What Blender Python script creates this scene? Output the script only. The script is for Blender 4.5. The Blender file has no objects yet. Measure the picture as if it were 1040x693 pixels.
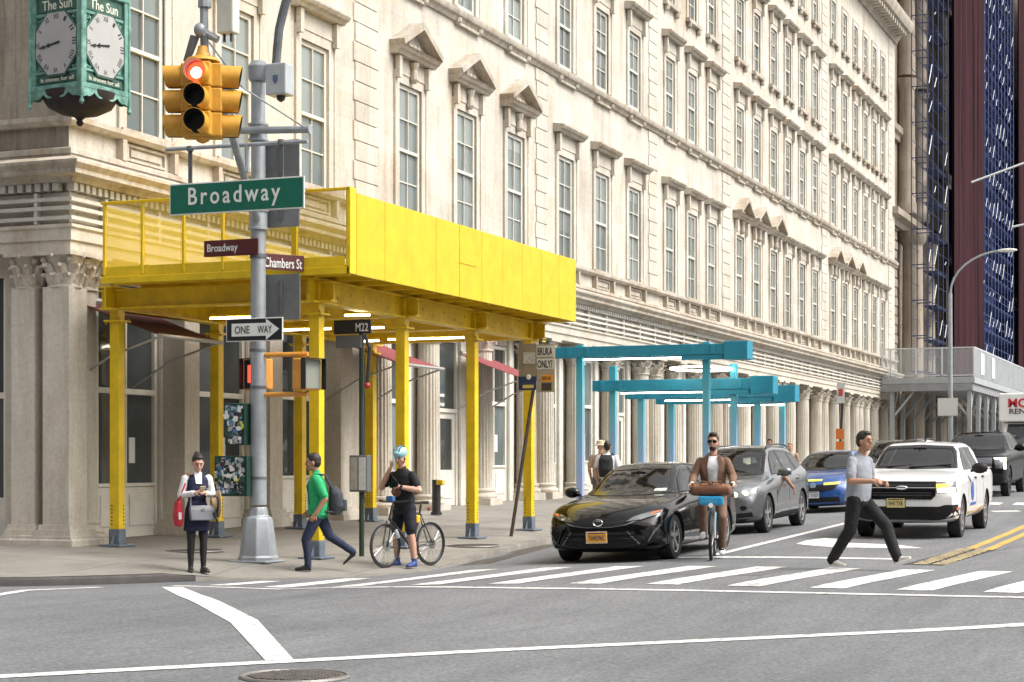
import bpy, bmesh, math, random
import numpy as np
from mathutils import Vector, Matrix, noise
from mathutils.bvhtree import BVHTree
R=math.radians; V=Vector
random.seed(7)
scene=bpy.context.scene; COL=scene.collection
# ---------------------------------------------------------------- helpers
OFF={}
def link(o): COL.objects.link(o); return o
def thing(name,label,cat,loc=(0,0,0),rotz=0,group=None):
    o=bpy.data.objects.new(name,None); o.empty_display_size=.1; link(o)
    o.location=loc; o.rotation_euler=(0,0,rotz); o['label']=label; o['category']=cat
    if group: o['group']=group
    OFF[o.name]=V(loc); return o
def tag(o,label,cat,group=None):
    o['label']=label; o['category']=cat
    if group: o['group']=group
    return o
def struct(o): o['kind']='structure'; return o
def off(p): return OFF.get(p.name,V((0,0,0))) if p else V((0,0,0))
def frame_axes(d,up=(0,0,1)):
    d=V(d).normalized(); u=V(up)
    if abs(d.dot(u))>.99: u=V((1,0,0))
    s=d.cross(u).normalized(); return d,s,s.cross(d).normalized()
def pchip(xs,ys):
    xs=list(map(float,xs)); ys=list(map(float,ys)); n=len(xs)
    h=[xs[i+1]-xs[i] for i in range(n-1)]; dl=[(ys[i+1]-ys[i])/h[i] for i in range(n-1)]
    m=[dl[0]]+[0 if dl[i-1]*dl[i]<=0 else 3*(h[i-1]+h[i])/((2*h[i]+h[i-1])/dl[i-1]+(h[i]+2*h[i-1])/dl[i]) for i in range(1,n-1)]+[dl[-1]]
    def f(x):
        if x<=xs[0]: return ys[0]
        if x>=xs[-1]: return ys[-1]
        i=0
        while x>xs[i+1]: i+=1
        t=(x-xs[i])/h[i]
        return (2*t**3-3*t*t+1)*ys[i]+(t**3-2*t*t+t)*h[i]*m[i]+(-2*t**3+3*t*t)*ys[i+1]+(t**3-t*t)*h[i]*m[i+1]
    return f
class MB:
    def __init__(s): s.v=[]; s.f=[]; s.m=[]
    def add(s,vs,fs,mi=0):
        b=len(s.v); s.v+= [tuple(p) for p in vs]; s.f+=[tuple(i+b for i in f) for f in fs]; s.m+=[mi]*len(fs); return s
    def box(s,x0,x1,y0,y1,z0,z1,mi=0):
        return s.add([(x0,y0,z0),(x1,y0,z0),(x1,y1,z0),(x0,y1,z0),(x0,y0,z1),(x1,y0,z1),(x1,y1,z1),(x0,y1,z1)],
          [(0,3,2,1),(4,5,6,7),(0,1,5,4),(1,2,6,5),(2,3,7,6),(3,0,4,7)],mi)
    def obox(s,c,ax,ay,az,mi=0):
        c=V(c);ax=V(ax);ay=V(ay);az=V(az)
        vs=[c+i*ax+j*ay+k*az for k in(-1,1) for i,j in((-1,-1),(1,-1),(1,1),(-1,1))]
        return s.add(vs,[(0,3,2,1),(4,5,6,7),(0,1,5,4),(1,2,6,5),(2,3,7,6),(3,0,4,7)],mi)
    def beam(s,p0,p1,w,h,mi=0,up=(0,0,1)):
        p0=V(p0);p1=V(p1);d,a,b=frame_axes(p1-p0,up)
        return s.obox((p0+p1)/2,(p1-p0)/2,a*w/2,b*h/2,mi)
    def loft(s,rings,mi=0,caps=True,closed=False):
        n=len(rings[0]);vs=[p for r in rings for p in r];fs=[]
        k=len(rings)
        for i in range(k if closed else k-1):
            j=(i+1)%k
            for t in range(n): fs.append((i*n+t,i*n+(t+1)%n,j*n+(t+1)%n,j*n+t))
        if caps and not closed:
            fs.append(tuple(range(n))[::-1]); fs.append(tuple((k-1)*n+t for t in range(n)))
        return s.add(vs,fs,mi)
    def tube(s,pts,r,n=8,mi=0,closed=False):
        pts=[V(p) for p in pts];k=len(pts);rings=[]
        rs=r if isinstance(r,(list,tuple)) else [r]*k
        prev=None
        for i,p in enumerate(pts):
            if closed: d=pts[(i+1)%k]-pts[i-1]
            else: d=pts[min(i+1,k-1)]-pts[max(i-1,0)]
            d.normalize()
            if prev is None: _,a,b=frame_axes(d)
            else:
                a=prev-d*prev.dot(d)
                a=a.normalized() if a.length>1e-5 else frame_axes(d)[1]; b=a.cross(d)
            prev=a
            rings.append([p+rs[i]*(math.cos(2*math.pi*t/n)*a+math.sin(2*math.pi*t/n)*b) for t in range(n)])
        return s.loft(rings,mi,True,closed)
    def cyl(s,p0,p1,r0,r1=None,n=16,mi=0): return s.tube([p0,p1],[r0,r0 if r1 is None else r1],n,mi)
    def lathe(s,c,prof,n=20,mi=0,axis='z',caps=True):
        c=V(c);rings=[]
        for r,h in prof:
            ring=[]
            for t in range(n):
                a=2*math.pi*(t+.5)/n;rr=r
                u,w=rr*math.cos(a),rr*math.sin(a)
                if axis=='z': q=V((u,w,h))
                elif axis=='x': q=V((h,u,w))
                else: q=V((u,h,w))
                ring.append(c+q)
            rings.append(ring)
        return s.loft(rings,mi,caps)
    def prism(s,poly,vec,mi=0):
        vec=V(vec);n=len(poly);a=[V(p) for p in poly];vs=a+[p+vec for p in a]
        fs=[tuple(range(n))[::-1],tuple(n+i for i in range(n))]+[(i,(i+1)%n,n+(i+1)%n,n+i) for i in range(n)]
        return s.add(vs,fs,mi)
    def sweep(s,path,prof,mi=0,caps=True):
        # path 2D polyline, outward = right-hand side of travel; prof = closed loop of (out,z)
        n=len(path);rings=[]
        for i,p in enumerate(path):
            p=V(p[:2])
            ns=[]
            if i>0: d=(p-V(path[i-1][:2])).normalized(); ns.append(V((d.y,-d.x)))
            if i<n-1: d=(V(path[i+1][:2])-p).normalized(); ns.append(V((d.y,-d.x)))
            m=sum(ns,V((0,0))); m=m/ max(m.dot(ns[0]),1e-4) if len(ns)>1 else m
            rings.append([(p.x+m.x*o,p.y+m.y*o,z) for o,z in prof])
        return s.loft(rings,mi,caps)
    def sph(s,c,r,nu=14,nv=8,mi=0,M=None):
        c=V(c); r=V((r,r,r)) if not hasattr(r,'__len__') else V(r)
        rings=[]
        for i in range(nv+1):
            th=math.pi*(i+.02 if i==0 else i-.02 if i==nv else i)/nv;ring=[]
            for t in range(nu):
                a=2*math.pi*t/nu
                q=V((r.x*math.sin(th)*math.cos(a),r.y*math.sin(th)*math.sin(a),-r.z*math.cos(th)))
                if M: q=M@q
                ring.append(c+q)
            rings.append(ring)
        return s.loft(rings,mi)
    def mesh(s,name,mats,smooth=False,o=V((0,0,0)),recalc=True):
        me=bpy.data.meshes.new(name)
        me.from_pydata([(p[0]-o[0],p[1]-o[1],p[2]-o[2]) for p in s.v],[],s.f)
        if not isinstance(mats,(list,tuple)): mats=[mats]
        for m in mats: me.materials.append(m)
        if len(mats)>1: me.polygons.foreach_set('material_index',s.m)
        if recalc:
            b=bmesh.new(); b.from_mesh(me); bmesh.ops.recalc_face_normals(b,faces=b.faces); b.to_mesh(me); b.free()
        me.update()
        if smooth: shade(me,smooth if smooth is not True else 40)
        return me
    def build(s,name,mats,parent=None,smooth=False,local=False,bevel=0,recalc=True,seg=2):
        o=V((0,0,0)) if local or not parent else off(parent)
        ob=bpy.data.objects.new(name,s.mesh(name,mats,smooth,o,recalc)); link(ob)
        if parent: ob.parent=parent; OFF[ob.name]=o
        if bevel: addbevel(ob,bevel,seg)
        return ob
def shade(me,ang=40):
    me.polygons.foreach_set('use_smooth',[True]*len(me.polygons)); me.set_sharp_from_angle(angle=R(ang))
def addbevel(ob,w,seg=2):
    b=ob.modifiers.new('edge','BEVEL'); b.width=w; b.segments=seg; b.limit_method='ANGLE'; b.angle_limit=R(35)
def inst(me,name,parent,loc=(0,0,0),rotz=0,scale=None):
    o=bpy.data.objects.new(name,me); link(o); o.parent=parent; o.location=loc; o.rotation_euler=(0,0,rotz)
    if scale: o.scale=scale
    return o
def copy_tree(o,parent=None,swap=None):
    c=o.copy(); link(c); c.parent=parent
    if swap and c.type=='MESH':
        for sl in c.material_slots:
            if sl.material and sl.material.name in swap: sl.link='OBJECT'; sl.material=swap[sl.material.name]
    for ch in list(o.children): copy_tree(ch,c,swap)
    return c
def evalmesh(ob):
    bpy.context.view_layer.update()
    dg=bpy.context.evaluated_depsgraph_get()
    return bpy.data.meshes.new_from_object(ob.evaluated_get(dg))
def text(name,s,c,right,up,w,h,mat,parent,depth=.004,bold=.0,local=False,space=1.):
    cu=bpy.data.curves.new('t','FONT'); cu.body=s; cu.size=1; cu.extrude=.5; cu.offset=bold; cu.resolution_u=3; cu.space_character=space
    ob=bpy.data.objects.new('t',cu); link(ob); me=evalmesh(ob); bpy.data.objects.remove(ob)
    co=np.array([v.co for v in me.vertices]); lo=co.min(0); hi=co.max(0)
    right=V(right).normalized(); up=V(up).normalized(); nrm=right.cross(up)
    c=V(c)-(V((0,0,0)) if local or not parent else off(parent))
    for v in me.vertices:
        p=v.co
        a=(p.x-(lo[0]+hi[0])/2)/(hi[0]-lo[0])*w; b=(p.y-(lo[1]+hi[1])/2)/(hi[1]-lo[1])*h; d=p.z*depth
        v.co=c+right*a+up*b+nrm*d
    me.materials.clear(); me.materials.append(mat); me.name=name
    o=bpy.data.objects.new(name,me); link(o)
    if parent: o.parent=parent; OFF[o.name]=off(parent)
    return o
# ---------------------------------------------------------------- materials
MATS={}
def M(name,col,rough=.6,metal=0,noise=None,bump=None,coat=0,spec=.5,emit=None,var=None):
    if name in MATS: return MATS[name]
    m=bpy.data.materials.new(name); m.use_nodes=True; nt=m.node_tree; N=nt.nodes; L=nt.links
    b=N['Principled BSDF']; b.inputs['Base Color'].default_value=(*col,1); b.inputs['Roughness'].default_value=rough
    b.inputs['Metallic'].default_value=metal; b.inputs['Coat Weight'].default_value=coat; b.inputs['Coat Roughness'].default_value=.04
    b.inputs['Specular IOR Level'].default_value=spec
    if emit: b.inputs['Emission Color'].default_value=(*emit[0],1); b.inputs['Emission Strength'].default_value=emit[1]
    if noise or bump:
        tc=N.new('ShaderNodeTexCoord')
    if noise:
        sc,amt=noise[0],noise[1]
        n=N.new('ShaderNodeTexNoise'); n.inputs['Scale'].default_value=sc; n.inputs['Detail'].default_value=6; n.inputs['Roughness'].default_value=.65
        L.new(tc.outputs['Object'],n.inputs['Vector'])
        r=N.new('ShaderNodeValToRGB'); r.color_ramp.elements[0].position=.3; r.color_ramp.elements[1].position=.7
        c2=noise[2] if len(noise)>2 else tuple(x*(1-amt) for x in col)
        r.color_ramp.elements[0].color=(*c2,1); r.color_ramp.elements[1].color=(*[min(x*(1+amt*.6),1) for x in col],1)
        L.new(n.outputs['Fac'],r.inputs['Fac']); L.new(r.outputs['Color'],b.inputs['Base Color'])
        mr=N.new('ShaderNodeMapRange'); mr.inputs['To Min'].default_value=min(rough*1.15,1); mr.inputs['To Max'].default_value=rough*.85
        L.new(n.outputs['Fac'],mr.inputs['Value']); L.new(mr.outputs['Result'],b.inputs['Roughness'])
    if bump:
        n2=N.new('ShaderNodeTexNoise'); n2.inputs['Scale'].default_value=bump[0]; n2.inputs['Detail'].default_value=4
        L.new(tc.outputs['Object'],n2.inputs['Vector'])
        bp=N.new('ShaderNodeBump'); bp.inputs['Strength'].default_value=bump[1]; bp.inputs['Distance'].default_value=bump[2] if len(bump)>2 else .01
        L.new(n2.outputs['Fac'],bp.inputs['Height']); L.new(bp.outputs['Normal'],b.inputs['Normal'])
    MATS[name]=m; return m
def nodes(name):
    m=bpy.data.materials.new(name); m.use_nodes=True; MATS[name]=m
    nt=m.node_tree
    def nd(t,**k):
        n=nt.nodes.new('ShaderNode'+t)
        for a,v in k.items():
            if a in n.inputs.keys(): n.inputs[a].default_value=v
            else: setattr(n,a,v)
        return n
    return m,nd,nt.links.new,nt.nodes['Principled BSDF']
def ramp(nd,p0,c0,p1,c1):
    r=nd('ValToRGB'); e=r.color_ramp.elements; e[0].position=p0; e[0].color=(*c0,1); e[1].position=p1; e[1].color=(*c1,1); return r
def stone(name,base,stain,joint=(1.1,.55),stainamt=.6,jointdark=.84,stainpos=(.52,.75),soot=.55):
    m,nd,ln,b=nodes(name)
    g=nd('NewGeometry')
    n1=nd('TexNoise',Scale=.55,Detail=8.,Roughness=.65); ln(g.outputs['Position'],n1.inputs['Vector'])
    r1=ramp(nd,.3,tuple(x*.82 for x in base),.7,tuple(min(1,x*1.1) for x in base)); ln(n1.outputs['Fac'],r1.inputs['Fac'])
    mp=nd('Mapping'); mp.inputs['Scale'].default_value=(1.5,1.5,.4); ln(g.outputs['Position'],mp.inputs['Vector'])
    n2=nd('TexNoise',Scale=1.1,Detail=7.,Roughness=.6); ln(mp.outputs['Vector'],n2.inputs['Vector'])
    r2=ramp(nd,stainpos[0],(0,0,0),stainpos[1],(stainamt,)*3); ln(n2.outputs['Fac'],r2.inputs['Fac'])
    mx=nd('Mix',data_type='RGBA'); ln(r2.outputs['Color'],mx.inputs['Factor']); ln(r1.outputs['Color'],mx.inputs[6]); mx.inputs[7].default_value=(*stain,1)
    n3=nd('TexNoise',Scale=14.,Detail=6.,Roughness=.7); ln(g.outputs['Position'],n3.inputs['Vector'])
    r3=ramp(nd,.35,(.84,.84,.83),.6,(1,1,1)); ln(n3.outputs['Fac'],r3.inputs['Fac'])
    mu=nd('Mix',data_type='RGBA',blend_type='MULTIPLY'); mu.inputs['Factor'].default_value=1; ln(mx.outputs[2],mu.inputs[6]); ln(r3.outputs['Color'],mu.inputs[7])
    mp2=nd('Mapping'); mp2.inputs['Scale'].default_value=(5.5,5.5,.35); mp2.inputs['Location'].default_value=(3,7,1); ln(g.outputs['Position'],mp2.inputs['Vector'])
    n5=nd('TexNoise',Scale=.9,Detail=8.,Roughness=.68); ln(mp2.outputs['Vector'],n5.inputs['Vector'])
    r5=ramp(nd,.40,(.60,.585,.56),.53,(1,1,1)); ln(n5.outputs['Fac'],r5.inputs['Fac'])
    m5=nd('Mix',data_type='RGBA',blend_type='MULTIPLY'); m5.inputs['Factor'].default_value=soot; ln(mu.outputs[2],m5.inputs[6]); ln(r5.outputs['Color'],m5.inputs[7])
    last=m5
    sx=nd('SeparateXYZ'); ln(g.outputs['Position'],sx.inputs[0])
    ad=nd('Math',operation='ADD'); ln(sx.outputs['X'],ad.inputs[0]); ln(sx.outputs['Y'],ad.inputs[1])
    cb=nd('CombineXYZ'); ln(ad.outputs[0],cb.inputs['X']); ln(sx.outputs['Z'],cb.inputs['Y'])
    bk=nd('TexBrick',Scale=1.); bk.inputs['Brick Width'].default_value=joint[0]; bk.inputs['Row Height'].default_value=joint[1]; bk.inputs['Mortar Size'].default_value=.007
    bk.inputs['Color1'].default_value=(1,1,1,1); bk.inputs['Color2'].default_value=(.87,.865,.85,1); bk.inputs['Mortar'].default_value=(jointdark,)*3+(1,)
    ln(cb.outputs[0],bk.inputs['Vector'])
    m2=nd('Mix',data_type='RGBA',blend_type='MULTIPLY'); m2.inputs['Factor'].default_value=1; ln(last.outputs[2],m2.inputs[6]); ln(bk.outputs['Color'],m2.inputs[7])
    ln(m2.outputs[2],b.inputs['Base Color']); b.inputs['Roughness'].default_value=.8
    bp=nd('Bump',Strength=.25,Distance=.02); ln(n3.outputs['Fac'],bp.inputs['Height']); ln(bp.outputs['Normal'],b.inputs['Normal'])
    return m
# ---------------------------------------------------------------- camera, light
cam=bpy.data.cameras.new('camera'); camo=bpy.data.objects.new('camera',cam); link(camo); scene.camera=camo
ANG=math.atan(745/1870.)
camo.location=(0,0,1.5); camo.rotation_euler=(R(90),0,ANG-R(90))
cam.sensor_width=36; cam.lens=36*1870/1040.; cam.shift_y=(472-346.5)/1040.; cam.clip_start=.1; cam.clip_end=3000
SUN_EL,SUN_AZ=52,R(-84)     # azimuth measured from +X (east), counter-clockwise
w=bpy.data.worlds.new('World'); scene.world=w; w.use_nodes=True
nt=w.node_tree; bg=nt.nodes['Background']
sky=nt.nodes.new('ShaderNodeTexSky'); sky.sky_type='NISHITA'; sky.sun_disc=False; sky.sun_elevation=R(SUN_EL); sky.sun_rotation=R(90)-SUN_AZ
sky.dust_density=6; sky.air_density=1; sky.ozone_density=1
hs=nt.nodes.new('ShaderNodeHueSaturation'); hs.inputs['Saturation'].default_value=.12
nt.links.new(sky.outputs[0],hs.inputs['Color']); tn=nt.nodes.new('ShaderNodeMix'); tn.data_type='RGBA'; tn.blend_type='MULTIPLY'; tn.inputs[0].default_value=1; tn.inputs[7].default_value=(1,.978,.94,1)
nt.links.new(hs.outputs[0],tn.inputs[6]); nt.links.new(tn.outputs[2],bg.inputs['Color']); bg.inputs['Strength'].default_value=.15
sl=bpy.data.lights.new('sun','SUN'); sl.energy=.85; sl.angle=R(22); sl.color=(1,.95,.88)
so=bpy.data.objects.new('sun',sl); link(so)
d=V((math.cos(R(SUN_EL))*math.cos(SUN_AZ),math.cos(R(SUN_EL))*math.sin(SUN_AZ),math.sin(R(SUN_EL))))
so.rotation_euler=d.to_track_quat('Z','Y').to_euler(); so.location=d*100
vs=scene.view_settings; vs.view_transform='Standard'; vs.look='None'; vs.gamma=1; vs.exposure=1.09; vs.use_curve_mapping=False
scene.cycles.max_bounces=6; scene.cycles.diffuse_bounces=3; scene.cycles.glossy_bounces=3; scene.cycles.transmission_bounces=4; scene.cycles.transparent_max_bounces=8
scene.cycles.use_denoising=True
# ---------------------------------------------------------------- ground
def sm(a,b,x):
    t=min(max((x-a)/(b-a),0),1); return t*t*(3-2*t)
def slope(X):
    t=X-25.3; k=3.
    sp=k*math.log1p(math.exp(t/k)) if t/k<40 else t
    return .019*min(sp,110)
def road(X,Y):
    u=11.5+.6*sm(25,33,X)-Y
    cr=-.13 if u<0 else -.13+.21*(1-(1-min(u,6)/6)**2)
    w=sm(17,22,X)
    return slope(X)+w*cr+(1-w)*-.03
KERB=[(150,12.35),(90,12.32),(60,12.3),(45,12.26),(33,12.2),(30.5,12.05),(28.5,11.78),(27,11.52),(26.2,11.4),(25.3,11.3),(24.4,11.4),(23.6,11.8),(22.9,12.4),(22.35,13.1),(21.7,13.75),(20.8,14.2),(20.0,14.65),(19.3,15.3),(18.8,16.2),(18.4,17.4),(18.2,19),(18.1,40)]
def kd(X,Y):
    best=1e9; P=V((X,Y))
    for a,b in zip(KERB[:-1],KERB[1:]):
        a=V(a);b=V(b);t=min(max((P-a).dot(b-a)/(b-a).length_squared,0),1); best=min(best,(P-a-t*(b-a)).length)
    return best
def walk(X,Y):
    z=.01+slope(X)+.035*min(max(Y-13.3,-1.2),4.5)-.05*sm(22.6,21.4,X)
    rw=sm(28.0,26.2,X)*sm(21.6,22.6,X) if X>21 else 0
    if rw>0:
        t=sm(0,1.2,kd(X,Y)); z=z*(1-rw*(1-t))+(road(X,Y)+.012)*rw*(1-t)
    return z
def gridpoly(poly,zf,step,dz=0):
    b=bmesh.new(); f=b.faces.new([b.verts.new((x,y,0)) for x,y in poly])
    xs=[p[0] for p in poly]; ys=[p[1] for p in poly]
    for ax,lo,hi in((0,min(xs),max(xs)),(1,min(ys),max(ys))):
        k=math.floor(lo/step)+1
        while k*step<hi:
            co=[0,0,0];no=[0,0,0];co[ax]=k*step;no[ax]=1
            bmesh.ops.bisect_plane(b,geom=b.verts[:]+b.edges[:]+b.faces[:],plane_co=co,plane_no=no); k+=1
    bmesh.ops.triangulate(b,faces=[f for f in b.faces if len(f.verts)>4])
    b.verts.index_update()
    vs=[(v.co.x,v.co.y,zf(v.co.x,v.co.y)+dz) for v in b.verts]; fs=[tuple(v.index for v in f.verts) for f in b.faces]
    b.free(); return vs,fs
# asphalt
asph,nd,ln,b=nodes('asphalt')
g=nd('NewGeometry')
n1=nd('TexNoise',Scale=.35,Detail=5.,Roughness=.6); ln(g.outputs['Position'],n1.inputs['Vector'])
r1=ramp(nd,.3,(.116,.121,.129),.7,(.158,.164,.174)); ln(n1.outputs['Fac'],r1.inputs['Fac'])
mp=nd('Mapping'); mp.inputs['Scale'].default_value=(.25,2.2,1); mp.inputs['Rotation'].default_value=(0,0,R(70)); ln(g.outputs['Position'],mp.inputs['Vector'])
n4=nd('TexNoise',Scale=.8,Detail=6.,Roughness=.7); ln(mp.outputs['Vector'],n4.inputs['Vector'])
r4=ramp(nd,.36,(.8,.8,.81),.56,(1,1,1)); ln(n4.outputs['Fac'],r4.inputs['Fac'])
n2=nd('TexNoise',Scale=26.,Detail=7.,Roughness=.85); ln(g.outputs['Position'],n2.inputs['Vector'])
r2=ramp(nd,.38,(.42,.42,.43),.6,(1.42,1.42,1.41)); ln(n2.outputs['Fac'],r2.inputs['Fac'])
vo=nd('TexVoronoi',feature='DISTANCE_TO_EDGE',Scale=.3); 
nw=nd('TexNoise',Scale=1.6,Detail=4.); ln(g.outputs['Position'],nw.inputs['Vector'])
mw=nd('Mix',data_type='VECTOR'); mw.inputs['Factor'].default_value=.35; ln(g.outputs['Position'],mw.inputs[4]); ln(nw.outputs['Color'],mw.inputs[5]); ln(mw.outputs[1],vo.inputs['Vector'])
rv=ramp(nd,.0,(.8,.8,.8),.004,(1,1,1)); ln(vo.outputs['Distance'],rv.inputs['Fac'])
def mul(a,c):
    m=nd('Mix',data_type='RGBA',blend_type='MULTIPLY'); m.inputs['Factor'].default_value=1; ln(a,m.inputs[6]); ln(c,m.inputs[7]); return m.outputs[2]
c=mul(mul(mul(r1.outputs[0],r4.outputs[0]),r2.outputs[0]),rv.outputs[0])
ln(c,b.inputs['Base Color']); b.inputs['Roughness'].default_value=.82
bp=nd('Bump',Strength=.5,Distance=.006); ln(n2.outputs['Fac'],bp.inputs['Height']); ln(bp.outputs['Normal'],b.inputs['Normal'])
xs=[-150,-80,-40,-20,-8]+[i*.6 for i in range(0,100)]+[62,66,70,76,84,92,100,115,135,160,200,300,600]
ys=[-300,-120,-60,-30,-15,-8,-4]+[-2+i*.5 for i in range(0,34)]+[16,19,25,40,80,200]
mb=MB(); nx=len(xs); vsx=[(x,y,road(x,y)) for y in ys for x in xs]
mb.add(vsx,[(j*nx+i,j*nx+i+1,(j+1)*nx+i+1,(j+1)*nx+i) for j in range(len(ys)-1) for i in range(nx-1)])
ro=struct(mb.build('road',asph,smooth=True,recalc=False))
# pavement
pav,nd,ln,b=nodes('pavement_concrete')
g=nd('NewGeometry')
n1=nd('TexNoise',Scale=.9,Detail=7.,Roughness=.65); ln(g.outputs['Position'],n1.inputs['Vector'])
r1=ramp(nd,.3,(.185,.173,.156),.7,(.275,.26,.238)); ln(n1.outputs['Fac'],r1.inputs['Fac'])
n2=nd('TexNoise',Scale=40.,Detail=4.,Roughness=.7); ln(g.outputs['Position'],n2.inputs['Vector'])
r2=ramp(nd,.35,(.8,.8,.8),.62,(1.1,1.1,1.1)); ln(n2.outputs['Fac'],r2.inputs['Fac'])
bk=nd('TexBrick',Scale=1.,offset=0.); bk.inputs['Brick Width'].default_value=1.5; bk.inputs['Row Height'].default_value=1.5; bk.inputs['Mortar Size'].default_value=.012
bk.inputs['Color1'].default_value=(1,1,1,1); bk.inputs['Color2'].default_value=(.88,.88,.87,1); bk.inputs['Mortar'].default_value=(.55,.54,.52,1); ln(g.outputs['Position'],bk.inputs['Vector'])
vo=nd('TexVoronoi',Scale=2.6); ln(g.outputs['Position'],vo.inputs['Vector'])
rv=ramp(nd,.02,(.55,.54,.52),.035,(1,1,1)); ln(vo.outputs['Distance'],rv.inputs['Fac'])
c=mul(mul(mul(r1.outputs[0],r2.outputs[0]),bk.outputs['Color']),rv.outputs[0]); ln(c,b.inputs['Base Color']); b.inputs['Roughness'].default_value=.85
kerbin=[]
mb=MB(); outer=KERB
vs_,fs_=gridpoly(outer+[(150,40)],walk,.5)
mb.add(vs_,fs_); struct(mb.build('pavement',pav,smooth=True,recalc=False))
# kerb
kst=M('kerb_granite',(.2,.185,.165),.8,noise=(3,.35),bump=(30,.3))
ksteel=M('kerb_steel',(.032,.027,.025),.6,0,noise=(5,.4))
def dense(path,st):
    out=[]
    for a,b2 in zip(path[:-1],path[1:]):
        a=V(a);b2=V(b2);n=max(1,int((b2-a).length/st))
        out+=[a+(b2-a)*i/n for i in range(n)]
    return out+[V(path[-1])]
def kerbstrip(path,m,wid=.16):
    P=dense(path,.4);rings=[]
    for i,p in enumerate(P):
        d=(P[min(i+1,len(P)-1)]-P[max(i-1,0)]).normalized(); n=V((-d.y,d.x)) # left of travel (kerb list runs west, left=south)
        zt=walk(p.x,p.y)+.006; q=p-n*wid; o=p+n*.015
        rings.append([(q.x,q.y,zt-.3),(q.x,q.y,walk(q.x,q.y)+.006),(p.x,p.y,zt),(o.x,o.y,zt-.03),(o.x,o.y,zt-.3)])
    mb=MB(); mb.loft(rings); return struct(mb.build('kerb',m,smooth=35))
kerbstrip(KERB[:9],kst); kerbstrip([(26.2,11.4)]+KERB[9:14]+[(22.0,13.47)],kst); kerbstrip([(22.0,13.47)]+KERB[14:],ksteel)
# painted markings
def paintmat(name,col,wear):
    m,nd,ln,b=nodes(name); g=nd('NewGeometry')
    n=nd('TexNoise',Scale=7.,Detail=9.,Roughness=.75); ln(g.outputs['Position'],n.inputs['Vector'])
    r=ramp(nd,wear,(.16,.16,.16),wear+.12,col); ln(n.outputs['Fac'],r.inputs['Fac'])
    n2=nd('TexNoise',Scale=1.2,Detail=4.); ln(g.outputs['Position'],n2.inputs['Vector']); r2=ramp(nd,.3,(.86,.86,.85),.65,(1,1,1)); ln(n2.outputs['Fac'],r2.inputs['Fac'])
    mm=nd('Mix',data_type='RGBA',blend_type='MULTIPLY'); mm.inputs['Factor'].default_value=1; ln(r.outputs[0],mm.inputs[6]); ln(r2.outputs[0],mm.inputs[7])
    ln(mm.outputs[2],b.inputs['Base Color']); b.inputs['Roughness'].default_value=.7; return m
wp=paintmat('white_road_paint',(.66,.66,.64),.36); yp=paintmat('yellow_road_paint',(.55,.315,.055),.36); wpf=paintmat('worn_white_paint',(.66,.66,.64),.375)
def mark(polys,m,name='road_marking',dz=.006):
    mb=MB()
    for p in polys:
        v_,f_=gridpoly(p,road,.5,dz); mb.add(v_,f_)
    return struct(mb.build(name,m,recalc=False))
def strip(pts,wd):
    pts=[V(p) for p in pts];l=[];r=[]
    for i,p in enumerate(pts):
        d=(pts[min(i+1,len(pts)-1)]-pts[max(i-1,0)]).normalized();n=V((-d.y,d.x))*wd/2
        l.append(tuple(p+n)); r.append(tuple(p-n))
    return l+r[::-1]
bars=[[(20.95,y0),(20.95,y0-.4),(24.5,y0-.88),(24.5,y0-.46)] for y0 in [10.85,9.72,8.66,7.6,6.63,5.64,4.66,3.67,2.71,1.7,.7,-.3]]
bars+=[[(21.2,12.0),(21.25,11.65),(23.3,11.4),(23.25,11.75)],[(21.3,12.85),(21.35,12.55),(22.4,12.35),(22.35,12.62)]]
mark(bars,wpf,'crosswalk_bars')
mark([strip([(21.0,13.2),(20.85,11.3),(20.45,9.0),(20.28,7.96),(20.25,6.46),(20.35,4.4),(20.45,2.2),(20.5,-2)],.15)],wp,'crosswalk_edge_line')
mark([[(10.6,8.49),(14.0,5.58),(17.8,1.93),(20,-.2),(20.15,-.05),(17.95,2.1),(14.15,5.73),(10.8,8.6)],
      [(20.6,13.12),(18.75,11.72),(15.5,9.1),(12.55,7.05),(12.75,6.92),(15.85,9.0),(18.95,11.5),(20.75,12.9)],
      strip([(14.0,12.35),(17.7,13.55),(18.9,13.98),(20.15,13.75)],.16)],wp,'crosswalk_edge_line')
mark([strip([(26.6,8.35),(26.7,4.6)],.32),strip([(27.2,7.52),(60,7.72)],.16)],wp,'stop_and_lane_line')
mark([[(30.2,6.95),(31.2,7.0),(32.0,6.85),(31.7,6.55),(30.6,6.2),(30.3,5.3),(29.5,4.75),(29.35,5.0),(29.35,6.15),(29.7,6.55)],
      [(43.6,5.5),(43.9,4.9),(43.4,4.75),(43.0,5.3)],[(47.2,6.1),(48.6,6.15),(48.4,5.75),(47.1,5.7)],[(47.2,5.4),(48.6,5.45),(48.4,5.05),(47.1,5.0)],[(47.2,4.7),(48.6,4.75),(48.4,4.35),(47.1,4.3)]],wp,'lane_arrow')
mark([strip([(29.6,4.02),(34,3.98),(60,3.98)],.15),strip([(29.3,3.72),(34,3.68),(60,3.68)],.15)],yp,'centre_line')
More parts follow.
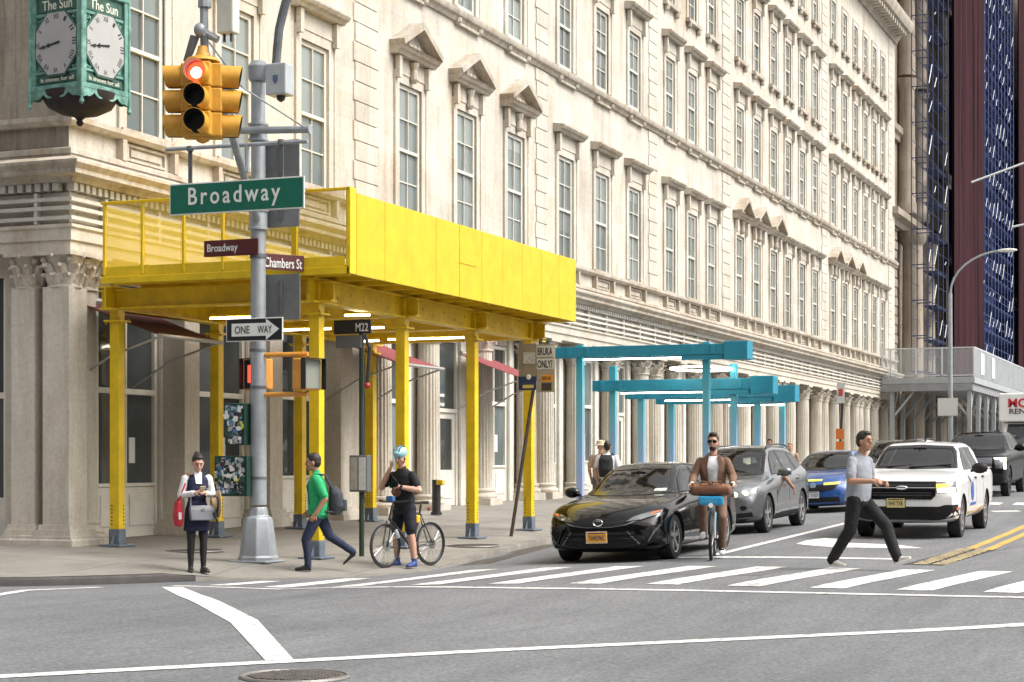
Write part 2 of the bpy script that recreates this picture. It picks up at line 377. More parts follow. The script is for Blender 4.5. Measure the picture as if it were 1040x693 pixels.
# broken end of the centre line
mb=MB(); random.seed(3)
for i in range(15):
    x=25.7+i*.26
    for y in (4.17-.03*i*.26,3.9-.03*i*.26):
        a=random.uniform(-.4,.4); q=[(x,y-.1),(x+.13,y-.09+a*.08),(x+.15,y+.1),(x+.02,y+.11+a*.06)]
        v_,f_=gridpoly(q,road,.5,.007); mb.add(v_,f_)
struct(mb.build('broken_centre_line',paintmat('chipped_yellow_paint',(.6,.47,.25),.38),recalc=False))
mark([strip([(25.5,4.12),(29.5,3.87)],.55)],M('crumbled_asphalt',(.05,.045,.04),.95,noise=(9,.6),bump=(20,1,.03)),'crumbled_asphalt',.003)
mark([strip([(26.3,11.1),(28.5,11.5),(32,12.0)],.5)],M('gutter_rubble',(.085,.075,.065),.95,noise=(12,.6),bump=(14,1,.05)),'gutter',.003)
apm=M('asphalt_patch',(.118,.121,.128),.85,noise=(30,.4),bump=(60,.4))
mark([[(22.6,7.1),(24.1,7.0),(24.0,5.6),(22.7,5.7)],[(29.5,9.2),(36,9.0),(36,8.2),(29.5,8.3)]],apm,'asphalt_patch',.003)
rnd=random.Random(11); cr=[]
for (x,y,a,n) in((23.2,9.6,-1.4,20),(28,6.6,.1,30)):
    pts=[]
    for i in range(n): pts.append((x,y)); a+=rnd.uniform(-.45,.45); x+=.22*math.cos(a); y+=.22*math.sin(a)
    cr.append(strip(pts,rnd.uniform(.012,.024)))
mark(cr,M('tar_seal',(.06,.06,.062),.7),'sealed_crack',.0045)
# ================================================================ buildings
st=stone('cream_stone',(.60,.56,.495),(.44,.285,.15),stainamt=.6,soot=.3)
st_trim=stone('trim_stone',(.52,.475,.41),(.33,.22,.125),joint=(9,9),stainamt=.65,stainpos=(.46,.7))
st_low=stone('cream_painted_stone',(.60,.555,.485),(.36,.24,.13),joint=(9,9),stainamt=.45,stainpos=(.52,.74),soot=.28)
st_white=M('white_frieze_paint',(.56,.54,.49),.7,noise=(4,.2))
st_door=M('cream_painted_wood',(.66,.635,.57),.6,noise=(3,.15))
sash=M('sash_paint',(.56,.545,.49),.55,noise=(5,.12))
def glassmat(name,c1,c2,rough=.06,sc=.5):
    m,nd,ln,b=nodes(name); g=nd('NewGeometry'); mp=nd('Mapping'); mp.inputs['Scale'].default_value=(1,1,.6); ln(g.outputs['Position'],mp.inputs['Vector'])
    n=nd('TexNoise',Scale=sc,Detail=3.); ln(mp.outputs[0],n.inputs['Vector']); r=ramp(nd,.35,c1,.65,c2); ln(n.outputs['Fac'],r.inputs['Fac'])
    oi=nd('ObjectInfo'); mr=nd('MapRange'); mr.inputs['To Min'].default_value=.62; mr.inputs['To Max'].default_value=1.25; ln(oi.outputs['Random'],mr.inputs['Value'])
    vm=nd('VectorMath',operation='SCALE'); ln(r.outputs[0],vm.inputs[0]); ln(mr.outputs[0],vm.inputs['Scale'])
    ln(vm.outputs[0],b.inputs['Base Color']); b.inputs['Roughness'].default_value=rough; b.inputs['Specular IOR Level'].default_value=.7
    n2=nd('TexNoise',Scale=1.7,Detail=2.); ln(g.outputs['Position'],n2.inputs['Vector']); bp=nd('Bump',Strength=.06,Distance=.05); ln(n2.outputs['Fac'],bp.inputs['Height']); ln(bp.outputs['Normal'],b.inputs['Normal'])
    return m
gl_up=glassmat('blind_backed_glass',(.17,.2,.195),(.29,.325,.315))
gl_lo=glassmat('window_glass',(.11,.135,.135),(.22,.25,.245))
gl_shop=glassmat('shop_glass',(.022,.028,.029),(.085,.098,.1))
gl_shop2=glassmat('pale_shop_glass',(.075,.098,.103),(.17,.205,.21))
XC,YF,XE=24.9,17.6,100.
bld=thing('stone_building','long cream stone building with rows of sash windows and a columned street level','building',(XC,YF,0))
GR=[[27.1,30.2,33.3],[37.9,41.15,44.4],[48.2,51.3,54.4],[58.2,60.8,63.3],[67.2,69.8,72.5],[75.0,77.6,80.2],[84.0,86.6,89.2],[91.7,94.05,96.4]]
PED=(1,4,6)
FL=[(7.1,10.05,1.2),(12.5,14.85,1.12),(16.62,18.95,1.08),(20.9,22.75,1.02)]
def wide(g,w): return w if g<3 else w*.9
ops=[]
for g,G in enumerate(GR):
    for x in G:
        for z0,z1,w_ in FL: ops.append((x-wide(g,w_)/2,x+wide(g,w_)/2,z0,z1))
def wall_open(mb,us,vs,ops,P,depth,mi=0):
    us=sorted(set([round(u,3) for u in us]+[round(o[i],3) for o in ops for i in(0,1)])); vs=sorted(set([round(v,3) for v in vs]+[round(o[i],3) for o in ops for i in(2,3)]))
    for i in range(len(us)-1):
        for j in range(len(vs)-1):
            uc,vc=(us[i]+us[i+1])/2,(vs[j]+vs[j+1])/2
            if any(o[0]<uc<o[1] and o[2]<vc<o[3] for o in ops): continue
            mb.add([P(us[i],vs[j],0),P(us[i+1],vs[j],0),P(us[i+1],vs[j+1],0),P(us[i],vs[j+1],0)],[(0,1,2,3)],mi)
    for a,b_,c_,d_ in ops:
        q=[(a,c_),(b_,c_),(b_,d_),(a,d_)]
        for k in range(4):
            p,r=q[k],q[(k+1)%4]
            mb.add([P(*p,0),P(*r,0),P(*r,depth),P(*p,depth)],[(0,1,2,3)],mi)
mb=MB()
wall_open(mb,[XC,XE],[4.95,26.2],ops,lambda u,v,d:(u,YF+d,v),.13)
mb.add([(XE,YF,0),(XE,34,0),(XE,34,26.2),(XE,YF,26.2)],[(0,1,2,3)]); mb.add([(XC,34,0),(XE,34,0),(XE,34,26.2),(XC,34,26.2)],[(0,1,2,3)])
mb.add([(XC,YF,26.2),(XE,YF,26.2),(XE,34,26.2),(XC,34,26.2)],[(0,1,2,3)])
mb.build('wall',st,bld)
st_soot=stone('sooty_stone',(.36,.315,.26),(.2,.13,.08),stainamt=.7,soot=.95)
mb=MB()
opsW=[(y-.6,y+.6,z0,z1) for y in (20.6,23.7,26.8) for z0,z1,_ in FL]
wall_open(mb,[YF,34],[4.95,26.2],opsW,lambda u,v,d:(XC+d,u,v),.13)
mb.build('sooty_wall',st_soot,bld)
# ground-floor back wall (behind the columns) with openings
shop=[]
for g,G in enumerate(GR):
    for k,x in enumerate(G): shop.append((g,k,x))
def sw(g): return 1.95 if g==0 else 1.7 if g<3 else 1.35
def so(g): return .3 if g==0 else -.05
gops=[(x-sw(g)/2+so(g),x+sw(g)/2+so(g),walk(x,18)+.0,4.62) for g,k,x in shop]
mb=MB(); wall_open(mb,[XC+.35,XE],[-.4,4.95],gops,lambda u,v,d:(u,18.15+d,v),.12)
wops=[(y-.85,y+.85,.1,4.6) for y in (19.95,23.2,26.4)]
wall_open(mb,[18.15,34],[-.4,4.95],wops,lambda u,v,d:(XC+.35+d,u,v),.12)
mb.add([(XC,YF,4.94),(XE,YF,4.94),(XE,18.4,4.94),(XC,18.4,4.94)],[(0,1,2,3)]); mb.add([(XC,YF,4.945),(XC+.5,YF,4.945),(XC+.5,34,4.945),(XC,34,4.945)],[(0,1,2,3)])
mb.build('street_wall',st_low,bld)
# cornices and bands (swept round the corner)
path=[(XC,34),(XC,YF),(XE+.2,YF)]
path_r=[(XC,34),(XC,YF),(XE+.2,YF)]
def band(name,prof,m,pth=path,sharp=30):
    mb=MB(); mb.sweep(pth,prof); return mb.build(name,m,bld,smooth=sharp)
band('architrave',[(.06,4.92),(.10,4.93),(.10,5.1),(.14,5.11),(.14,5.28),(.18,5.31),(.18,5.36),(.0,5.36),(.0,4.92)],st_low)
for zc in (5.46,5.62,5.76): band('frieze_rail',[(.10,zc-.03),(.17,zc-.03),(.17,zc+.03),(.10,zc+.03)],st_white)
band('frieze',[(-.02,5.36),(.04,5.36),(.04,5.88),(-.02,5.88)],st_low)
band('street_cornice',[(.0,6.03),(.22,6.03),(.26,6.1),(.42,6.13),(.42,6.2),(.5,6.28),(.5,6.33),(.28,6.42),(.1,6.45),(.1,6.5),(-.02,6.5),(-.02,6.03)],st_trim)
band('sill_course',[(-.02,6.96),(.12,6.96),(.18,7.02),(.18,7.1),(.05,7.12),(-.02,7.12)],st_trim)
band('panel_plinth',[(-.02,6.5),(.13,6.5),(.13,6.58),(.1,6.6),(-.02,6.6)],st_trim)
band('string_course',[(-.02,12.12),(.06,12.12),(.10,12.2),(.17,12.24),(.2,12.3),(.2,12.38),(.03,12.42),(-.02,12.42)],st_trim)
band('roof_cornice',[(-.02,24.2),(.12,24.2),(.16,24.35),(.3,24.5),(.35,24.6),(.85,24.75),(.95,24.95),(1.0,25.15),(1.0,25.25),(.3,25.45),(-.02,25.45)],st_trim)
def dents(name,xs,ys,w_,d0,d1,z0,z1,m,side='S'):
    mb=MB()
    for x in xs: mb.box(x,x+w_,YF-d1,YF-d0,z0,z1)
    for y in ys: mb.box(XC-d1,XC-d0,y,y+w_,z0,z1)
    o=mb.build(name,m,bld); return o
o=dents('dentil_moulding',[XC-.1+i*.17 for i in range(440)],[YF+.1+i*.17 for i in range(90)],.1,.03,.17,5.9,6.025,st_white)
o=dents('modillion_moulding',[XC-.3+i*.62 for i in range(121)],[YF+.6+i*.62 for i in range(25)],.26,.11,.75,24.42,24.66,st_trim)
dents('frieze_grille',[XC+.8+i*1.6 for i in range(47)],[YF+.5+i*1.6 for i in range(10)],.06,.05,.16,5.37,5.87,st_white)
# panels under the first row of windows
pm=MB()
pw,ph=.62,.26
for a,b_,c_,d_ in ((-.75,.75,6.62,6.94),):
    pass
def panelmesh(w_,vent):
    mb=MB(); z0,z1=6.64,6.93; t=.045
    for (x0,x1,q0,q1) in ((-w_,w_,z0,z0+t),(-w_,w_,z1-t,z1),(-w_,-w_+t,z0+t,z1-t),(w_-t,w_,z0+t,z1-t)): mb.box(x0,x1,-.05,0,q0,q1)
    if vent:
        mb.box(-w_+.1,w_-.1,-.012,0,z0+.07,z1-.07,1)
        for i in range(4): mb.box(-w_+.12,w_-.12,-.03,-.014,z0+.08+i*.045,z0+.1+i*.045,0)
    else: mb.box(-w_+.13,w_-.13,-.035,0,z0+.09,z1-.09)
    for s in(-1,1): # end block
        mb.box(s*(w_+.2)-.06,s*(w_+.2)+.06,-.14,0,6.6,6.955)
    return mb.mesh('panel',[st_trim,M('vent_dark',(.09,.075,.06),.9)])
pA,pB=panelmesh(.6,False),panelmesh(.5,True)
pC=panelmesh(.5,False)
# ---- windows
def winmesh(w_,z0,z1,kind,far=False):
    """children meshes of one window, x centred, y=0 wall plane, z absolute"""
    h=z1-z0; x=w_/2; out={}
    mb=MB(); a=.2; p=.035 # architrave
    for q in((-x-a,-x,z0,z1+a),(x,x+a,z0,z1+a),(-x,x,z1,z1+a)): mb.box(q[0],q[1],-p,.02,q[2],q[3])
    for q in((-x-a-.05,-x-a,z0,z1+a+.05),(x+a,x+a+.05,z0,z1+a+.05),(-x-a,x+a,z1+a,z1+a+.05)): mb.box(q[0],q[1],-p-.02,.02,q[2],q[3])
    for q in((-x-.05,-x,z0,z1),(x,x+.05,z0,z1)): mb.box(q[0]+(.1 if q[0]<0 else -.1),q[1]+(.1 if q[0]<0 else -.1),.1,.3,z0,z1) if False else None
    if kind in('hood','ped'):
        fz=z1+a+.05
        mb.box(-x-a,x+a,-.05,.02,fz,fz+.34)
        for s in(-1,1): mb.box(s*(x+a-.02)-.07,s*(x+a-.02)+.07,-.16,-.052,fz-.18,fz+.3)
    out['surround']=mb.mesh('window_surround',st)
    mb=MB()
    if kind in('hood','ped'):
        fz=z1+a+.05+.32; hw=x+a+.12
        prof=[(.02,0),(-.2,0),(-.24,.06),(-.30,.09),(-.34,.15),(-.34,.185),(.02,.24)]
        if kind=='hood': mb.prism([(-hw-.08,y,fz+z) for y,z in prof],(2*hw+.16,0,0))
        else:
            mb.prism([(-hw-.1,y,fz+z) for y,z in prof[:5]+[(-.38,.17),(.02,.17)]],(2*hw+.2,0,0))
            rise=.52; hb=hw+.1
            for s in(-1,1):
                a0=V((s*hb,0,fz+.175)); a1=V((0,0,fz+.175+rise)); n=V((-(a1-a0).z*1,0,(a1-a0).x)).normalized(); n=n if n.z>0 else -n
                q=[a0,a1,a1+V((0,0,.17)),a0+n*.13+V((0,0,.0))]
                mb.prism([(p_.x,-.38,p_.z) for p_ in q],(0,.4,0))
            mb.prism([(-hb+.1,-.1,fz+.172),(hb-.1,-.1,fz+.172),(0,-.1,fz+.17+rise)],(0,.12,0))
            for s in (-.22,.0,.22): mb.sph((s,-.12,fz+.3),(.1,.05,.09),8,5)
            mb.lathe((0,-.12,0),[(.05,fz-.5),(.1,fz-.42),(.07,fz-.2),(.12,fz-.04)],8)
        out['pediment' if kind=='ped' else 'hood']=mb.mesh('hood',st_trim)
    mb=MB()
    if z0>12: 
        if z0>16: mb.box(-x-a-.1,x+a+.1,-.16,.02,z0-.13,z0)
        for s in(-1,1): mb.lathe((s*(x+a-.1),-.08,0),[(.03,z0-.46 if z0<16 else z0-.34),(.09,z0-.4 if z0<16 else z0-.28),(.1,z0-.3 if z0<16 else z0-.14)],8)
        if z0<16: mb.box(-x-a+.15,x+a-.15,-.1,.02,z0-.45,z0-.385)
    else: mb.box(-x-a,x+a,-.1,.02,z0+.025,z0+.07)
    out['sill']=mb.mesh('sill',st_trim)
    # sash frame: outer box frame + meeting rail + glazing bars
    mb=MB(); t=.095; y0,y1=.03,.09; mid=z0+h*.5
    for q in((-x,-x+t,z0,z1),(x-t,x,z0,z1),(-x+t,x-t,z1-t,z1),(-x+t,x-t,z0+.0,z0+.1)): mb.box(q[0],q[1],y0,y1,q[2],q[3])
    mb.box(-x+t,x-t,y0-.02,y1-.01,mid-.035,mid+.035)
    
    b_=.014
    for (a0,a1,dy) in((z0+.1,mid-.035,.02),(mid+.035,z1-t,0)):
        mb.box(-b_,b_,y0+dy,y1-.01,a0,a1); zc=(a0+a1)/2
        mb.box(-x+t,-b_,y0+dy+.002,y1-.012,zc-b_,zc+b_); mb.box(b_,x-t,y0+dy+.002,y1-.012,zc-b_,zc+b_)
    out['sash']=mb.mesh('sash',sash)
    out['pane']=[]
    for fr in(.5,.5,.3,.72,.86):
        zs=z0+h*fr; mb=MB(); mb.box(-x+.02,x-.02,.075,.087,zs,z1-.01,0); mb.box(-x+.02,x-.02,.081,.091,z0+.01,zs-.001,1)
        out['pane'].append(mb.mesh('pane',[gl_up,gl_lo]))
    return out
WM={}
def place_window(g,f,x,rot=0,loc=None,nm='window'):
    kind=('ped' if g in PED else 'hood') if f==0 else 'hood' if f<3 else 'plain'
    z0,z1,w_=FL[f]; w_=wide(g,w_); key=(f,kind,round(w_,3))
    if key not in WM: WM[key]=winmesh(w_,z0,z1,kind)
    d=WM[key]
    l=loc if loc else (x-XC,0,0)
    s=inst(d['surround'],nm,bld,l,rot)
    for k in('hood','pediment','sill','sash','pane'):
        if k in d: inst(random.choice(d[k]) if k=='pane' else d[k],k,s)
for g,G in enumerate(GR):
    for x in G:
        for f in range(4): place_window(g,f,x)
        inst(pB if g in(4,6) else (pA if g<3 else pC),'panel',bld,(x-XC,0,0))
for y in (20.6,23.7,26.8):
    for f in range(4): place_window(0,f,0,R(-90),(0,y-YF,0),'avenue_window')
# quoin strips
for xq,w_ in((35.65,1.05),(46.3,.8),(56.3,.8),(65.25,1.0),(82.1,1.0),(98.6,.9)):
    mb=MB(); z=7.14
    for z0,z1 in((7.14,12.1),(12.44,24.18)):
        z=z0;i=0
        while z<z1-.1:
            h=min(.42,z1-z); e=.13 if i%2 else 0
            mb.box(xq-w_/2-e*.6,xq+w_/2+e*.6,YF-.035,YF+.02,z+.007,z+h-.007); z+=h;i+=1
    mb.build('quoin',st,bld,bevel=.012,seg=1)
mb=MB(); mb.box(XC+.002,XC+.75,YF-.035,YF-.001,7.14,12.1); mb.box(XC+.002,XC+.75,YF-.035,YF-.001,12.44,24.18); mb.build('corner_pier',st,bld,bevel=.01)
# ---- columns
def capital(mb,z0,z1,r,n=8,sq=False):
    h=z1-z0
    mb.lathe((0,0,0),[(r*.9,z0-.02),(r*1.12,z0-.005),(r*1.12,z0+.03),(r*.92,z0+.05),(r*.95,z0+h*.5),(r*1.2,z0+h*.82),(r*1.3,z0+h*.88)],16)
    for tier,(zb,zt,ro,cnt,ph) in enumerate(((z0+.04,z0+h*.42,1.22,n,0),(z0+.1,z0+h*.68,1.36,n,.5))):
        for i in range(cnt):
            a=2*math.pi*(i+ph)/cnt; d_=V((math.cos(a),math.sin(a),0)); s_=V((-d_.y,d_.x,0))
            pts=[(.95,zb,.36),(1.08,zb+(zt-zb)*.5,.40),(ro,zt-.03,.34),(ro+.16,zt-.02,.22),(ro+.2,zt-.07,.1)]
            rings=[]
            for q,zz,ww in pts:
                c_=d_*(q*r)+V((0,0,zz)); rings.append([c_-s_*ww*r-d_*.02,c_-s_*ww*r*.4+d_*.03,c_+s_*ww*r*.4+d_*.03,c_+s_*ww*r-d_*.02,c_-d_*.05])
            mb.loft(rings)
    for i in range(4):
        a=math.pi/4+i*math.pi/2; d_=V((math.cos(a),math.sin(a),0)); s_=V((-d_.y,d_.x,0))
        c_=d_*(1.36*r)+V((0,0,z0+h*.77)); mb.cyl(c_-s_*.03,c_+s_*.03,h*.085,n=10)
        mb.beam(d_*r*1.05+V((0,0,z0+h*.66)),c_-V((0,0,h*.02)),.05,.03)
    k=r*1.42; mb.box(-k,k,-k,k,z1-h*.12,z1)
    for i in range(4):
        a=i*math.pi/2; mb.sph((math.cos(a)*k,math.sin(a)*k,z1-h*.13),.035,6,4)
def colmesh(z0,r=.29,fluted=True,square=False,top=4.93):
    mb=MB(); zc=4.36
    mb.box(-r*1.42,r*1.42,-r*1.42,r*1.42,z0,z0+.2)
    if square:
        mb.box(-r*1.3,r*1.3,-r*1.3,r*1.3,z0+.2,z0+.3); mb.box(-r*1.12,r*1.12,-r*1.12,r*1.12,z0+.3,z0+.38)
        n=28; rings=[]
        mb.box(-r*.93,r*.93,-r*.93,r*.93,z0+.38,zc)
    else:
        mb.lathe((0,0,0),[(r*1.34,z0+.2),(r*1.4,z0+.25),(r*1.34,z0+.3),(r*1.16,z0+.32),(r*1.14,z0+.36),(r*1.22,z0+.39),(r*1.2,z0+.43),(r*1.03,z0+.45)],24)
        n=80 if fluted else 20; rings=[]
        for i in range(9):
            t=i/8; zz=z0+.45+(zc-z0-.45)*t; rr=r*(1-.1*t)
            ring=[]
            for k in range(n):
                a=2*math.pi*k/n; q=rr*(1-(.07 if fluted and k%4 in(1,2) and 0<i<8 else 0)); ring.append((q*math.cos(a),q*math.sin(a),zz))
            rings.append(ring)
        mb.loft(rings)
    m_=mb.mesh('column',[st_low],smooth=35)
    cb=MB(); capital(cb,zc,4.93,r*.93); c_=cb.mesh('capital',[st_low],smooth=40)
    return m_,c_
CM={}
def column(x,y=17.78,kind='f',r=.29):
    z=round(walk(x,y)*10)/10-.05
    key=(kind,r,z)
    if key not in CM:
        CM[key]=colmesh(z,r,kind=='f',kind=='s')
    a,b_=CM[key]; o=inst(a,'column',bld,(x-XC,y-YF,0)); inst(b_,'capital',o); return o
cx=[]
for g,G in enumerate(GR):
    cx+=[(G[0]+G[1])/2,(G[1]+G[2])/2]
for g in range(7):
    a,b_=GR[g][2],GR[g+1][0]
    cx+= [a+1.45,b_-1.0] if b_-a>3.5 else [(a+b_)/2-.3,(a+b_)/2+.75]
cx+=[98.0,99.3]
for i,x in enumerate(cx): column(x,17.86,'s' if x<35.5 else 'f',.27 if x<34.5 else .285)
column(25.02,17.76,'s',.27); column(25.55,17.84,'r',.285); column(25.02,18.42,'s',.24); column(25.02,21.6,'s',.24); column(25.02,24.9,'s',.24)
# corner plinth
mb=MB(); mb.box(24.6,26.0,17.33,18.5,-.1,.3); mb.box(24.6,25.4,18.5,18.95,-.1,.3); mb.box(24.68,25.95,17.41,18.42,.3,.36); mb.build('plinth',st_low,bld,bevel=.02)
# ---- shop fronts
def shopfront(g,k,x):
    w_=sw(g); z0=walk(x,18)-.0; x0,x1=x-w_/2+so(g),x+w_/2+so(g); door=(g,k) in((1,1),(2,2),(5,1)); nm='street_door' if door else 'shop_window'
    y=18.2; mb=MB(); t=.09; zt=4.6
    zb=z0+.95; tr=z0+2.55 if not door else z0+2.35
    mb.box(x0,x0+t,y-.04,y+.08,z0,zt); mb.box(x1-t,x1,y-.04,y+.08,z0,zt); mb.box(x0+t,x1-t,y-.04,y+.08,zt-t,zt)
    mb.box(x0+t,x1-t,y-.05,y+.07,tr-.05,tr+.05)
    for s in(x0-.3,x1): mb.box(s+.004,s+.296,y-.13,y-.055,z0,4.8) # flanking pilaster strips
    if not door:
        mb.box(x0+t,x1-t,y-.03,y+.07,z0,zb-.06); mb.box(x0+t,x1-t,y-.07,y+.08,zb-.06,zb)
        for s in(0,1):
            a=x0+t+.08+s*(x1-x0-2*t)/2; b_=a+(x1-x0-2*t)/2-.16
            mb.box(a,b_,y-.05,y-.028,z0+.2,zb-.2)
        mb.box((x0+x1)/2-.025,(x0+x1)/2+.025,y-.03,y+.06,tr+.05,zt-t); mb.box((x0+x1)/2-.025,(x0+x1)/2+.025,y-.03,y+.06,zb,tr-.05)
    f=mb.build(nm,st_door,bld,bevel=.008,seg=1)
    if door:
        mb=MB(); a,b_=x0+t+.01,x1-t-.01
        mb.box(a,b_,y-.0,y+.05,z0+.02,z0+.9); mb.box(a,b_,y,y+.05,tr-.2,tr-.06); mb.box(a,a+.16,y,y+.05,z0+.9,tr-.2); mb.box(b_-.16,b_,y,y+.05,z0+.9,tr-.2)
        mb.box(a+.2,b_-.2,y-.02,y-.0,z0+.2,z0+.7)
        mb.build('door_leaf',st_door,f,bevel=.008,seg=1); MB().box(a+.16,b_-.16,y+.02,y+.035,z0+.9,tr-.2).build('pane',gl_shop,f)
        MB().tube([(a+.08,y-.01,z0+1.0),(a+.08,y-.07,z0+1.0),(a+.08,y-.07,z0+1.3),(a+.08,y-.01,z0+1.3)],.014).build('handle',M('bronze',(.25,.17,.07),.4,.9),f)
        mp_=MB()
        for i in range(5): mp_.box(a+.2+(i%2)*.2,a+.36+(i%2)*.2,y+.01,y+.018,z0+1.0+i*.19,z0+1.16+i*.19)
        mp_.build('notices',M('notice_paper',(.7,.7,.68),.8),f)
    else:
        lowm=gl_shop if g<1 else gl_shop2
        mb=MB(); mb.box(x0+t,x1-t,y+.03,y+.045,zb,tr-.05,0); mb.build('pane',lowm,f)
        if k!=0 or g==0: MB().box((x0+x1)/2+.15,(x0+x1)/2+.33,y+.012,y+.028,zb+.35,zb+.8).build('notice',M('notice_paper',(.7,.7,.68),.8),f)
    MB().box(x0+t,x1-t,y+.03,y+.045,tr+.05,zt-t).build('pane',gl_shop if g<2 else gl_shop2,f)
for g,k,x in shop: shopfront(g,k,x)
for y in (19.95,23.2,26.4):
    mb=MB(); t=.09; X=XC+.42
    mb.box(X,X+.08,y-.85,y-.85+t,.1,4.6); mb.box(X,X+.08,y+.85-t,y+.85,.1,4.6); mb.box(X,X+.08,y-.76,y+.76,2.6,2.7); mb.box(X,X+.07,y-.76,y+.76,.1,.95)
    f=mb.build('shop_window',st_door,bld); MB().box(X+.04,X+.05,y-.76,y+.76,.95,2.6).build('pane',gl_shop,f); MB().box(X+.04,X+.05,y-.76,y+.76,2.7,4.6).build('pane',gl_shop,f)
# ---- awnings
awr=M('maroon_awning_canvas',(.085,.018,.022),.85,noise=(6,.3),bump=(60,.2)); awp=M('faded_red_awning_canvas',(.21,.042,.048),.8,noise=(5,.25),bump=(60,.2)); awm=M('awning_metal',(.45,.45,.44),.45,.7)
def awning(x0,x1,m,label,zt=4.2,zb=3.6,yo=16.25):
    r=thing('awning',label,'awning',(x0,17.85,zt),0,'fabric awnings over the shop windows')
    mb=MB(); n=8; rows=[]
    for i in range(n+1):
        x=x0+(x1-x0)*i/n; sag=.02*math.sin(i*math.pi)
        rows.append([(x,17.85,zt),(x,17.05,(zt+zb)/2+.0-.02),(x,yo,zb),(x,yo-.005,zb-.012),(x,17.05,(zt+zb)/2-.035),(x,17.85,zt-.02)])
    mb.loft(rows); mb.build('canvas',m,r)
    mb=MB(); mb.cyl((x0,yo-.02,zb-.02),(x1,yo-.02,zb-.02),.035,n=8); mb.build('front_bar',awm,r)
    for x in(x0+.08,x1-.08): MB().tube([(x,17.95,zb-.75),(x,17.2,zb-.33),(x,yo,zb-.03)],.02).build('arm',awm,r)
    MB().cyl((x0,17.85,zt+.03),(x1,17.85,zt+.03),.06,n=8).build('roller',awm,r)
awning(25.4,27.35,awr,'dark maroon awning hanging between the corner columns and first yellow post')
awning(34.4,36.7,awp,'faded red awning left of the white street door')
awning(41.4,43.3,awp,'faded red awning behind the leaning sign pole')
# ================================================================ stone courthouse beyond
st2=stone('brown_stone',(.34,.285,.225),(.18,.12,.08),joint=(1.6,.8),stainamt=.7,jointdark=.5)
st2t=stone('brown_trim_stone',(.40,.345,.28),(.2,.14,.09),joint=(9,9),stainamt=.7)
c2=thing('stone_courthouse','weathered brown stone building with giant columns beyond the cream building','building',(100.3,18.2,0))
mb=MB(); ops2=[(x-.7,x+.7,z0,z1) for x in(101.6,107.4,111,114.6) for z0,z1 in((8,10.6),(16.6,19),(20.6,23),(25,28))]
wall_open(mb,[100.3,230],[0,46],ops2,lambda u,v,d:(u,18.2+d,v),.5)
mb.add([(100.3,18.2,0),(100.3,40,0),(100.3,40,46),(100.3,18.2,46)],[(0,1,2,3)]); mb.add([(100.3,18.2,46),(230,18.2,46),(230,40,46),(100.3,40,46)],[(0,1,2,3)])
mb.build('wall',st2,c2)
for a,b_,z0,z1 in ops2:
    f=MB().box(a,a+.1,18.5,18.6,z0,z1).box(b_-.1,b_,18.5,18.6,z0,z1).box(a+.1,b_-.1,18.5,18.6,(z0+z1)/2-.05,(z0+z1)/2+.05).build('window',M('dark_sash',(.08,.07,.06),.6),c2)
    MB().box(a+.02,b_-.02,18.61,18.63,z0,z1).build('pane',gl_shop2,f)
mb=MB()
for i in range(26):
    z=1.4+i*.52
    mb.box(100.34,102.9 if i%2 else 102.7,17.93,18.19,z+.03,z+.49)
mb.build('rusticated_pier',st2,c2,bevel=.03,seg=1)
for x in(104.6,108.9,113.2):
    mb=MB(); prof=[(.85,1.4),(.85,1.9),(.72,2.0),(.78,2.2),(.66,2.4)]+[(.62-.07*i/8,2.4+11.4*i/8) for i in range(9)]+[(.7,14),(.85,14.4),(.85,14.6)]
    mb.lathe((x,17.4,0),prof,24); mb.build('column',st2t,c2,smooth=35)
for x in(104.6,108.9,113.2):
    mb=MB(); mb.lathe((x,17.75,0),[(.6,15.6),(.6,16.1),(.5,16.3),(.44,22.5),(.55,22.8),(.6,23.2)],20); mb.lathe((x,17.75,0),[(.5,23.4),(.42,30),(.55,30.4),(.6,31)],20); mb.build('column',st2t,c2,smooth=35)
for z,o_ in((14.6,.9),(19.6,.35),(31,.5)):
    mb=MB(); mb.sweep([(100.2,30),(100.2,18.2),(230,18.2)],[(0,z),(o_*.5,z),(o_*.6,z+.25),(o_,z+.4),(o_,z+.75),(o_*.3,z+.95),(0,z+.95)]); mb.build('cornice',st2t,c2,smooth=30)
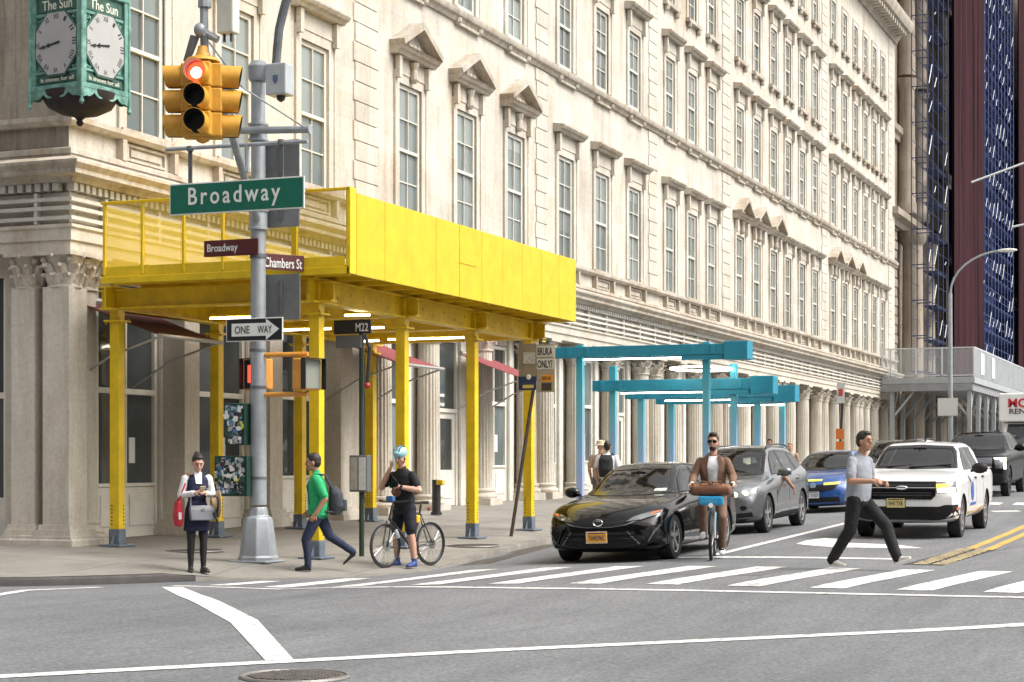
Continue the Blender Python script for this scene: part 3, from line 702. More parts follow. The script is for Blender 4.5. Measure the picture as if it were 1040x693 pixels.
# ---- scaffold and debris netting
blue=M('blue_scaffold_paint',(.04,.065,.19),.5,.2,noise=(3,.3)); galv=M('galvanised_tube',(.55,.57,.6),.4,.7); plank=M('scaffold_plank',(.045,.06,.12),.8,noise=(4,.4))
def scaffold(x0,x1,y0,y1,z0,z1,label,step=1.55,lift=1.95,braces=True,decks=True):
    r=thing('scaffold',label,'scaffold',(x0,y0,z0),0,'scaffold towers on the far facade')
    mb=MB(); n=int((x1-x0)/step)
    for i in range(n+1):
        for y in(y0,y1): mb.cyl((x0+i*step,y,z0),(x0+i*step,y,z1),.045 if decks else .03,n=6)
    blue=M('blue_scaffold_paint',(.05,.09,.3)) if decks else M('navy_scaffold_paint',(.025,.04,.11),.5,.2)
    mb.build('upright_lattice',blue,r)
    mb=MB(); k=int((z1-z0)/lift)
    for j in range(k+1):
        z=z0+j*lift
        for y in(y0,y1):
            for dz in((0,.5,1.0) if decks else (0,1.0)): mb.cyl((x0,y,z+dz),(x1,y,z+dz),.03 if decks else .02,n=5)
        for i in range(n+1): mb.cyl((x0+i*step,y0,z),(x0+i*step,y1,z),.03,n=5)
    mb.build('rail_lattice',blue,r)
    mb=MB()
    for j in range(1,k+1): mb.box(x0 if decks else x0+4,x1,y0+.1,y1-.1,z0+j*lift-.06,z0+j*lift-.01)
    mb.build('decking',plank,r)
    mb=MB(); rnd=random.Random(5)
    for j in range(k):
        for i in range(n):
            if rnd.random()<(.62 if braces else .25):
                z=z0+j*lift; a=rnd.choice((0,1)); xa=x0+i*step+.2; k_=rnd.uniform(.3,.8); mb.cyl((xa,y0-.06,z+.15+rnd.random()*.4),(xa+step*.75*k_,y0-.06,z+.15+lift*.75*k_+rnd.random()*.2),.024,n=5)
    mb.build('brace_lattice',galv,r)
scaffold(101.8,109.4,16.15,17.0,6.6,44,'open blue tube scaffold in front of the brown stone columns',braces=False,step=1.9,decks=False)
scaffold(123.4,141.5,16.1,17.4,6.6,44,'blue scaffold tower with pale braces between the two maroon nets',step=1.8)
def netmat():
    m,nd,ln,b=nodes('maroon_debris_net'); g=nd('NewGeometry'); mp=nd('Mapping'); mp.inputs['Scale'].default_value=(1,1,.05); ln(g.outputs['Position'],mp.inputs['Vector'])
    n=nd('TexNoise',Scale=1.4,Detail=6.,Roughness=.7); ln(mp.outputs[0],n.inputs['Vector']); r=ramp(nd,.35,(.016,.006,.0085),.65,(.05,.019,.024)); ln(n.outputs['Fac'],r.inputs['Fac'])
    ln(r.outputs[0],b.inputs['Base Color']); b.inputs['Roughness'].default_value=.9; b.inputs['Specular IOR Level'].default_value=.08; return m
netm=netmat()
netb=M('navy_debris_net',(.07,.115,.29),.85,noise=(2.2,.9))
def net(x0,x1,y,z0,z1,label,m=netm,amp=.11):
    mb=MB(); n=int((x1-x0)/.16); rows=[]; rnd=random.Random(int(x0))
    ph=[rnd.random()*6 for _ in range(4)]
    for i in range(n+1):
        x=x0+(x1-x0)*i/n; yy=y+amp*(.5*math.sin(x*2.1+ph[0])+.4*math.sin(x*3.7+ph[1])+.5*math.sin(x*7.3+ph[2]))
        rows.append([(x,yy,z0),(x,yy+.05*math.sin(x*5),(z0+z1)*.3),(x,yy-.05*math.sin(x*4),(z0+z1)*.6),(x,yy,z1),(x,yy+.03,z1),(x,yy+.03,z0)])
    mb.loft(rows); o=mb.build('debris_net',m,smooth=True); return tag(o,label,'netting','debris nets on the far facade')
net(109.6,123.2,15.9,6.2,44,'tall maroon debris net left of the pale-braced scaffold')
net(141.8,200,15.8,6.2,44,'wide maroon debris net at the right edge of the photo')
net(123.5,141.4,17.5,6.2,44,'dark blue net hung behind the scaffold tower',netb)
# ================================================================ yellow pavement shed
yel=M('yellow_paint',(.74,.51,.01),.42,noise=(3.5,.2)); yel2=M('yellow_paint_sunlit',(.61,.45,.008),.42,noise=(2.4,.16)); gsh=M('blue_grey_shoe',(.13,.16,.2),.55,noise=(6,.3))  # same yellow throughout; fascia copy toned for sun, post copy brightened against shade
tubem=M('light_tube',(1,.97,.9),.4,emit=((1,.91,.76),14)); blk=M('black_metal',(.02,.02,.022),.45); yel3=M('yellow_paint_shade_lift',(.76,.51,.01),.5,noise=(3,.25))  # beam copy of that yellow, brightened to make up for shade below the deck
mesh_m,nd,ln,b=nodes('yellow_wire_mesh'); b.inputs['Base Color'].default_value=(.74,.56,.06,1); b.inputs['Roughness'].default_value=.5; b.inputs['Alpha'].default_value=.3
sh=thing('pavement_shed','bright yellow pavement shed with solid fascia and mesh corner on square posts','shed',(25.2,13.3,0))
PX=[25.25,28.35,31.4,34.3]
for y,row in((13.3,PX),(16.95,[25.3,28.4,31.5,34.6])):
    for x in row:
        z=walk(x,y); mb=MB(); mb.box(x-.088,x+.088,y-.088,y+.088,z+.28,4.36); mb.box(x-.16,x+.16,y-.16,y+.16,3.8,3.83)
        for i in range(6): 
            mb.cyl((x-.096,y+.045,z+.36+i*.06),(x-.08,y+.045,z+.36+i*.06),.016,n=6,mi=1); mb.cyl((x+.045,y-.096,z+.36+i*.06),(x+.045,y-.08,z+.36+i*.06),.016,n=6,mi=1)
        for s in(-1,1):
            for q in (.3,.5): mb.cyl((x+s*.13,y-.12,3.83),(x+s*.13,y-.12,3.87),.02,n=6); mb.cyl((x-.12,y+s*.13,3.76),(x-.12,y+s*.13,3.8),.02,n=6)
        p=mb.build('post',[yel,blk],sh,bevel=.012)
        mb=MB(); mb.box(x-.1,x+.1,y-.1,y+.1,z+.03,z+.28); mb.box(x-.24,x+.24,y-.2,y+.2,z,z+.035)
        mb.prism([(x-.2,y-.01,z+.035),(x+.2,y-.01,z+.035),(x+.1,y-.01,z+.2),(x-.1,y-.01,z+.2)],(0,.02,0)); mb.build('shoe',gsh,p,bevel=.01)
for y in(13.3,16.95):
    mb=MB(); 
    mb.box(24.95,34.95,y-.11,y+.11,4.33,4.36); mb.box(24.95,34.95,y-.11,y+.11,3.98,4.01); mb.box(24.95,34.95,y-.02,y+.02,4.01,4.33)
    for i in range(22): mb.cyl((25.0+i*.46,y-.035,4.2 if i%2 else 4.12),(25.0+i*.46,y-.02,4.2 if i%2 else 4.12),.022,n=6)
    mb.build('main_beam',yel3,sh)
for k,x in enumerate([25.25,28.35,31.4,34.4]):
    mb=MB(); mb.box(x-.1,x+.1,13.0,17.2,4.0,4.03); mb.box(x-.1,x+.1,13.0,17.2,4.29,4.32); mb.box(x-.02,x+.02,13.0,17.2,4.03,4.29)
    mb.build('cross_beam',yel3,sh)
mb=MB()
for i in range(13):
    x=25.0+i*.79; mb.box(x-.04,x+.04,12.6,16.8,4.365,4.44)
mb.build('joists',yel3,sh)
mb=MB(); mb.box(24.75,34.6,12.55,16.85,4.44,4.5); mb.build('deck',yel3,sh)
mb=MB(); rnd=random.Random(2)  # fascia of separate panels
xs_=[24.95+i*.98 for i in range(10)]+[34.75]
for a,b_ in zip(xs_[:-1],xs_[1:]):
    d_=rnd.uniform(0,.005); mb.box(a+.006,b_-.006,12.465-d_,12.5,4.36,5.6)
mb.box(34.7,34.75,12.502,16.85,4.36,5.6)
mb.build('fascia',yel2,sh,bevel=.006)
for a,b_,z in((28.8,29.6,4.95),):
    MB().box(a+.02,b_-.02,12.448,12.452,z,z+.012).build('panel_joint',yel3,sh)
mb=MB(); 
for y in(12.5,13.4,14.0,14.65,15.35,16.1,16.8): 
    w_=.07 if y in(13.4,) else .035
    mb.box(24.70,24.76,y-w_/1.5,y+w_/1.5,4.5,5.62)
mb.box(24.69,24.77,12.46,16.86,5.62,5.66); mb.box(24.69,24.77,12.46,16.86,4.36,4.47)
mb.box(24.69,24.9,12.44,12.5,4.36,5.66)
mb.build('corner_frame',yel,sh,bevel=.006,seg=1)
MB().box(24.72,24.725,12.55,16.8,4.63,5.62).build('wire_mesh',mesh_m,sh)
MB().box(24.715,24.73,12.55,16.8,4.47,4.63).build('toe_board',yel,sh)
MB().box(24.72,34.7,16.82,16.825,4.5,5.6).build('wire_mesh',mesh_m,sh)
for x,y0,y1 in((26.6,14.75,16.0),(26.9,13.2,13.65),(29.4,15.2,16.4),(29.5,14.2,14.7),(32.4,13.9,15.5),(32.6,15.8,16.4)):
    o=MB().cyl((x,y0,3.93),(x,y1,3.93),.014,n=8).build('light_tube',tubem,sh); MB().box(x-.03,x+.03,y0,y1,3.955,4.0).build('tube_holder',yel3,o)
# ================================================================ blue portal frames
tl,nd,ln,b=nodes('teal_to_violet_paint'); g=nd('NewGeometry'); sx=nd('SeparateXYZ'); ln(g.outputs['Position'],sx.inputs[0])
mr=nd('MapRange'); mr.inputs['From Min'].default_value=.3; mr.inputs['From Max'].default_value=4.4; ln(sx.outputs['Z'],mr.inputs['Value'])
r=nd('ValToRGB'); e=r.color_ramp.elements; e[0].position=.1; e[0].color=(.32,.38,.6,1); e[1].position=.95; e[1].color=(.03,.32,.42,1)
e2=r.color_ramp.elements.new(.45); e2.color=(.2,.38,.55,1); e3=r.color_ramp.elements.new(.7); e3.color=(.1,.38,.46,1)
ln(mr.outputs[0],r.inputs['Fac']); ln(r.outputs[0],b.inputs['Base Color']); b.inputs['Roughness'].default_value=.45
tb=M('teal_beam_paint',(.012,.23,.34),.42,noise=(3,.15))
FR=[(46.2,4.68,4.34,4.62,17.3,'nearest blue portal frame, the tallest, with a big block end over the kerb'),
    (48.95,4.25,3.55,3.85,17.0,'second blue portal frame, posts rising above its lower beam'),
    (51.55,3.66,3.42,3.7,16.9,'third blue portal frame, behind the second and lower'),
    (54.6,3.6,3.36,3.6,16.9,'farthest and lowest of the blue portal frames')]
for i,(x,zt,b0,b1,yl,lab) in enumerate(FR):
    r_=thing('portal_frame',lab,'portal frame',(x,16.45,0),0,'blue portal frames across the pavement')
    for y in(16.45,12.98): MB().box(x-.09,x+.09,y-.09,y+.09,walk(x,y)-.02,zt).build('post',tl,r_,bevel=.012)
    mb=MB()
    for s in(-.17,.17): mb.box(x+s-.05,x+s+.05,12.2 if i<3 else 12.8,yl,b0,b1)
    mb.box(x-.12,x+.12,yl-.5,yl-.3,b0+.03,b1-.03); mb.box(x-.12,x+.12,14.4,14.6,b0+.03,b1-.03)
    for y in (13.3,12.75,16.2,16.7): mb.box(x-.25,x-.22,y-.06,y+.06,b0+.02,b1-.02)
    mb.build('cross_beam',tb,r_,bevel=.01)
    (MB().box(x-.28,x+.28,11.82,12.45,b0-.14,b1+.05).build('end_block',tb,r_,bevel=.015) if i<3 else None)
    if i<3:
        MB().box(x-.2,x-.05,12.5,13.6,b0-.13,b0-.005).build('bracket',tb,r_)
    y0,y1=((13.35,16.3),(13.3,16.2),(12.9,15.7),(12.9,14.6))[i]
    o=MB().cyl((x-.1,y0,b0-.06),(x-.1,y1,b0-.06),.014,n=8).build('light_tube',tubem,r_); MB().box(x-.14,x-.06,y0,y1,b0-.035,b0).build('tube_holder',tb,o)
ring=MB(); ring.tube([(48.4+1.15*math.cos(a),13.75+.8*math.sin(a),4.1) for a in [i*2*math.pi/40 for i in range(40)]],.02,8,closed=True)
rg=thing('ring_light','thin glowing ring light hung between the first two blue frames','ring light',(48.4,13.75,4.1))
ring.build('ring_tube',tubem,rg); 
for s in(-1,1): MB().cyl((48.4+s*1.15*.8,13.75+.8*.6,4.1),(48.95 if s>0 else 46.4,13.75+.8*.6,3.86 if s>0 else 4.4),.008,n=5).build('hanger',blk,rg)
# ================================================================ grey pavement shed on the far pavement
gsp=M('grey_shed_paint',(.33,.35,.36),.55,noise=(2,.15)); gsp2=M('grey_mesh_panel',(.5,.52,.54),.55,noise=(2,.12)); gmesh,nd,ln,b=nodes('grey_wire_mesh'); b.inputs['Base Color'].default_value=(.5,.53,.55,1); b.inputs['Alpha'].default_value=.22; b.inputs['Roughness'].default_value=.5
gs=thing('pavement_shed','grey pavement shed on braced posts under the maroon nets','shed',(95,12.9,walk(95,13)))
X0,X1,Y0,Y1=95.,175.,12.7,17.4
MB().box(X0,X1,Y0,Y1,5.62,5.95).build('deck',gsp,gs,bevel=.02)
MB().box(X0-.02,X0+.18,Y0+.1,Y1,5.25,5.61).box(X0+.2,X1,Y0+.1,Y0+.28,5.25,5.61).build('edge_beam',M('grey_shed_beam',(.24,.25,.26),.6,noise=(2,.2)),gs)
k=0
for x in [X0+.3+i*3.2 for i in range(25)]:
    for y in(Y0+.3,16.9):
        p=MB().box(x-.1,x+.1,y-.1,y+.1,walk(x,y)-.02,5.25).build('post',gsp,gs)
        MB().beam((x+.1,y,3.9),(x+1.2,y,5.24),.1,.1).beam((x,y+(.1 if y<14 else -.1),4.0),(x,y+(1.1 if y<14 else -1.1),5.24),.1,.1).build('brace',gsp,p)
mb=MB(); 
for y in(Y0+.02,14.3,15.6,16.9,Y1-.06): mb.box(X0,X0+.06,y,y+.08,5.95,7.4)
for x in [X0+i*2.4 for i in range(34)]: mb.box(x+.07,x+.15,Y0,Y0+.06,5.95,7.4)
mb.box(X0,X0+.07,Y0,Y1,7.4,7.46); mb.box(X0+.08,X1,Y0,Y0+.07,7.4,7.46); mb.box(X0,X0+.05,Y0+.1,Y1,6.0,6.06)
mb.build('parapet_frame',gsp2,gs)
MB().box(X0+.02,X0+.024,Y0+.1,Y1,6.0,7.4).build('wire_mesh',gmesh,gs)
mb=MB()
for i in range(33):
    x=X0+.17+i*2.4
    mb.box(x,x+2.2,Y0+.02,Y0+.035,5.97,7.39)
    for j in range(14): mb.box(x+.08+j*.15,x+.11+j*.15,Y0+.0,Y0+.018,5.97,7.39)
mb.build('parapet_panels',gsp2,gs)
for x in(97.2,101.5): MB().box(x,x+1.3,Y0-.03,Y0-.01,6.15,7.25).build('notice',M('pale_banner',(.6,.62,.63),.7,noise=(2,.2)),gs)
# ================================================================ traffic pole and what hangs on it
galvp=M('galvanised_pole',(.32,.345,.37),.5,.35,noise=(3.5,.22),bump=(40,.15)); galvd=M('dark_galvanised',(.13,.14,.15),.55,.4,noise=(5,.3))
PXp,PYp=24.06,13.65; z0=walk(PXp,PYp)
tp=thing('traffic_pole','galvanised traffic pole on a heavy octagonal base at the street corner','pole',(PXp,PYp,z0))
mb=MB(); mb.lathe((PXp,PYp,z0),[(.125,.85),(.118,2.5),(.11,5.2),(.10,7.25),(.085,7.3)],14); mb.build('shaft',galvp,tp,smooth=35)
mb=MB(); mb.lathe((PXp,PYp,z0),[(.305,0),(.305,.07),(.285,.1),(.225,.6),(.205,.66),(.15,.69),(.145,.76),(.125,.82)],8); mb.box(PXp-.31,PXp+.3,PYp-.3,PYp+.33,z0-.005,z0+.03); mb.build('pedestal',galvp,tp,smooth=25,bevel=.012)
for zc,h in((5.14,.3),(6.44,.26),(4.6,.06),(3.5,.05),(3.2,.04),(2.65,.04),(1.3,.04)):
    mb=MB(); mb.lathe((PXp,PYp,0),[(.155,zc-h/2),(.155,zc-h/2+.03),(.135,zc-h/2+.04),(.135,zc+h/2-.04),(.155,zc+h/2-.03),(.155,zc+h/2)] if h>.1 else [(.127,zc-h/2),(.127,zc+h/2)],14); mb.build('clamp',galvd if h<.1 else galvp,tp,smooth=30)
TIP=V((20.51,12.42,6.85)); A0=V((PXp-.1,PYp-.03,5.14))
MB().tube([A0,A0+(TIP-A0)*.5+V((0,0,.04)),TIP],[.065,.055,.045],10).build('mast_arm',galvp,tp,smooth=30)
mb=MB(); mb.cyl(TIP+V((0,0,-.12)),TIP+V((0,.03,1.6)),.055,.05,10); mb.cyl(TIP+V((0,0,.52)),TIP+V((0,0,.66)),.085,n=10); mb.cyl(TIP+V((0,0,.68)),TIP+V((0,0,.74)),.1,n=10); mb.build('tip_post',galvp,tp,smooth=30)
MB().tube([TIP+V((.0,.12,.3)),V((22.3,12.9,6.72)),V((23.95,12.78,6.42))],.012,6).build('guy_rod',galvp,tp)
MB().cyl((23.9,13.9,6.46),(23.9,12.72,6.4),.055,n=10).cyl((23.9,12.72,6.4),(23.9,12.69,6.4),.07,n=10).build('upper_arm',galvp,tp,smooth=30)
MB().cyl((22.95,14.54,6.07),(22.95,12.23,6.04),.03,n=8).cyl((22.95,13.2,5.66),(22.95,13.2,6.05),.035,n=8).build('sign_rail',galvp,tp,smooth=30)
MB().tube([(PXp-.02,13.35,7.25),(PXp-.03,13.32,7.6),(PXp-.03,13.28,7.95),(PXp,13.2,8.3),(PXp,13.03,8.75),(PXp,12.7,9.3),(PXp,12,9.8),(PXp,10.8,10.1)],.065,10).build('lamp_conduit',galvd,tp,smooth=30)
MB().lathe((PXp,PYp,0),[(.13,7.2),(.15,7.25),(.16,7.42),(.1,7.5),(.03,7.52)],12).build('cap',galvp,tp,smooth=30)
gb=thing('junction_box','grey junction box with a small shield badge on the traffic pole top','junction box',(23.9,13.2,7.1))
mb=MB(); mb.box(23.75,24.02,13.02,13.36,6.92,7.38); mb.build('case',M('box_grey',(.42,.45,.47),.5,.2,noise=(4,.15)),gb,bevel=.02)
MB().prism([(23.742,13.23,7.2),(23.742,13.15,7.2),(23.742,13.15,7.12),(23.742,13.19,7.07),(23.742,13.23,7.12)],(.008,0,0)).build('badge',M('badge_blue',(.08,.12,.2),.5),gb)
MB().lathe((23.88,13.17,0),[(.02,6.83),(.06,6.86),(.07,6.92)],10).build('sensor',blk,gb,smooth=True)
gb2=thing('junction_box','pale cream equipment box on the mast arm tip post','junction box',(20.6,12.12,7.3),0)
MB().box(20.5,20.68,12.0,12.24,7.02,7.52).build('case',M('box_cream',(.55,.56,.5),.5,noise=(4,.12)),gb2,bevel=.02)
for y in(12.07,12.17): MB().cyl((20.58,y,7.02),(20.58,y,6.92),.02,n=6).build('cable_gland',blk,gb2)
sc_=thing('sensor_head','small grey camera bracket hanging beside the traffic signal hanger','camera',(20.5,12.45,6.9))
MB().sph((20.5,12.47,7.08),(.1,.09,.1)).cyl((20.5,12.47,7.08),(20.55,12.25,6.95),.05,n=8).build('housing',galvp,sc_,smooth=True)
MB().tube([(20.48,12.55,7.0),(20.44,12.6,6.8),(20.44,12.66,6.68)],[.06,.05,.035],8).cyl((20.5,12.42,7.0),(20.5,12.4,6.6),.05,n=8).build('drop_arm',galvd,sc_,smooth=True)
# --- three-way signal
sy=M('signal_yellow',(.56,.285,.028),.5,noise=(6,.2)); syt=M('visor_inside',(.012,.012,.012),.6); lensd=M('dark_lens',(.01,.018,.02),.15)
lred=M('red_lens_lit',(.6,.02,.01),.3,emit=((1,.03,.01),3.5)); lredc=M('red_lens_core',(1,.7,.6),.3,emit=((1,.62,.5),5))
sg=thing('traffic_signal','yellow three-way traffic signal showing red above the corner','traffic signal',(20.46,12.42,5.56))
cxs,cys=20.46,12.42
def sighead(ang,lit):
    f=V((math.cos(ang),math.sin(ang),0)); s_=V((-f.y,f.x,0)); u=V((0,0,1)); c0=V((cxs,cys,0))+f*.17
    for k in range(3):
        zc=6.47-k*.315; c_=c0+V((0,0,zc)); mb=MB()
        mb.obox(c_,f*.085,s_*.155,u*.153)
        h=mb.build('signal_section',sy,sg,bevel=.02)
        mb=MB(); n=18; ro=.148; rings=[[],[],[],[]]
        # tunnel visor, longer at the top, open at the bottom
        for t in range(n+1):
            a=R(-75)+(R(180+150))*t/n; L=.2+.05*(.5+.5*math.sin(a))
            e_=s_*math.cos(a)+u*math.sin(a)
            rings[0].append(c_+f*.085+e_*ro); rings[1].append(c_+f*(.085+L)+e_*(ro*.98)); rings[2].append(c_+f*(.085+L)+e_*(ro*.98-.008)); rings[3].append(c_+f*.085+e_*(ro-.01))
        v_=[p for r in rings for p in r]; m_=n+1
        fs=[(q*m_+t,q*m_+t+1,(q+1)*m_+t+1,(q+1)*m_+t) for q in range(2) for t in range(n)]; mb.add(v_,fs,0)
        mb.add(v_,[(2*m_+t,2*m_+t+1,3*m_+t+1,3*m_+t) for t in range(n)],1)
        mb.build('visor',[sy,syt],h,smooth=35)
        on=lit and k==0
        mb=MB(); mb.cyl(c_+f*.086,c_+f*.094,.135,n=24); mb.build('lens',lred if on else lensd,h,smooth=30)
        if on: MB().cyl(c_+f*.0945+u*.0-s_*.02,c_+f*.097-s_*.02,.07,n=20).build('lit_core',lredc,h)
    MB().obox(c0+V((0,0,6.155))-f*.1,f*.02,s_*.12,u*.46).build('back_plate',sy,sg,bevel=.01)
a0=R(198); sighead(a0,True); sighead(a0-R(88),False); sighead(a0+R(99),False)
MB().lathe((cxs,cys,0),[(.13,5.68),(.13,5.7),(.07,5.64),(.03,5.62)],12).lathe((cxs,cys,0),[(.23,6.66),(.2,6.7),(.1,6.73),(.07,6.8),(.06,6.86)],12).build('hub',sy,sg,smooth=30)
# --- signs
def signboard(name,label,cat,c,right,w_,h,face,edge,texts=(),t=.02,parent_extra=None,group=None,rim=None):
    right=V(right).normalized(); up=V((0,0,1)); n=right.cross(up)
    r=thing(name,label,cat,c,0,group); c=V(c)
    MB().obox(c,right*w_/2,n*t/2,up*h/2).build('panel',edge,r,bevel=.004)
    rm=rim if rim is not None else .03
    MB().obox(c+n*(t/2+.002),right*(w_/2-rm),n*.002,up*(h/2-rm)).build('face',face,r)
    for s,dx,dz,tw,th,m,bo in texts: text('lettering',s,c+right*dx+up*dz+n*(t/2+.006),right,up,tw,th,m,r,.003,bo)
    return r
gsign=M('green_sign',(.005,.13,.085),.4,noise=(8,.1)); wsign=M('sign_white',(.72,.74,.72),.45); msign=M('maroon_sign',(.085,.014,.016),.45); bsign=M('sign_black',(.012,.012,.014),.45); als=M('sign_aluminium',(.5,.52,.53),.45,.5)
RT=(0,-1,0)
bw=signboard('street_sign','large green overhead street sign reading Broadway','street sign',(22.95,13.38,5.33),RT,2.2,.455,gsign,wsign,[],rim=.02)
text('lettering','Broadway',(22.931,13.41,5.325),RT,(0,0,1),1.5,.33,wsign,bw,.003,.012,space=1.3)
for y in(14.14,12.65): MB().box(22.945,22.965,y-.03,y+.03,5.56,6.05).cyl((22.95,y,6.02),(22.95,y,6.09),.05,n=8).build('hanger',galvd,bw)
signboard('street_sign','narrow maroon street sign reading Broadway on the pole','street sign',(23.9,14.02,4.725),RT,.92,.245,msign,msign,[('Broadway',-.14,-.01,.52,.15,wsign,.008)])
signboard('street_sign','narrow maroon street sign reading Chambers St on the pole','street sign',(24.36,13.42,4.53),(.82,-.57,0),.74,.24,msign,msign,[('Chambers St',.02,-.01,.62,.15,wsign,.008)])
ow=signboard('traffic_sign','black and white ONE WAY arrow sign on the traffic pole','traffic sign',(23.88,13.61,3.495),RT,.95,.345,bsign,wsign,[],rim=.014)
c_=V((23.88,13.61,3.495)); n=V((-1,0,0)); up=V((0,0,1)); rt=V(RT)
poly=[(-.38,-.095),(.20,-.095),(.20,-.155),(.42,0),(.20,.155),(.20,.095),(-.38,.095)]
MB().prism([c_+rt*a+up*b_+n*.0145 for a,b_ in poly],n*.002).build('arrow',wsign,ow)
text('lettering','ONE',c_+rt*-.2+n*.019,rt,up,.25,.115,bsign,ow,.002,.008); text('lettering','WAY',c_+rt*.18+n*.019,rt,up,.24,.115,bsign,ow,.002,.008)
grp=M('sign_back_grey',(.2,.21,.215),.5,.5,noise=(3,.2))
for (y0_,y1_,za,zb,x_,lab) in((13.06,13.84,5.04,6.34,24.25,'tall dark grey sign seen from behind on the pole'),(13.05,13.8,3.66,4.34,24.25,'square grey sign seen from behind above the ONE WAY sign')):
    r_=thing('traffic_sign',lab,'traffic sign',(x_,13.45,za)); MB().box(x_-.01,x_+.01,y0_,y1_,za,zb).build('panel',grp,r_,bevel=.003); MB().box(x_-.05,x_-.012,13.35,13.4,za+.1,zb-.1).build('rib',galvd,r_)
# pedestrian signals
pso=M('pedestrian_signal_orange',(.62,.27,.04),.5,noise=(5,.2)); psg=M('unlit_signal_face',(.22,.23,.2),.4); phand=M('lit_hand',(1,.1,.03),.4,emit=((1,.03,.012),2.2))
def pedsig(c,ang,label,lit):
    r_=thing('pedestrian_signal',label,'pedestrian signal',c); c=V(c); f=V((math.cos(ang),math.sin(ang),0)); s_=V((-f.y,f.x,0)); u=V((0,0,1))
    MB().obox(c,f*.1,s_*.21,u*.235).build('case',pso,r_,bevel=.03,seg=3)
    MB().obox(c+f*.102,f*.004,s_*.185,u*.21).build('face',syt if lit else psg,r_,bevel=.003)
    mb=MB()
    for s in((-1,1) if not lit else (-1,)): mb.obox(c+f*.15+s_*s*.205,f*.05,s_*.006,u*.225)
    mb.obox(c+f*.15+u*.23,f*.05,s_*.21,u*.006); mb.build('visor',syt if not lit else blk,r_)
    if lit:
        mb=MB(); q=c+f*.108
        mb.obox(q-u*.05,f*.003,s_*.11,u*.075)
        for i,dx in enumerate((-.088,-.03,.03,.088)): mb.obox(q+s_*dx+u*(.075+.01*(i in(1,2))),f*.003,s_*.022,u*(.06+.01*(i in(1,2))))
        mb.obox(q+s_*.15+u*.0,f*.003,s_*.025,u*.055); mb.build('lit_hand',phand,r_)
pedsig((24.22,13.74,2.85),R(172),'pedestrian signal half hidden by the pole showing a red hand',True)
pedsig((24.1,12.86,2.83),R(251),'orange pedestrian signal turned to the right beside the pole',False)
mb=MB()
for z in(3.13,2.54): mb.tube([(PXp,PYp-.05,z),(24.1,13.2,z),(24.1,12.84,z)],.035,8)
mb.build('signal_bracket',pso,tp,smooth=30)
# sticker-covered cabinets
cg=M('cabinet_green',(.01,.045,.03),.5,noise=(5,.3)); scol=[M('sticker_%s'%k,c,.5) for k,c in dict(white=(.65,.65,.63),black=(.03,.03,.03),teal=(.1,.32,.33),lime=(.55,.62,.05),blue=(.08,.17,.35),grey=(.35,.36,.37),red=(.5,.08,.05),green=(.02,.07,.05)).items()]
def cabinet(c,w_,h,label,seed):
    r_=thing('signal_cabinet',label,'cabinet',c); c=V(c); MB().box(c.x-.13,c.x+.13,c.y-w_/2,c.y+w_/2,c.z-h/2,c.z+h/2).build('case',cg,r_,bevel=.012)
    rnd=random.Random(seed); mb=MB()
    for i in range(190):
        a=rnd.uniform(.012,.042);b_=rnd.uniform(.012,.042);y=c.y+rnd.uniform(-w_/2+.05,w_/2-.05);z=c.z+rnd.uniform(-h/2+.05,h/2-.05); t=rnd.uniform(-.3,.3)
        s_=V((0,math.cos(t),math.sin(t)));u=V((0,-math.sin(t),math.cos(t)))
        mb.obox((c.x-.131-.0003*i,y,z),(.0006,0,0),s_*a,u*b_,rnd.choice([0,0,0,1,1,1,1,2,5,5,5,4,7,7,7]))
    mb.cyl((c.x-.175,c.y-.12,c.z-.03),(c.x-.17,c.y-.12,c.z-.03),.055,n=16,mi=3)
    mb.build('stickers',scol,r_)
    MB().cyl((c.x-.14,c.y-w_/2+.05,c.z),(c.x-.2,c.y-w_/2+.05,c.z),.015,n=8).build('latch',galvd,r_)
cabinet((23.95,13.98,1.33),.56,.6,'lower green metal cabinet covered in stickers on the traffic pole',4)
cabinet((23.98,13.93,2.1),.34,.62,'upper narrow green cabinet with stickers on the traffic pole',9)
# ================================================================ clock
cop=M('verdigris_copper',(.17,.335,.285),.65,.1,noise=(6,.4,(.05,.135,.11)),bump=(25,.4)); copd=M('dark_verdigris',(.035,.10,.075),.65,noise=(7,.5),bump=(25,.4)); cun=M('clock_underside',(.03,.022,.02),.8,noise=(5,.4))
cface=M('clock_face',(.36,.36,.355),.45,noise=(2,.08)); gold=M('clock_lettering',(.62,.62,.52),.5)
AC=R(-8); ex=V((math.cos(AC),math.sin(AC),0)); ey=V((-ex.y,ex.x,0)); S=.52
CC=V((23.0,16.03,.13))+ex*S+ey*S
ck=thing('wall_clock','green copper four-faced clock lettered The Sun at the building corner','clock',(CC.x,CC.y,6.5))
P=lambda a,b_,z:CC+ex*a+ey*b_+V((0,0,z))
def cbox(a0,a1,b0,b1,z0,z1,mb,mi=0): return mb.obox(P((a0+a1)/2,(b0+b1)/2,(z0+z1)/2),ex*(a1-a0)/2,ey*(b1-b0)/2,V((0,0,(z1-z0)/2)),mi)
mb=MB(); cbox(-.46,.46,-.46,.46,7.0,8.6,mb); mb.build('case',cop,ck,bevel=.01)
for sx_ in(-1,1):
    for sy_ in(-1,1):
        mb=MB(); cbox(sx_*.47-.05,sx_*.47+.05,sy_*.47-.05,sy_*.47+.05,6.98,8.62,mb)
        p_=P(sx_*.52,sy_*.52,0); mb.lathe(p_,[(.01,6.72),(.04,6.76),(.02,6.82),(.035,6.86),(.03,7.0),(.022,7.2),(.022,8.0),(.035,8.03),(.022,8.07),(.022,8.6)],8)
        mb.build('corner_post',cop,ck,smooth=40)
mb=MB()
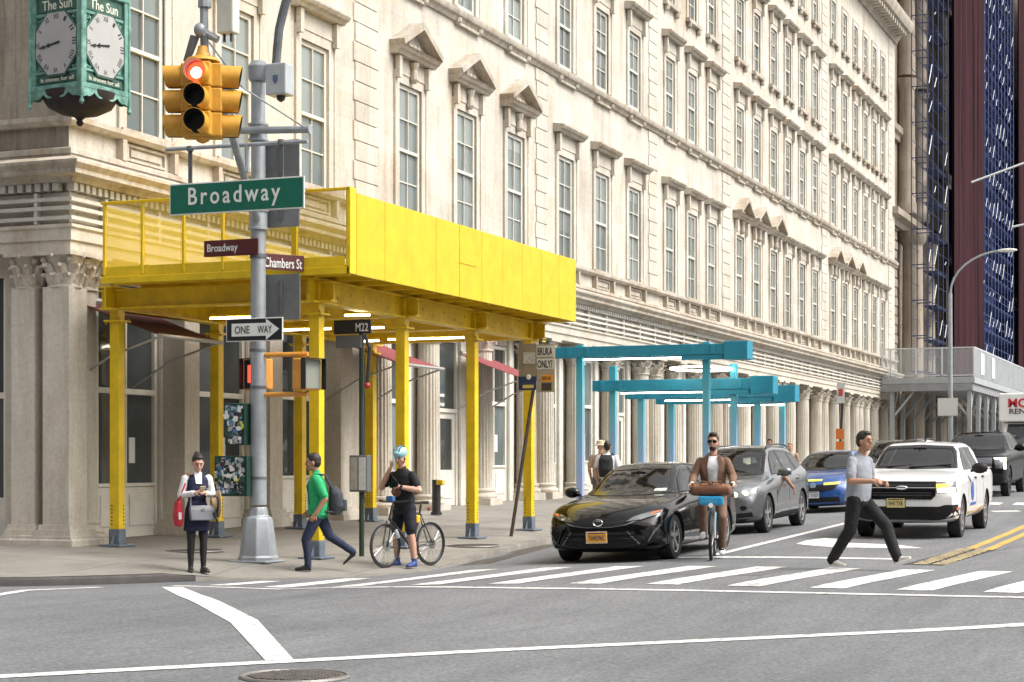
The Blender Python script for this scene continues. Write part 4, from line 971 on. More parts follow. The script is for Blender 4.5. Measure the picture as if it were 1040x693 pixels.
for z0_,z1_,e_ in((6.98,7.06,.53),(7.24,7.28,.5),(8.1,8.15,.5),(8.42,8.48,.53),(8.6,8.75,.58)): cbox(-e_,e_,-e_,e_,z0_,z1_,mb)
mb.build('moulding',cop,ck,bevel=.01)
mb=MB(); mb.lathe((CC.x,CC.y,0),[(.03,6.65),(.06,6.69),(.035,6.74),(.1,6.79),(.3,6.83),(.48,6.92),(.55,7.03),(.57,7.13)],20); mb.build('underside_bowl',cun,ck,smooth=40)
mb=MB(); mb.lathe((CC.x,CC.y,.13),[(.7,8.75),(.62,8.95),(.4,9.25),(.2,9.4),(.1,9.6),(.03,9.9)],4); mb.build('roof',copd,ck)
for k,(f,s_) in enumerate(((-ex,-ey),(-ey,ex),(ex,ey),(ey,-ex))):
    u=V((0,0,1)); c_=CC+f*.46; zc=7.68
    mb=MB() # valance
    pts=[(-.5,7.0)]+[(-.5+1.0*i/24,6.93-.07*abs(math.sin(i*math.pi/6))-(.05 if i in(0,1,23,24) else 0)) for i in range(25)]+[(.5,7.0)]
    mb.prism([c_+f*.05+s_*a+u*z for a,z in pts],f*.015); mb.build('valance',cop,ck)
    o8=lambda r,z,d_:[c_+f*d_+s_*(r*math.cos(R(22.5+45*i))*.97)+u*(z+r*1.12*math.sin(R(22.5+45*i))) for i in range(8)]
    mb=MB(); mb.prism(o8(.475,zc,.0),f*.05); fr_=mb.build('dial_rim',copd,ck)
    MB().prism(o8(.445,zc,.052),f*.004).build('dial',cface,fr_)
    mb=MB(); num=['XII','I','II','III','IIII','V','VI','VII','VIII','IX','X','XI']
    for i in range(12):
        a=R(90-30*i); wd=.03*len(num[i])+.02; rd=.365
        text('numeral',num[i],c_+f*.058+s_*(rd*math.cos(a))+u*(zc+rd*1.1*math.sin(a)),s_*math.cos(a-R(90))+u*math.sin(a-R(90)),-s_*math.sin(a-R(90))+u*math.cos(a-R(90)),wd*.9,.075,bsign,fr_,.002,.0)
    for L,w_,ang in((.2,.028,R(90-30*8.72)),(.35,.02,R(90-6*43.5))):
        d_=s_*math.cos(ang)+u*math.sin(ang); q=-s_*math.sin(ang)+u*math.cos(ang); o_=c_+f*.062+u*zc
        mb=MB(); mb.prism([o_-d_*.08-q*w_*.6,o_+d_*L*.6-q*w_*.4,o_+d_*L*.68-q*w_*1.3,o_+d_*L,o_+d_*L*.68+q*w_*1.3,o_+d_*L*.6+q*w_*.4,o_-d_*.08+q*w_*.6],f*.006); mb.build('hand',bsign,fr_)
    mb=MB() # corner scrolls
    for sx_ in(-1,1):
        for sz in(-1,1):
            q=c_+f*.012+s_*sx_*.36+u*(zc+sz*.38); mb.tube([q+s_*(.07*math.cos(t)*(1-t/9))*sx_+u*(.06*math.sin(t)*(1-t/9))*sz for t in [i*.6 for i in range(14)]],.014,6); mb.sph(q-s_*sx_*.05+u*sz*-.01,.03,6,4)
    mb.build('scrollwork',cop,ck,smooth=True)
    MB().obox(c_+f*.012+u*8.27,f*.012,s_*.4,u*.1).build('name_band',copd,ck); text('lettering','The Sun',c_+f*.027+u*8.27,s_,u,.6,.15,gold,ck,.003,.012)
    MB().obox(c_+f*.012+u*7.15,f*.012,s_*.4,u*.05).build('motto_band',copd,ck); text('lettering','It shines for all',c_+f*.027+u*7.15,s_,u,.66,.06,gold,ck,.003,.01)
MB().tube([(CC.x,CC.y,9.5),(CC.x+.4,CC.y+.3,9.7),(24.88,17.7,9.3)],.07,8).tube([(CC.x+.1,CC.y+.1,9.4),(24.88,17.75,8.2)],.05,8).build('wall_bracket',copd,ck)
# ================================================================ small street furniture
dgr=M('dark_green_pole',(.018,.035,.022),.5,noise=(4,.3))
bx,by=26.2,13.0
z0=walk(bx,by)
bs=thing('bus_stop_pole','slim dark green bus stop pole with a schedule case and M22 flag','bus stop',(bx,by,z0))
MB().cyl((bx,by,z0),(bx,by,z0+3.75),.042,n=10).build('shaft',dgr,bs,smooth=30)
MB().box(bx-.09,bx-.045,by-.2,by+.45,z0+3.52,z0+3.74).build('flag',blk,bs,bevel=.006); MB().box(bx-.08,bx-.03,by-.02,by+.42,z0+3.3,z0+3.5).build('lower_flag',M('flag_grey',(.12,.13,.14),.5),bs)
text('lettering','M22',(bx-.094,by-.05,z0+3.62),(0,-1,0),(0,0,1),.22,.13,wsign,bs,.003,.01)
sc2=MB().box(bx-.1,bx+.06,by-.14,by+.17,z0+1.02,z0+1.6).build('schedule_case',M('case_frame',(.1,.11,.11),.5),bs,bevel=.01)
MB().box(bx-.106,bx-.101,by-.12,by+.0,z0+1.05,z0+1.57).build('timetable',M('timetable_paper',(.6,.6,.63),.5,noise=(9,.25)),sc2); MB().box(bx-.106,bx-.101,by+.025,by+.15,z0+1.05,z0+1.57).build('timetable',M('timetable_grey',(.36,.35,.32),.5,noise=(9,.3)),sc2)
MB().tube([(bx-.06,by-.08,z0+3.5),(bx-.06,by-.17,z0+3.3),(bx-.06,by-.13,z0+2.75)],.03,6).build('cable',blk,bs); MB().sph((bx-.06,by-.13,z0+2.7),.05).build('red_tag',M('red_plastic',(.4,.02,.03),.4),bs,smooth=True)
# leaning pole
lp=thing('sign_pole','brown leaning sign pole with stencilled boards under the yellow shed end','sign pole',(32.46,12.95,walk(32.46,12.95)))
b0=V((32.46,12.95,walk(32.46,12.95))); b1=V((32.75,12.45,3.9)); brn=M('rusty_brown',(.07,.05,.035),.75,.2,noise=(6,.4)); tan=M('tan_board',(.27,.22,.14),.7,noise=(3,.25))
MB().beam(b0,b1,.13,.05).build('post',brn,lp,bevel=.006)
L_=V((0,-1,0)); ax=(b1-b0).normalized()
def bd(name,dy,z,w_,h,m,t=.012,x=32.55):
    return MB().obox((x,12.45+dy,z),(t/2,0,0),(0,w_/2,0),(0,0,h/2)).build(name,m,lp)
bd('board',.2,3.48,.36,.62,tan); bd('board',-.17,3.32,.36,.9,M('tan_board_right',(.36,.31,.22),.7,noise=(3,.3)),.02)
for s,dy,z,w_,h in(('BRUKA',-.16,3.64,.3,.15),('ONLY?',-.16,3.4,.3,.15)):
    bd('stencil_patch',dy,z,.33,.2,M('stencil_white',(.6,.58,.52),.7),.006,32.536); text('lettering',s,(32.53,12.45+dy,z),(0,-1,0),(0,0,1),w_,h,bsign,lp,.003,.02)
bd('sticker',-.2,3.13,.22,.13,M('orange_sticker',(.75,.3,.02),.6),.006,32.536); bd('sticker',-.19,2.97,.2,.14,M('dark_sticker',(.05,.04,.03),.6),.006,32.536); text('lettering','BRUK',(32.53,12.25,3.13),(0,-1,0),(0,0,1),.18,.07,bsign,lp,.003)
bd('sticker',.16,3.52,.24,.22,M('pale_print',(.5,.48,.42),.7,noise=(30,.5)),.006,32.54)
bd('sticker',.2,3.04,.36,.26,M('navy_sticker',(.02,.035,.1),.6,noise=(14,.5)),.01,32.535); bd('sticker',.18,2.98,.22,.06,M('yellow_sticker',(.6,.5,.1),.6),.004,32.527); MB().sph((32.53,12.62,3.16),(.01,.05,.05)).build('sticker',wsign,lp)
# bollard
z0=walk(38,17.0); bo=thing('bollard','short black post with a yellow clamp beside the fluted column','bollard',(37.6,16.8,z0))
MB().cyl((37.6,16.8,z0),(37.6,16.8,z0+.78),.1,n=14).lathe((37.6,16.8,0),[(.13,z0),(.13,z0+.05),(.1,z0+.06)],14).build('body',blk,bo,smooth=30); MB().obox((37.58,16.72,z0+.72),(.07,0,0),(0,.11,0),(0,0,.06)).build('clamp',M('yellow_plastic',(.6,.4,.03),.5),bo,bevel=.02)
# street lamp
z0=walk(89.5,12.9); sl_=thing('street_lamp','tall grey cobra-head street lamp before the grey shed','street lamp',(89.5,13.1,z0))
MB().cyl((89.5,13.1,z0),(89.5,13.1,9.7),.13,.085,12).lathe((89.5,13.1,z0),[(.3,0),(.28,.1),(.2,.8),(.14,.9)],8).build('shaft',galvp,sl_,smooth=30)
pts=[(89.5+.15*t,13.1-2.5*(1-math.cos(t*1.5)),9.7+1.95*math.sin(t*1.5)) for t in [i/8 for i in range(9)]]
MB().tube([(89.5,13.1,9.4)]+pts,.05,8).build('arm',galvp,sl_,smooth=30)
e_=V(pts[-1]); MB().sph(e_+V((0,-.3,.0)),(.16,.48,.09)).build('lamp_head',M('lamp_head',(.6,.61,.6),.4),sl_,smooth=True)
signboard('traffic_sign','blank white parking sign on the far street lamp','traffic sign',(89.3,13.2,4.25),RT,.95,.85,M('sign_white_dull',(.55,.56,.55),.5),als)
# no-parking post with orange boards
z0=walk(62.8,12.9); np_=thing('sign_pole','thin black pole with two orange boards on the far pavement','sign pole',(62.8,12.9,z0))
MB().cyl((62.9,13.02,z0),(62.75,12.78,4.25),.045,n=8).build('post',blk,np_)
orb=M('orange_board',(.62,.17,.03),.7); wb=M('sign_white_dull',(.55,.56,.55),.5)
for z in(2.55,2.12): MB().box(62.7,62.72,12.76,13.04,z-.18,z+.18).build('orange_board',orb,np_)
MB().box(62.68,62.7,12.74,13.0,3.6,4.3).build('white_board',wb,np_); MB().box(62.67,62.678,12.8,12.94,3.85,4.1).build('red_mark',M('red_print',(.5,.05,.05),.6),np_)
# far mast arms at the right edge
ma=thing('mast_arm_pole','pale mast arm pole reaching in from the far right','pole',(63,2.3,walk(63,4)))
MB().cyl((63,2.3,.4),(63,2.3,9.5),.14,.1,10).build('shaft',galvp,ma,smooth=30); MB().tube([(63,2.3,12.6),(62.3,5.6,11.75),(61.3,8.3,10.7)],.035,8).build('upper_arm',M('pale_galvanised',(.55,.56,.57),.5,.3),ma,smooth=30); MB().tube([(63,2.3,10.1),(62,6,9.45),(61.8,7.05,9.25)],.035,8).build('lower_arm',M('pale_galvanised',(.55,.56,.57),.5,.3),ma,smooth=30); MB().cyl((63,2.3,9.5),(63,2.3,12.7),.1,.08,10).build('mast',galvp,ma)
# manholes and covers
iron=M('cast_iron',(.11,.10,.092),.75,.2,noise=(14,.5))
def cover(x,y,r,label,zf,ring=True):
    z=zf(x,y); r_=thing('manhole_cover',label,'manhole cover',(x,y,z)); mb=MB()
    mb.cyl((x,y,z-.05),(x,y,z+.012),r,n=40); mb.build('plate',iron,r_)
    mb=MB()
    for i in range(-6,7):
        for j in range(-6,7):
            a,b_=i*r/6.8,j*r/6.8
            if a*a+b_*b_<(r*.86)**2: mb.box(x+a-.02,x+a+.02,y+b_-.02,y+b_+.02,z+.0121,z+.02)
    mb.build('studs',iron,r_)
    mb=MB(); mb.tube([(x+r*1.06*math.cos(t),y+r*1.06*math.sin(t),z+.005) for t in [i*2*math.pi/40 for i in range(40)]],.018,6,closed=True); mb.build('rim',M('rim_metal',(.2,.19,.18),.5,.4),r_)
cover(11.72,6.35,.36,'round studded manhole cover in the road at the bottom edge',road)
cover(25.3,15.5,.42,'round iron cover in the pavement left of the woman',walk); cover(29.6,12.55,.45,'round iron cover near the kerb behind the cyclist',walk)
# ================================================================ vehicles
def paint(name,col,rough=.28,metal=.0,noise=None,coat=1): return M(name,col,rough,metal,noise=noise,coat=coat,spec=.12 if max(col)<.01 else .5)
cg_=M('car_glass',(.012,.015,.016),.03,spec=.75); rub=M('tyre_rubber',(.018,.018,.019),.85,bump=(40,.3)); well=M('wheel_well',(.006,.006,.007),.95); pla=M('black_plastic',(.009,.009,.01),.6,spec=.3); glo=M('gloss_black',(.005,.005,.006),.2,coat=.25,spec=.2)
alloy=M('alloy',(.5,.5,.5),.3,.85); alloyd=M('dark_alloy',(.06,.06,.065),.35,.7); chrome=M('chrome',(.72,.73,.75),.12,1); lampg=M('lamp_glass',(.12,.13,.14),.1,.3,coat=1); amber=M('amber_lens',(.55,.14,.02),.25,coat=.5)
beamw=M('headlight_on',(1,.95,.85),.3,emit=((1,.93,.8),6)); ambon=M('indicator_on',(1,.45,.08),.3,emit=((1,.33,.02),2.6)); warmon=M('warm_headlight_on',(1,.8,.5),.3,emit=((1,.78,.42),2.6))
plateo=M('orange_plate',(.75,.36,.04),.5); platey=M('yellow_plate',(.62,.52,.22),.5); platew=M('white_plate',(.6,.62,.66),.5); pink=M('plate_ink',(.05,.04,.12),.5)
cgc,nd,ln,b=nodes('clear_car_glass'); nt_=cgc.node_tree
fr_n=nd('Fresnel',IOR=1.5); tr_n=nd('BsdfTransparent'); tr_n.inputs['Color'].default_value=(.66,.73,.70,1); gl_n=nd('BsdfGlossy',Roughness=.02); mx_n=nd('MixShader')
mr_n=nd('MapRange'); mr_n.inputs['To Min'].default_value=.07; mr_n.inputs['To Max'].default_value=1; ln(fr_n.outputs[0],mr_n.inputs['Value']); ln(mr_n.outputs[0],mx_n.inputs[0]); ln(tr_n.outputs[0],mx_n.inputs[1]); ln(gl_n.outputs[0],mx_n.inputs[2]); ln(mx_n.outputs[0],nt_.nodes['Material Output'].inputs['Surface'])
dashm=M('dashboard',(.02,.02,.022),.7,noise=(8,.2)); seatm=M('seat_cloth',(.045,.045,.048),.85,noise=(9,.25))
class Car:
    def __init__(s,name,label,cat,spec,pm,loc,rotz=0,group=None):
        s.sp=spec; s.holes=[]; s.r=thing(name,label,cat,loc[:3],rotz,group); s.pm=pm
        if len(loc)>3: s.r.rotation_euler=(loc[3],loc[4],0)
        sp=spec; L=sp['L']; T=pchip(*zip(*sp['top'])); B=pchip(*zip(*sp['belt'])); W=pchip(*zip(*sp['wid'])); WT=pchip(*zip(*sp['wtop'])); ZB=pchip(*zip(*sp['bot']))
        xs=[0]; 
        while xs[-1]<L: xs.append(xs[-1]+(.035 if xs[-1]<.5 else .045))
        xs[-1]=L
        nose=pchip(*zip(*sp['nose'])); tail=pchip(*zip(*sp.get('tail',[(0,0),(2,0)])))
        NP=44; rings=[]
        tum=sp.get('tum',.5)
        for x in xs:
            zb,zt,zl,wm,wt=ZB(x),T(x),B(x),W(x),WT(x); zl=min(zl,zt-.03)
            h=zl-zb; gh=zt-zl; e=min(.07,gh*.45)
            pts=[(0,zb-.03),(.55*wm,zb-.02),(.86*wm,zb+.005),(.95*wm,zb+.05),(.985*wm,zb+.14*h),(1.0*wm,zb+.42*h),(.995*wm,zb+.66*h),(1.0*wm,zb+.82*h),(.985*wm,zb+.93*h),(.955*wm,zl)]
            w0=.955*wm
            if gh>.2:
                for t in(.12,.4,.75): pts.append((w0+(wt-w0)*(t**.9),zl+(zt-e-zl)*t))
                pts+=[(wt-.01,zt-e),(wt-.07,zt-e*.42),(.62*wt,zt-.018),(.3*wt,zt-.004),(0,zt)]
            else: pts+=[(w0*.97+.0*wt,zl+gh*.18),(wt+.02,zl+gh*.5),(wt*.9,zl+gh*.72),(.6*wt,zt-.012),(.3*wt,zt-.004),(0,zt)]
            # resample by length
            d=[0]
            for a,b_ in zip(pts[:-1],pts[1:]): d.append(d[-1]+math.hypot(b_[0]-a[0],b_[1]-a[1]))
            # fixed parameter positions keep rows aligned along the body
            fy=pchip(d,[p[0] for p in pts]); fz=pchip(d,[p[1] for p in pts]); n0=d[9]
            tt=[n0*i/16 for i in range(16)]+[n0+(d[-1]-n0)*i/(NP-17) for i in range(NP-16)]
            rings.append([(x,fy(t),fz(t)) for t in tt])
        mb=MB(); v=[];idx=[]
        for r_ in rings:
            full=[(x,-y,z) for x,y,z in r_[1:-1][::-1]]
            ring=r_+full; idx.append(len(ring)); v+=ring
        n=idx[0]; f=[]
        for i in range(len(rings)-1):
            for t in range(n): f.append((i*n+t,i*n+(t+1)%n,(i+1)*n+(t+1)%n,(i+1)*n+t))
        mb.add(v,f)
        for ring in(rings[0],rings[-1]): # half sections span the full width
            K=10; rows=[]
            for (x,y,z) in ring: rows.append([(x,y*(1-2*k/K),z) for k in range(K+1)])
            vv=[p for q in rows for p in q]; mb.add(vv,[(i*(K+1)+k,i*(K+1)+k+1,(i+1)*(K+1)+k+1,(i+1)*(K+1)+k) for i in range(len(rows)-1) for k in range(K)])
        fc,rc=sp.get('fc',.22),sp.get('rc',.15); W0=W(L/2)
        vs2=[]
        for (x,y,z) in mb.v:
            wf=max(0,1-x/.9)**2; wr=max(0,1-(L-x)/.9)**2
            q=abs(y)/W0
            x2=x+wf*(nose(z)+fc*q**2.6)-wr*(tail(z)+rc*q**2.6)
            vs2.append((x2,y,z))
        mb.v=vs2
        body=mb.build('body',[pm,well],s.r,local=True); b=bmesh.new(); b.from_mesh(body.data); bmesh.ops.remove_doubles(b,verts=b.verts,dist=.0008); bmesh.ops.recalc_face_normals(b,faces=b.faces); b.to_mesh(body.data); b.free()
        wr_=sp['wr']; s.wx=sp['wheels']
        for wx in s.wx:
            for sd in(-1,1):
                cb=MB(); cb.cyl((wx,sd*(W0+.2),wr_),(wx,sd*(W0-.33),wr_),wr_*1.13,n=36)
                co=cb.build('cut',well,None); co.matrix_world=s.mat(); bpy.context.view_layer.update()
                mo=body.modifiers.new('b','BOOLEAN'); mo.operation='DIFFERENCE'; mo.object=co; mo.solver='EXACT'; mo.material_mode='TRANSFER'
                me=evalmesh(body); body.modifiers.clear(); old=body.data; body.data=me; bpy.data.objects.remove(co)
        me=body.data; me.name='body'; shade(me,sp.get('sharp',38)); s.body=body
        s.bvh=BVHTree.FromPolygons([v.co.copy() for v in me.vertices],[tuple(p.vertices) for p in me.polygons])
        s.W=W0; s.L=L
        for wx in s.wx:
            for sd in(-1,1): s.wheel(wx,sd)
    def mat(s): return Matrix.Translation(s.r.location)@s.r.rotation_euler.to_matrix().to_4x4()
    def wheel(s,wx,sd):
        sp=s.sp; r=sp['wr']; w_=sp.get('tw',.215); yo=sd*(s.W-.03); yi=yo-sd*w_; rr=r*sp.get('rim',.68)
        mb=MB(); prof=[(rr,yi),(r*.96,yi),(r,yi+sd*.03),(r,yo-sd*.03),(r*.965,yo),(rr*1.02,yo+sd*.004),(rr,yo-sd*.02),(rr,yi)]
        mb.lathe((wx,0,r),prof,36,axis='y',caps=False); t=mb.build('wheel',rub,s.r,local=True,smooth=35)
        am=sp.get('alloy',alloy)
        mb=MB(); mb.lathe((wx,0,r),[(rr*1.0,yo-sd*.005),(rr*.93,yo-sd*.012),(rr*.92,yo-sd*.08)],36,axis='y',caps=False)
        n=sp.get('spokes',5)
        for i in range(n):
            a=2*math.pi*i/n+.3
            for da in((-.13,.13) if sp.get('dbl',True) else (0,)):
                p0=V((wx+.05*math.cos(a+da),yo-sd*.035,r+.05*math.sin(a+da))); p1=V((wx+rr*.95*math.cos(a+da*.9),yo-sd*.02,r+rr*.95*math.sin(a+da*.9)))
                mb.beam(p0,p1,sp.get('spw',.035),.03,up=(0,1,0))
        mb.cyl((wx,yo-sd*.05,r),(wx,yo-sd*.012,r),.06,n=14)
        mb.build('rim',am,t,local=True,smooth=35)
        MB().cyl((wx,yo-sd*.1,r),(wx,yo-sd*.085,r),rr*.96,n=24).cyl((wx,yo-sd*.084,r),(wx,yo-sd*.07,r),rr*.62,n=20).build('brake_disc',M('brake_disc',(.06,.06,.06),.5,.6),t,local=True)
    def opening(s,name,poly,mode,rim=.055,both=False,step=.06):
        # glass with a dark border; the body skin behind the clear part is removed later
        cx=sum(p[0] for p in poly)/len(poly); cy=sum(p[1] for p in poly)/len(poly); n=len(poly)
        ar=sum(poly[i][0]*poly[(i+1)%n][1]-poly[(i+1)%n][0]*poly[i][1] for i in range(n)); sg=1 if ar>0 else -1
        inn=[]
        for i in range(n):
            a,b_,c_=V(poly[i-1]),V(poly[i]),V(poly[(i+1)%n]); d1=(b_-a).normalized(); d2=(c_-b_).normalized()
            n1=V((-d1.y,d1.x))*sg; n2=V((-d2.y,d2.x))*sg; m_=n1+n2; m_=m_/max(m_.dot(n1),.3); inn.append(tuple(b_+m_*rim))
        g_=s.patch(name,poly,mode,cgc,.004,step,thick=0)
        q=[[poly[i],poly[(i+1)%n],inn[(i+1)%n],inn[i]] for i in range(n)]
        s.patch('window_rim',q,mode,glo,.009,step,parent=g_,thick=0)
        s.holes.append((mode,poly,.01))
        if both: s.opening(name,[(-u,v) for u,v in poly] if mode in'FR' else poly,{'L':'P','P':'L'}.get(mode,mode),rim,False,step)
    def cut(s):
        me=s.body.data; b=bmesh.new(); b.from_mesh(me); kill=[]
        for f in b.faces:
            c=f.calc_center_median()
            for mode,poly,mg in s.holes:
                if mode=='F' and not(f.normal.x<-.1 and c.x<s.L*.6): continue
                if mode=='R' and not(f.normal.x>.1 and c.x>s.L*.5): continue
                if mode=='L' and not(f.normal.y<-.3): continue
                if mode=='P' and not(f.normal.y>.3): continue
                ok=True
                for v in f.verts:
                    p=(v.co.y,v.co.z) if mode in'FR' else (v.co.x,v.co.z)
                    ins=False;n=len(poly);j=n-1
                    for i in range(n):
                        if (poly[i][1]>p[1])!=(poly[j][1]>p[1]) and p[0]<(poly[j][0]-poly[i][0])*(p[1]-poly[i][1])/(poly[j][1]-poly[i][1])+poly[i][0]: ins=not ins
                        j=i
                    if not ins: ok=False;break
                if ok: kill.append(f);break
        bmesh.ops.delete(b,geom=kill,context='FACES'); b.to_mesh(me); b.free()
    def interior(s,dx,dz,sx,sz,rx=None,top=None,drv=True):
        W=s.W-.12
        MB().prism([(dx-.25,-W,dz-.28),(dx-.1,-W,dz),(dx+.32,-W,dz-.015),(dx+.45,-W,dz-.12),(dx+.42,-W,dz-.5),(dx-.2,-W,dz-.5)],(0,2*W,0)).build('dashboard',dashm,s.r,local=True,bevel=.03)
        for x in([sx] if rx is None else [sx,rx]):
            for y in(-.36,.36):
                F_=MB(); F_.prism([(x+.02,y-.23,sz),(x+.14,y-.23,sz),(x+.3,y-.21,sz+.52),(x+.2,y-.21,sz+.53)],(0,.44,0)); F_.box(x-.42,x+.1,y-.24,y+.24,sz-.14,sz+.02); F_.prism([(x+.24,y-.12,sz+.56),(x+.32,y-.12,sz+.56),(x+.34,y-.11,sz+.74),(x+.27,y-.11,sz+.74)],(0,.24,0)); F_.build('seat',seatm,s.r,local=True,bevel=.04,seg=3)
        c=V((dx+.5,-.36,dz-.02)); MB().tube([c+V((.06*math.sin(a),.18*math.cos(a),.17*math.sin(a))) for a in [i*math.pi/12 for i in range(24)]],.016,6,closed=True).build('steering_wheel',pla,s.r,local=True,smooth=True)
        MB().box(dx-.2,s.L-.5,-W,W,sz-.3,sz-.2).build('cabin_floor',dashm,s.r,local=True)
        if top: MB().tube([(top[0]+.02,0,top[1]+.05),(top[0]+.05,0,top[1])],.01,5).box(top[0]+.05,top[0]+.07,-.12,.12,top[1]-.035,top[1]+.035).build('inner_mirror',pla,s.r,local=True)
    def patch(s,name,poly,mode,m,offs=.004,step=.07,parent=None,thick=.004,mirror=False,both=False,smooth=True):
        b=bmesh.new()
        if mode=='F': conv=lambda u,v:(V((-3,u,v)),V((1,0,0)))
        elif mode=='R': conv=lambda u,v:(V((s.L+3,u,v)),V((-1,0,0)))
        elif mode=='L': conv=lambda u,v:(V((u,-4,v)),V((0,1,0)))     # -y side
        elif mode=='P': conv=lambda u,v:(V((u,4,v)),V((0,-1,0)))     # +y side
        elif mode=='T': conv=lambda u,v:(V((u,v,5)),V((0,0,-1)))
        many=poly if isinstance(poly[0],list) else [poly]
        for q in many: b.faces.new([b.verts.new((u,v,0)) for u,v in q])
        poly0=[p for q in many for p in q]
        us=[p[0] for p in poly0]; vs_=[p[1] for p in poly0]
        for ax,lo,hi in((0,min(us),max(us)),(1,min(vs_),max(vs_))):
            k=math.floor(lo/step)+1
            while k*step<hi-.002:
                co=[0,0,0];no=[0,0,0];co[ax]=k*step;no[ax]=1
                bmesh.ops.bisect_plane(b,geom=b.verts[:]+b.edges[:]+b.faces[:],plane_co=co,plane_no=no); k+=1
        bmesh.ops.triangulate(b,faces=[f for f in b.faces if len(f.verts)>4])
        bad=[]
        for v in b.verts:
            o,d=conv(v.co.x,v.co.y); h=s.bvh.ray_cast(o,d)
            if h[0] is None: bad.append(v)
            else:
                nn=h[1] if h[1].dot(d)<0 else -h[1]
                v.co=h[0]+nn*offs*.6-d*offs*.6
        if bad: bmesh.ops.delete(b,geom=bad,context='VERTS')
        if not b.faces: b.free(); return None
        # thickness: extrude inwards
        bmesh.ops.recalc_face_normals(b,faces=b.faces)
        d0=conv(0,0)[1]
        av=sum((f.normal*f.calc_area() for f in b.faces),V((0,0,0)))
        if av.dot(d0)>0: bmesh.ops.reverse_faces(b,faces=b.faces)
        if thick>0: ret=bmesh.ops.extrude_face_region(b,geom=b.faces[:],use_keep_orig=True)
        nv=[] if thick<=0 else [g_ for g_ in ret['geom'] if isinstance(g_,bmesh.types.BMVert)]
        for v in nv: v.co+=d0*thick
        if thick>0: bmesh.ops.recalc_face_normals(b,faces=b.faces)
        me=bpy.data.meshes.new(name); b.to_mesh(me); b.free(); me.materials.append(m)
        if smooth: shade(me,50)
        o=bpy.data.objects.new(name,me); link(o); o.parent=parent or s.r
        if both:
            md={'L':'P','P':'L'}.get(mode,mode); pp=poly if mode in 'LP' else [(-u,v) for u,v in poly]
            s.patch(name,pp,md,m,offs,step,parent,thick)
        return o
    def mesh(s,mb,name,m,parent=None,smooth=35,bevel=0): return mb.build(name,m,parent or s.r,local=True,smooth=smooth,bevel=bevel)
    def mirrors(s,x,y,z,m,sc=1):
        for sd in(-1,1):
            mb=MB(); mb.sph((x,sd*(y+.12*sc),z),(.075*sc,.125*sc,.085*sc),14,8); mb.beam((x+.02,sd*(y-.02),z-.05),(x+.01,sd*(y+.08),z-.03),.05,.05); o=s.mesh(mb,'mirror',m,smooth=50)
            MB().obox((x+.062*sc,sd*(y+.125*sc),z),(.012,0,0),(0,.095*sc,0),(0,0,.06*sc)).build('mirror_glass',chrome,o,local=True)
    def text(s,st_,x,y,z,w_,h,m,parent): # facing front
        return text('lettering',st_,(x,y,z),(0,-1,0),(0,0,1),w_,h,m,parent,.003,.01,local=True)
    def plate(s,y,z,m,st_,x=None,ink=None):
        h=s.bvh.ray_cast(V((-3,y,z)),V((1,0,0))); x=(h[0].x if h[0] else 0)-.02
        p=MB().box(x-.006,x,y-.155,y+.155,z-.078,z+.078).build('number_plate',m,s.r,local=True,bevel=.003); MB().box(x,x+.03,y-.165,y+.165,z-.088,z+.088).build('plate_frame',chrome if m is plateo else pla,p,local=True)
        s.text(st_,x-.008,y,z-.005,.25,.075,ink or pink,p)
        MB().box(x-.0085,x-.0065,y-.13,y+.13,z+.053,z+.068).build('plate_strip',ink or pink,p,local=True)
# ---- black sedan
bp_=paint('black_car_paint',(.002,.002,.0025),.2,coat=.7)
SED=dict(L=4.88,wr=.335,wheels=(.96,3.78),rim=.7,spokes=5,
 top=[(0,.60),(.06,.70),(.2,.78),(.6,.885),(1.1,.955),(1.42,.99),(1.55,1.03),(2.0,1.27),(2.35,1.40),(2.75,1.445),(3.3,1.435),(3.75,1.36),(4.2,1.15),(4.4,1.08),(4.7,1.06),(4.84,1.0),(4.88,.9)],
 belt=[(0,.52),(.2,.70),(.6,.80),(1.2,.87),(1.6,.905),(2.4,.94),(3.4,.985),(4.2,1.0),(4.88,.86)],
 wid=[(0,.80),(.25,.875),(.6,.91),(1,.92),(2.5,.915),(3.8,.92),(4.5,.89),(4.88,.78)], wtop=[(0,.6),(.5,.68),(1.4,.72),(1.8,.63),(2.4,.56),(3.3,.55),(3.9,.57),(4.3,.66),(4.88,.6)],
 bot=[(0,.25),(.2,.2),(.6,.17),(4.3,.18),(4.7,.24),(4.88,.33)], nose=[(0,.05),(.2,.03),(.4,0),(.55,.02),(.7,.07),(.9,.18)], tail=[(0,.1),(.6,0),(1.1,.1)],fc=.30)
def glasshouse(c,sp,ws,rw,side,pillar=None,rev=None):
    c.opening('windscreen',ws,'F')
    if rw: c.opening('rear_window',rw,'R')
    for poly in side: c.opening('side_window',poly,'L',.04,True)
    c.cut()
sx0=walk
def ground(x,y): return road(x,y)
def place(x,y,L=4.8): # tilt is ignored: a car stands at the mean height of its axles
    z=lambda a,b_:road(x+a,y+b_)
    wb=L*.58; f=(z(.9,.8)+z(.9,-.8))/2; r_=(z(.9+wb,.8)+z(.9+wb,-.8))/2; pt=math.atan((r_-f)/wb); rl=math.atan((z(.9,.8)+z(.9+wb,.8)-z(.9,-.8)-z(.9+wb,-.8))/2/1.6)
    return (x,y,f-.9*math.tan(pt)-.004,rl,-pt)
ca=Car('sedan','glossy black sedan stopped at the crosswalk, orange licence plate','car',SED,bp_,place(25.43,8.76))
ws=[(-.66,.98),(-.33,.965),(0,.96),(.33,.965),(.66,.98),(.56,1.30),(.49,1.385),(0,1.405),(-.49,1.385),(-.56,1.30)]
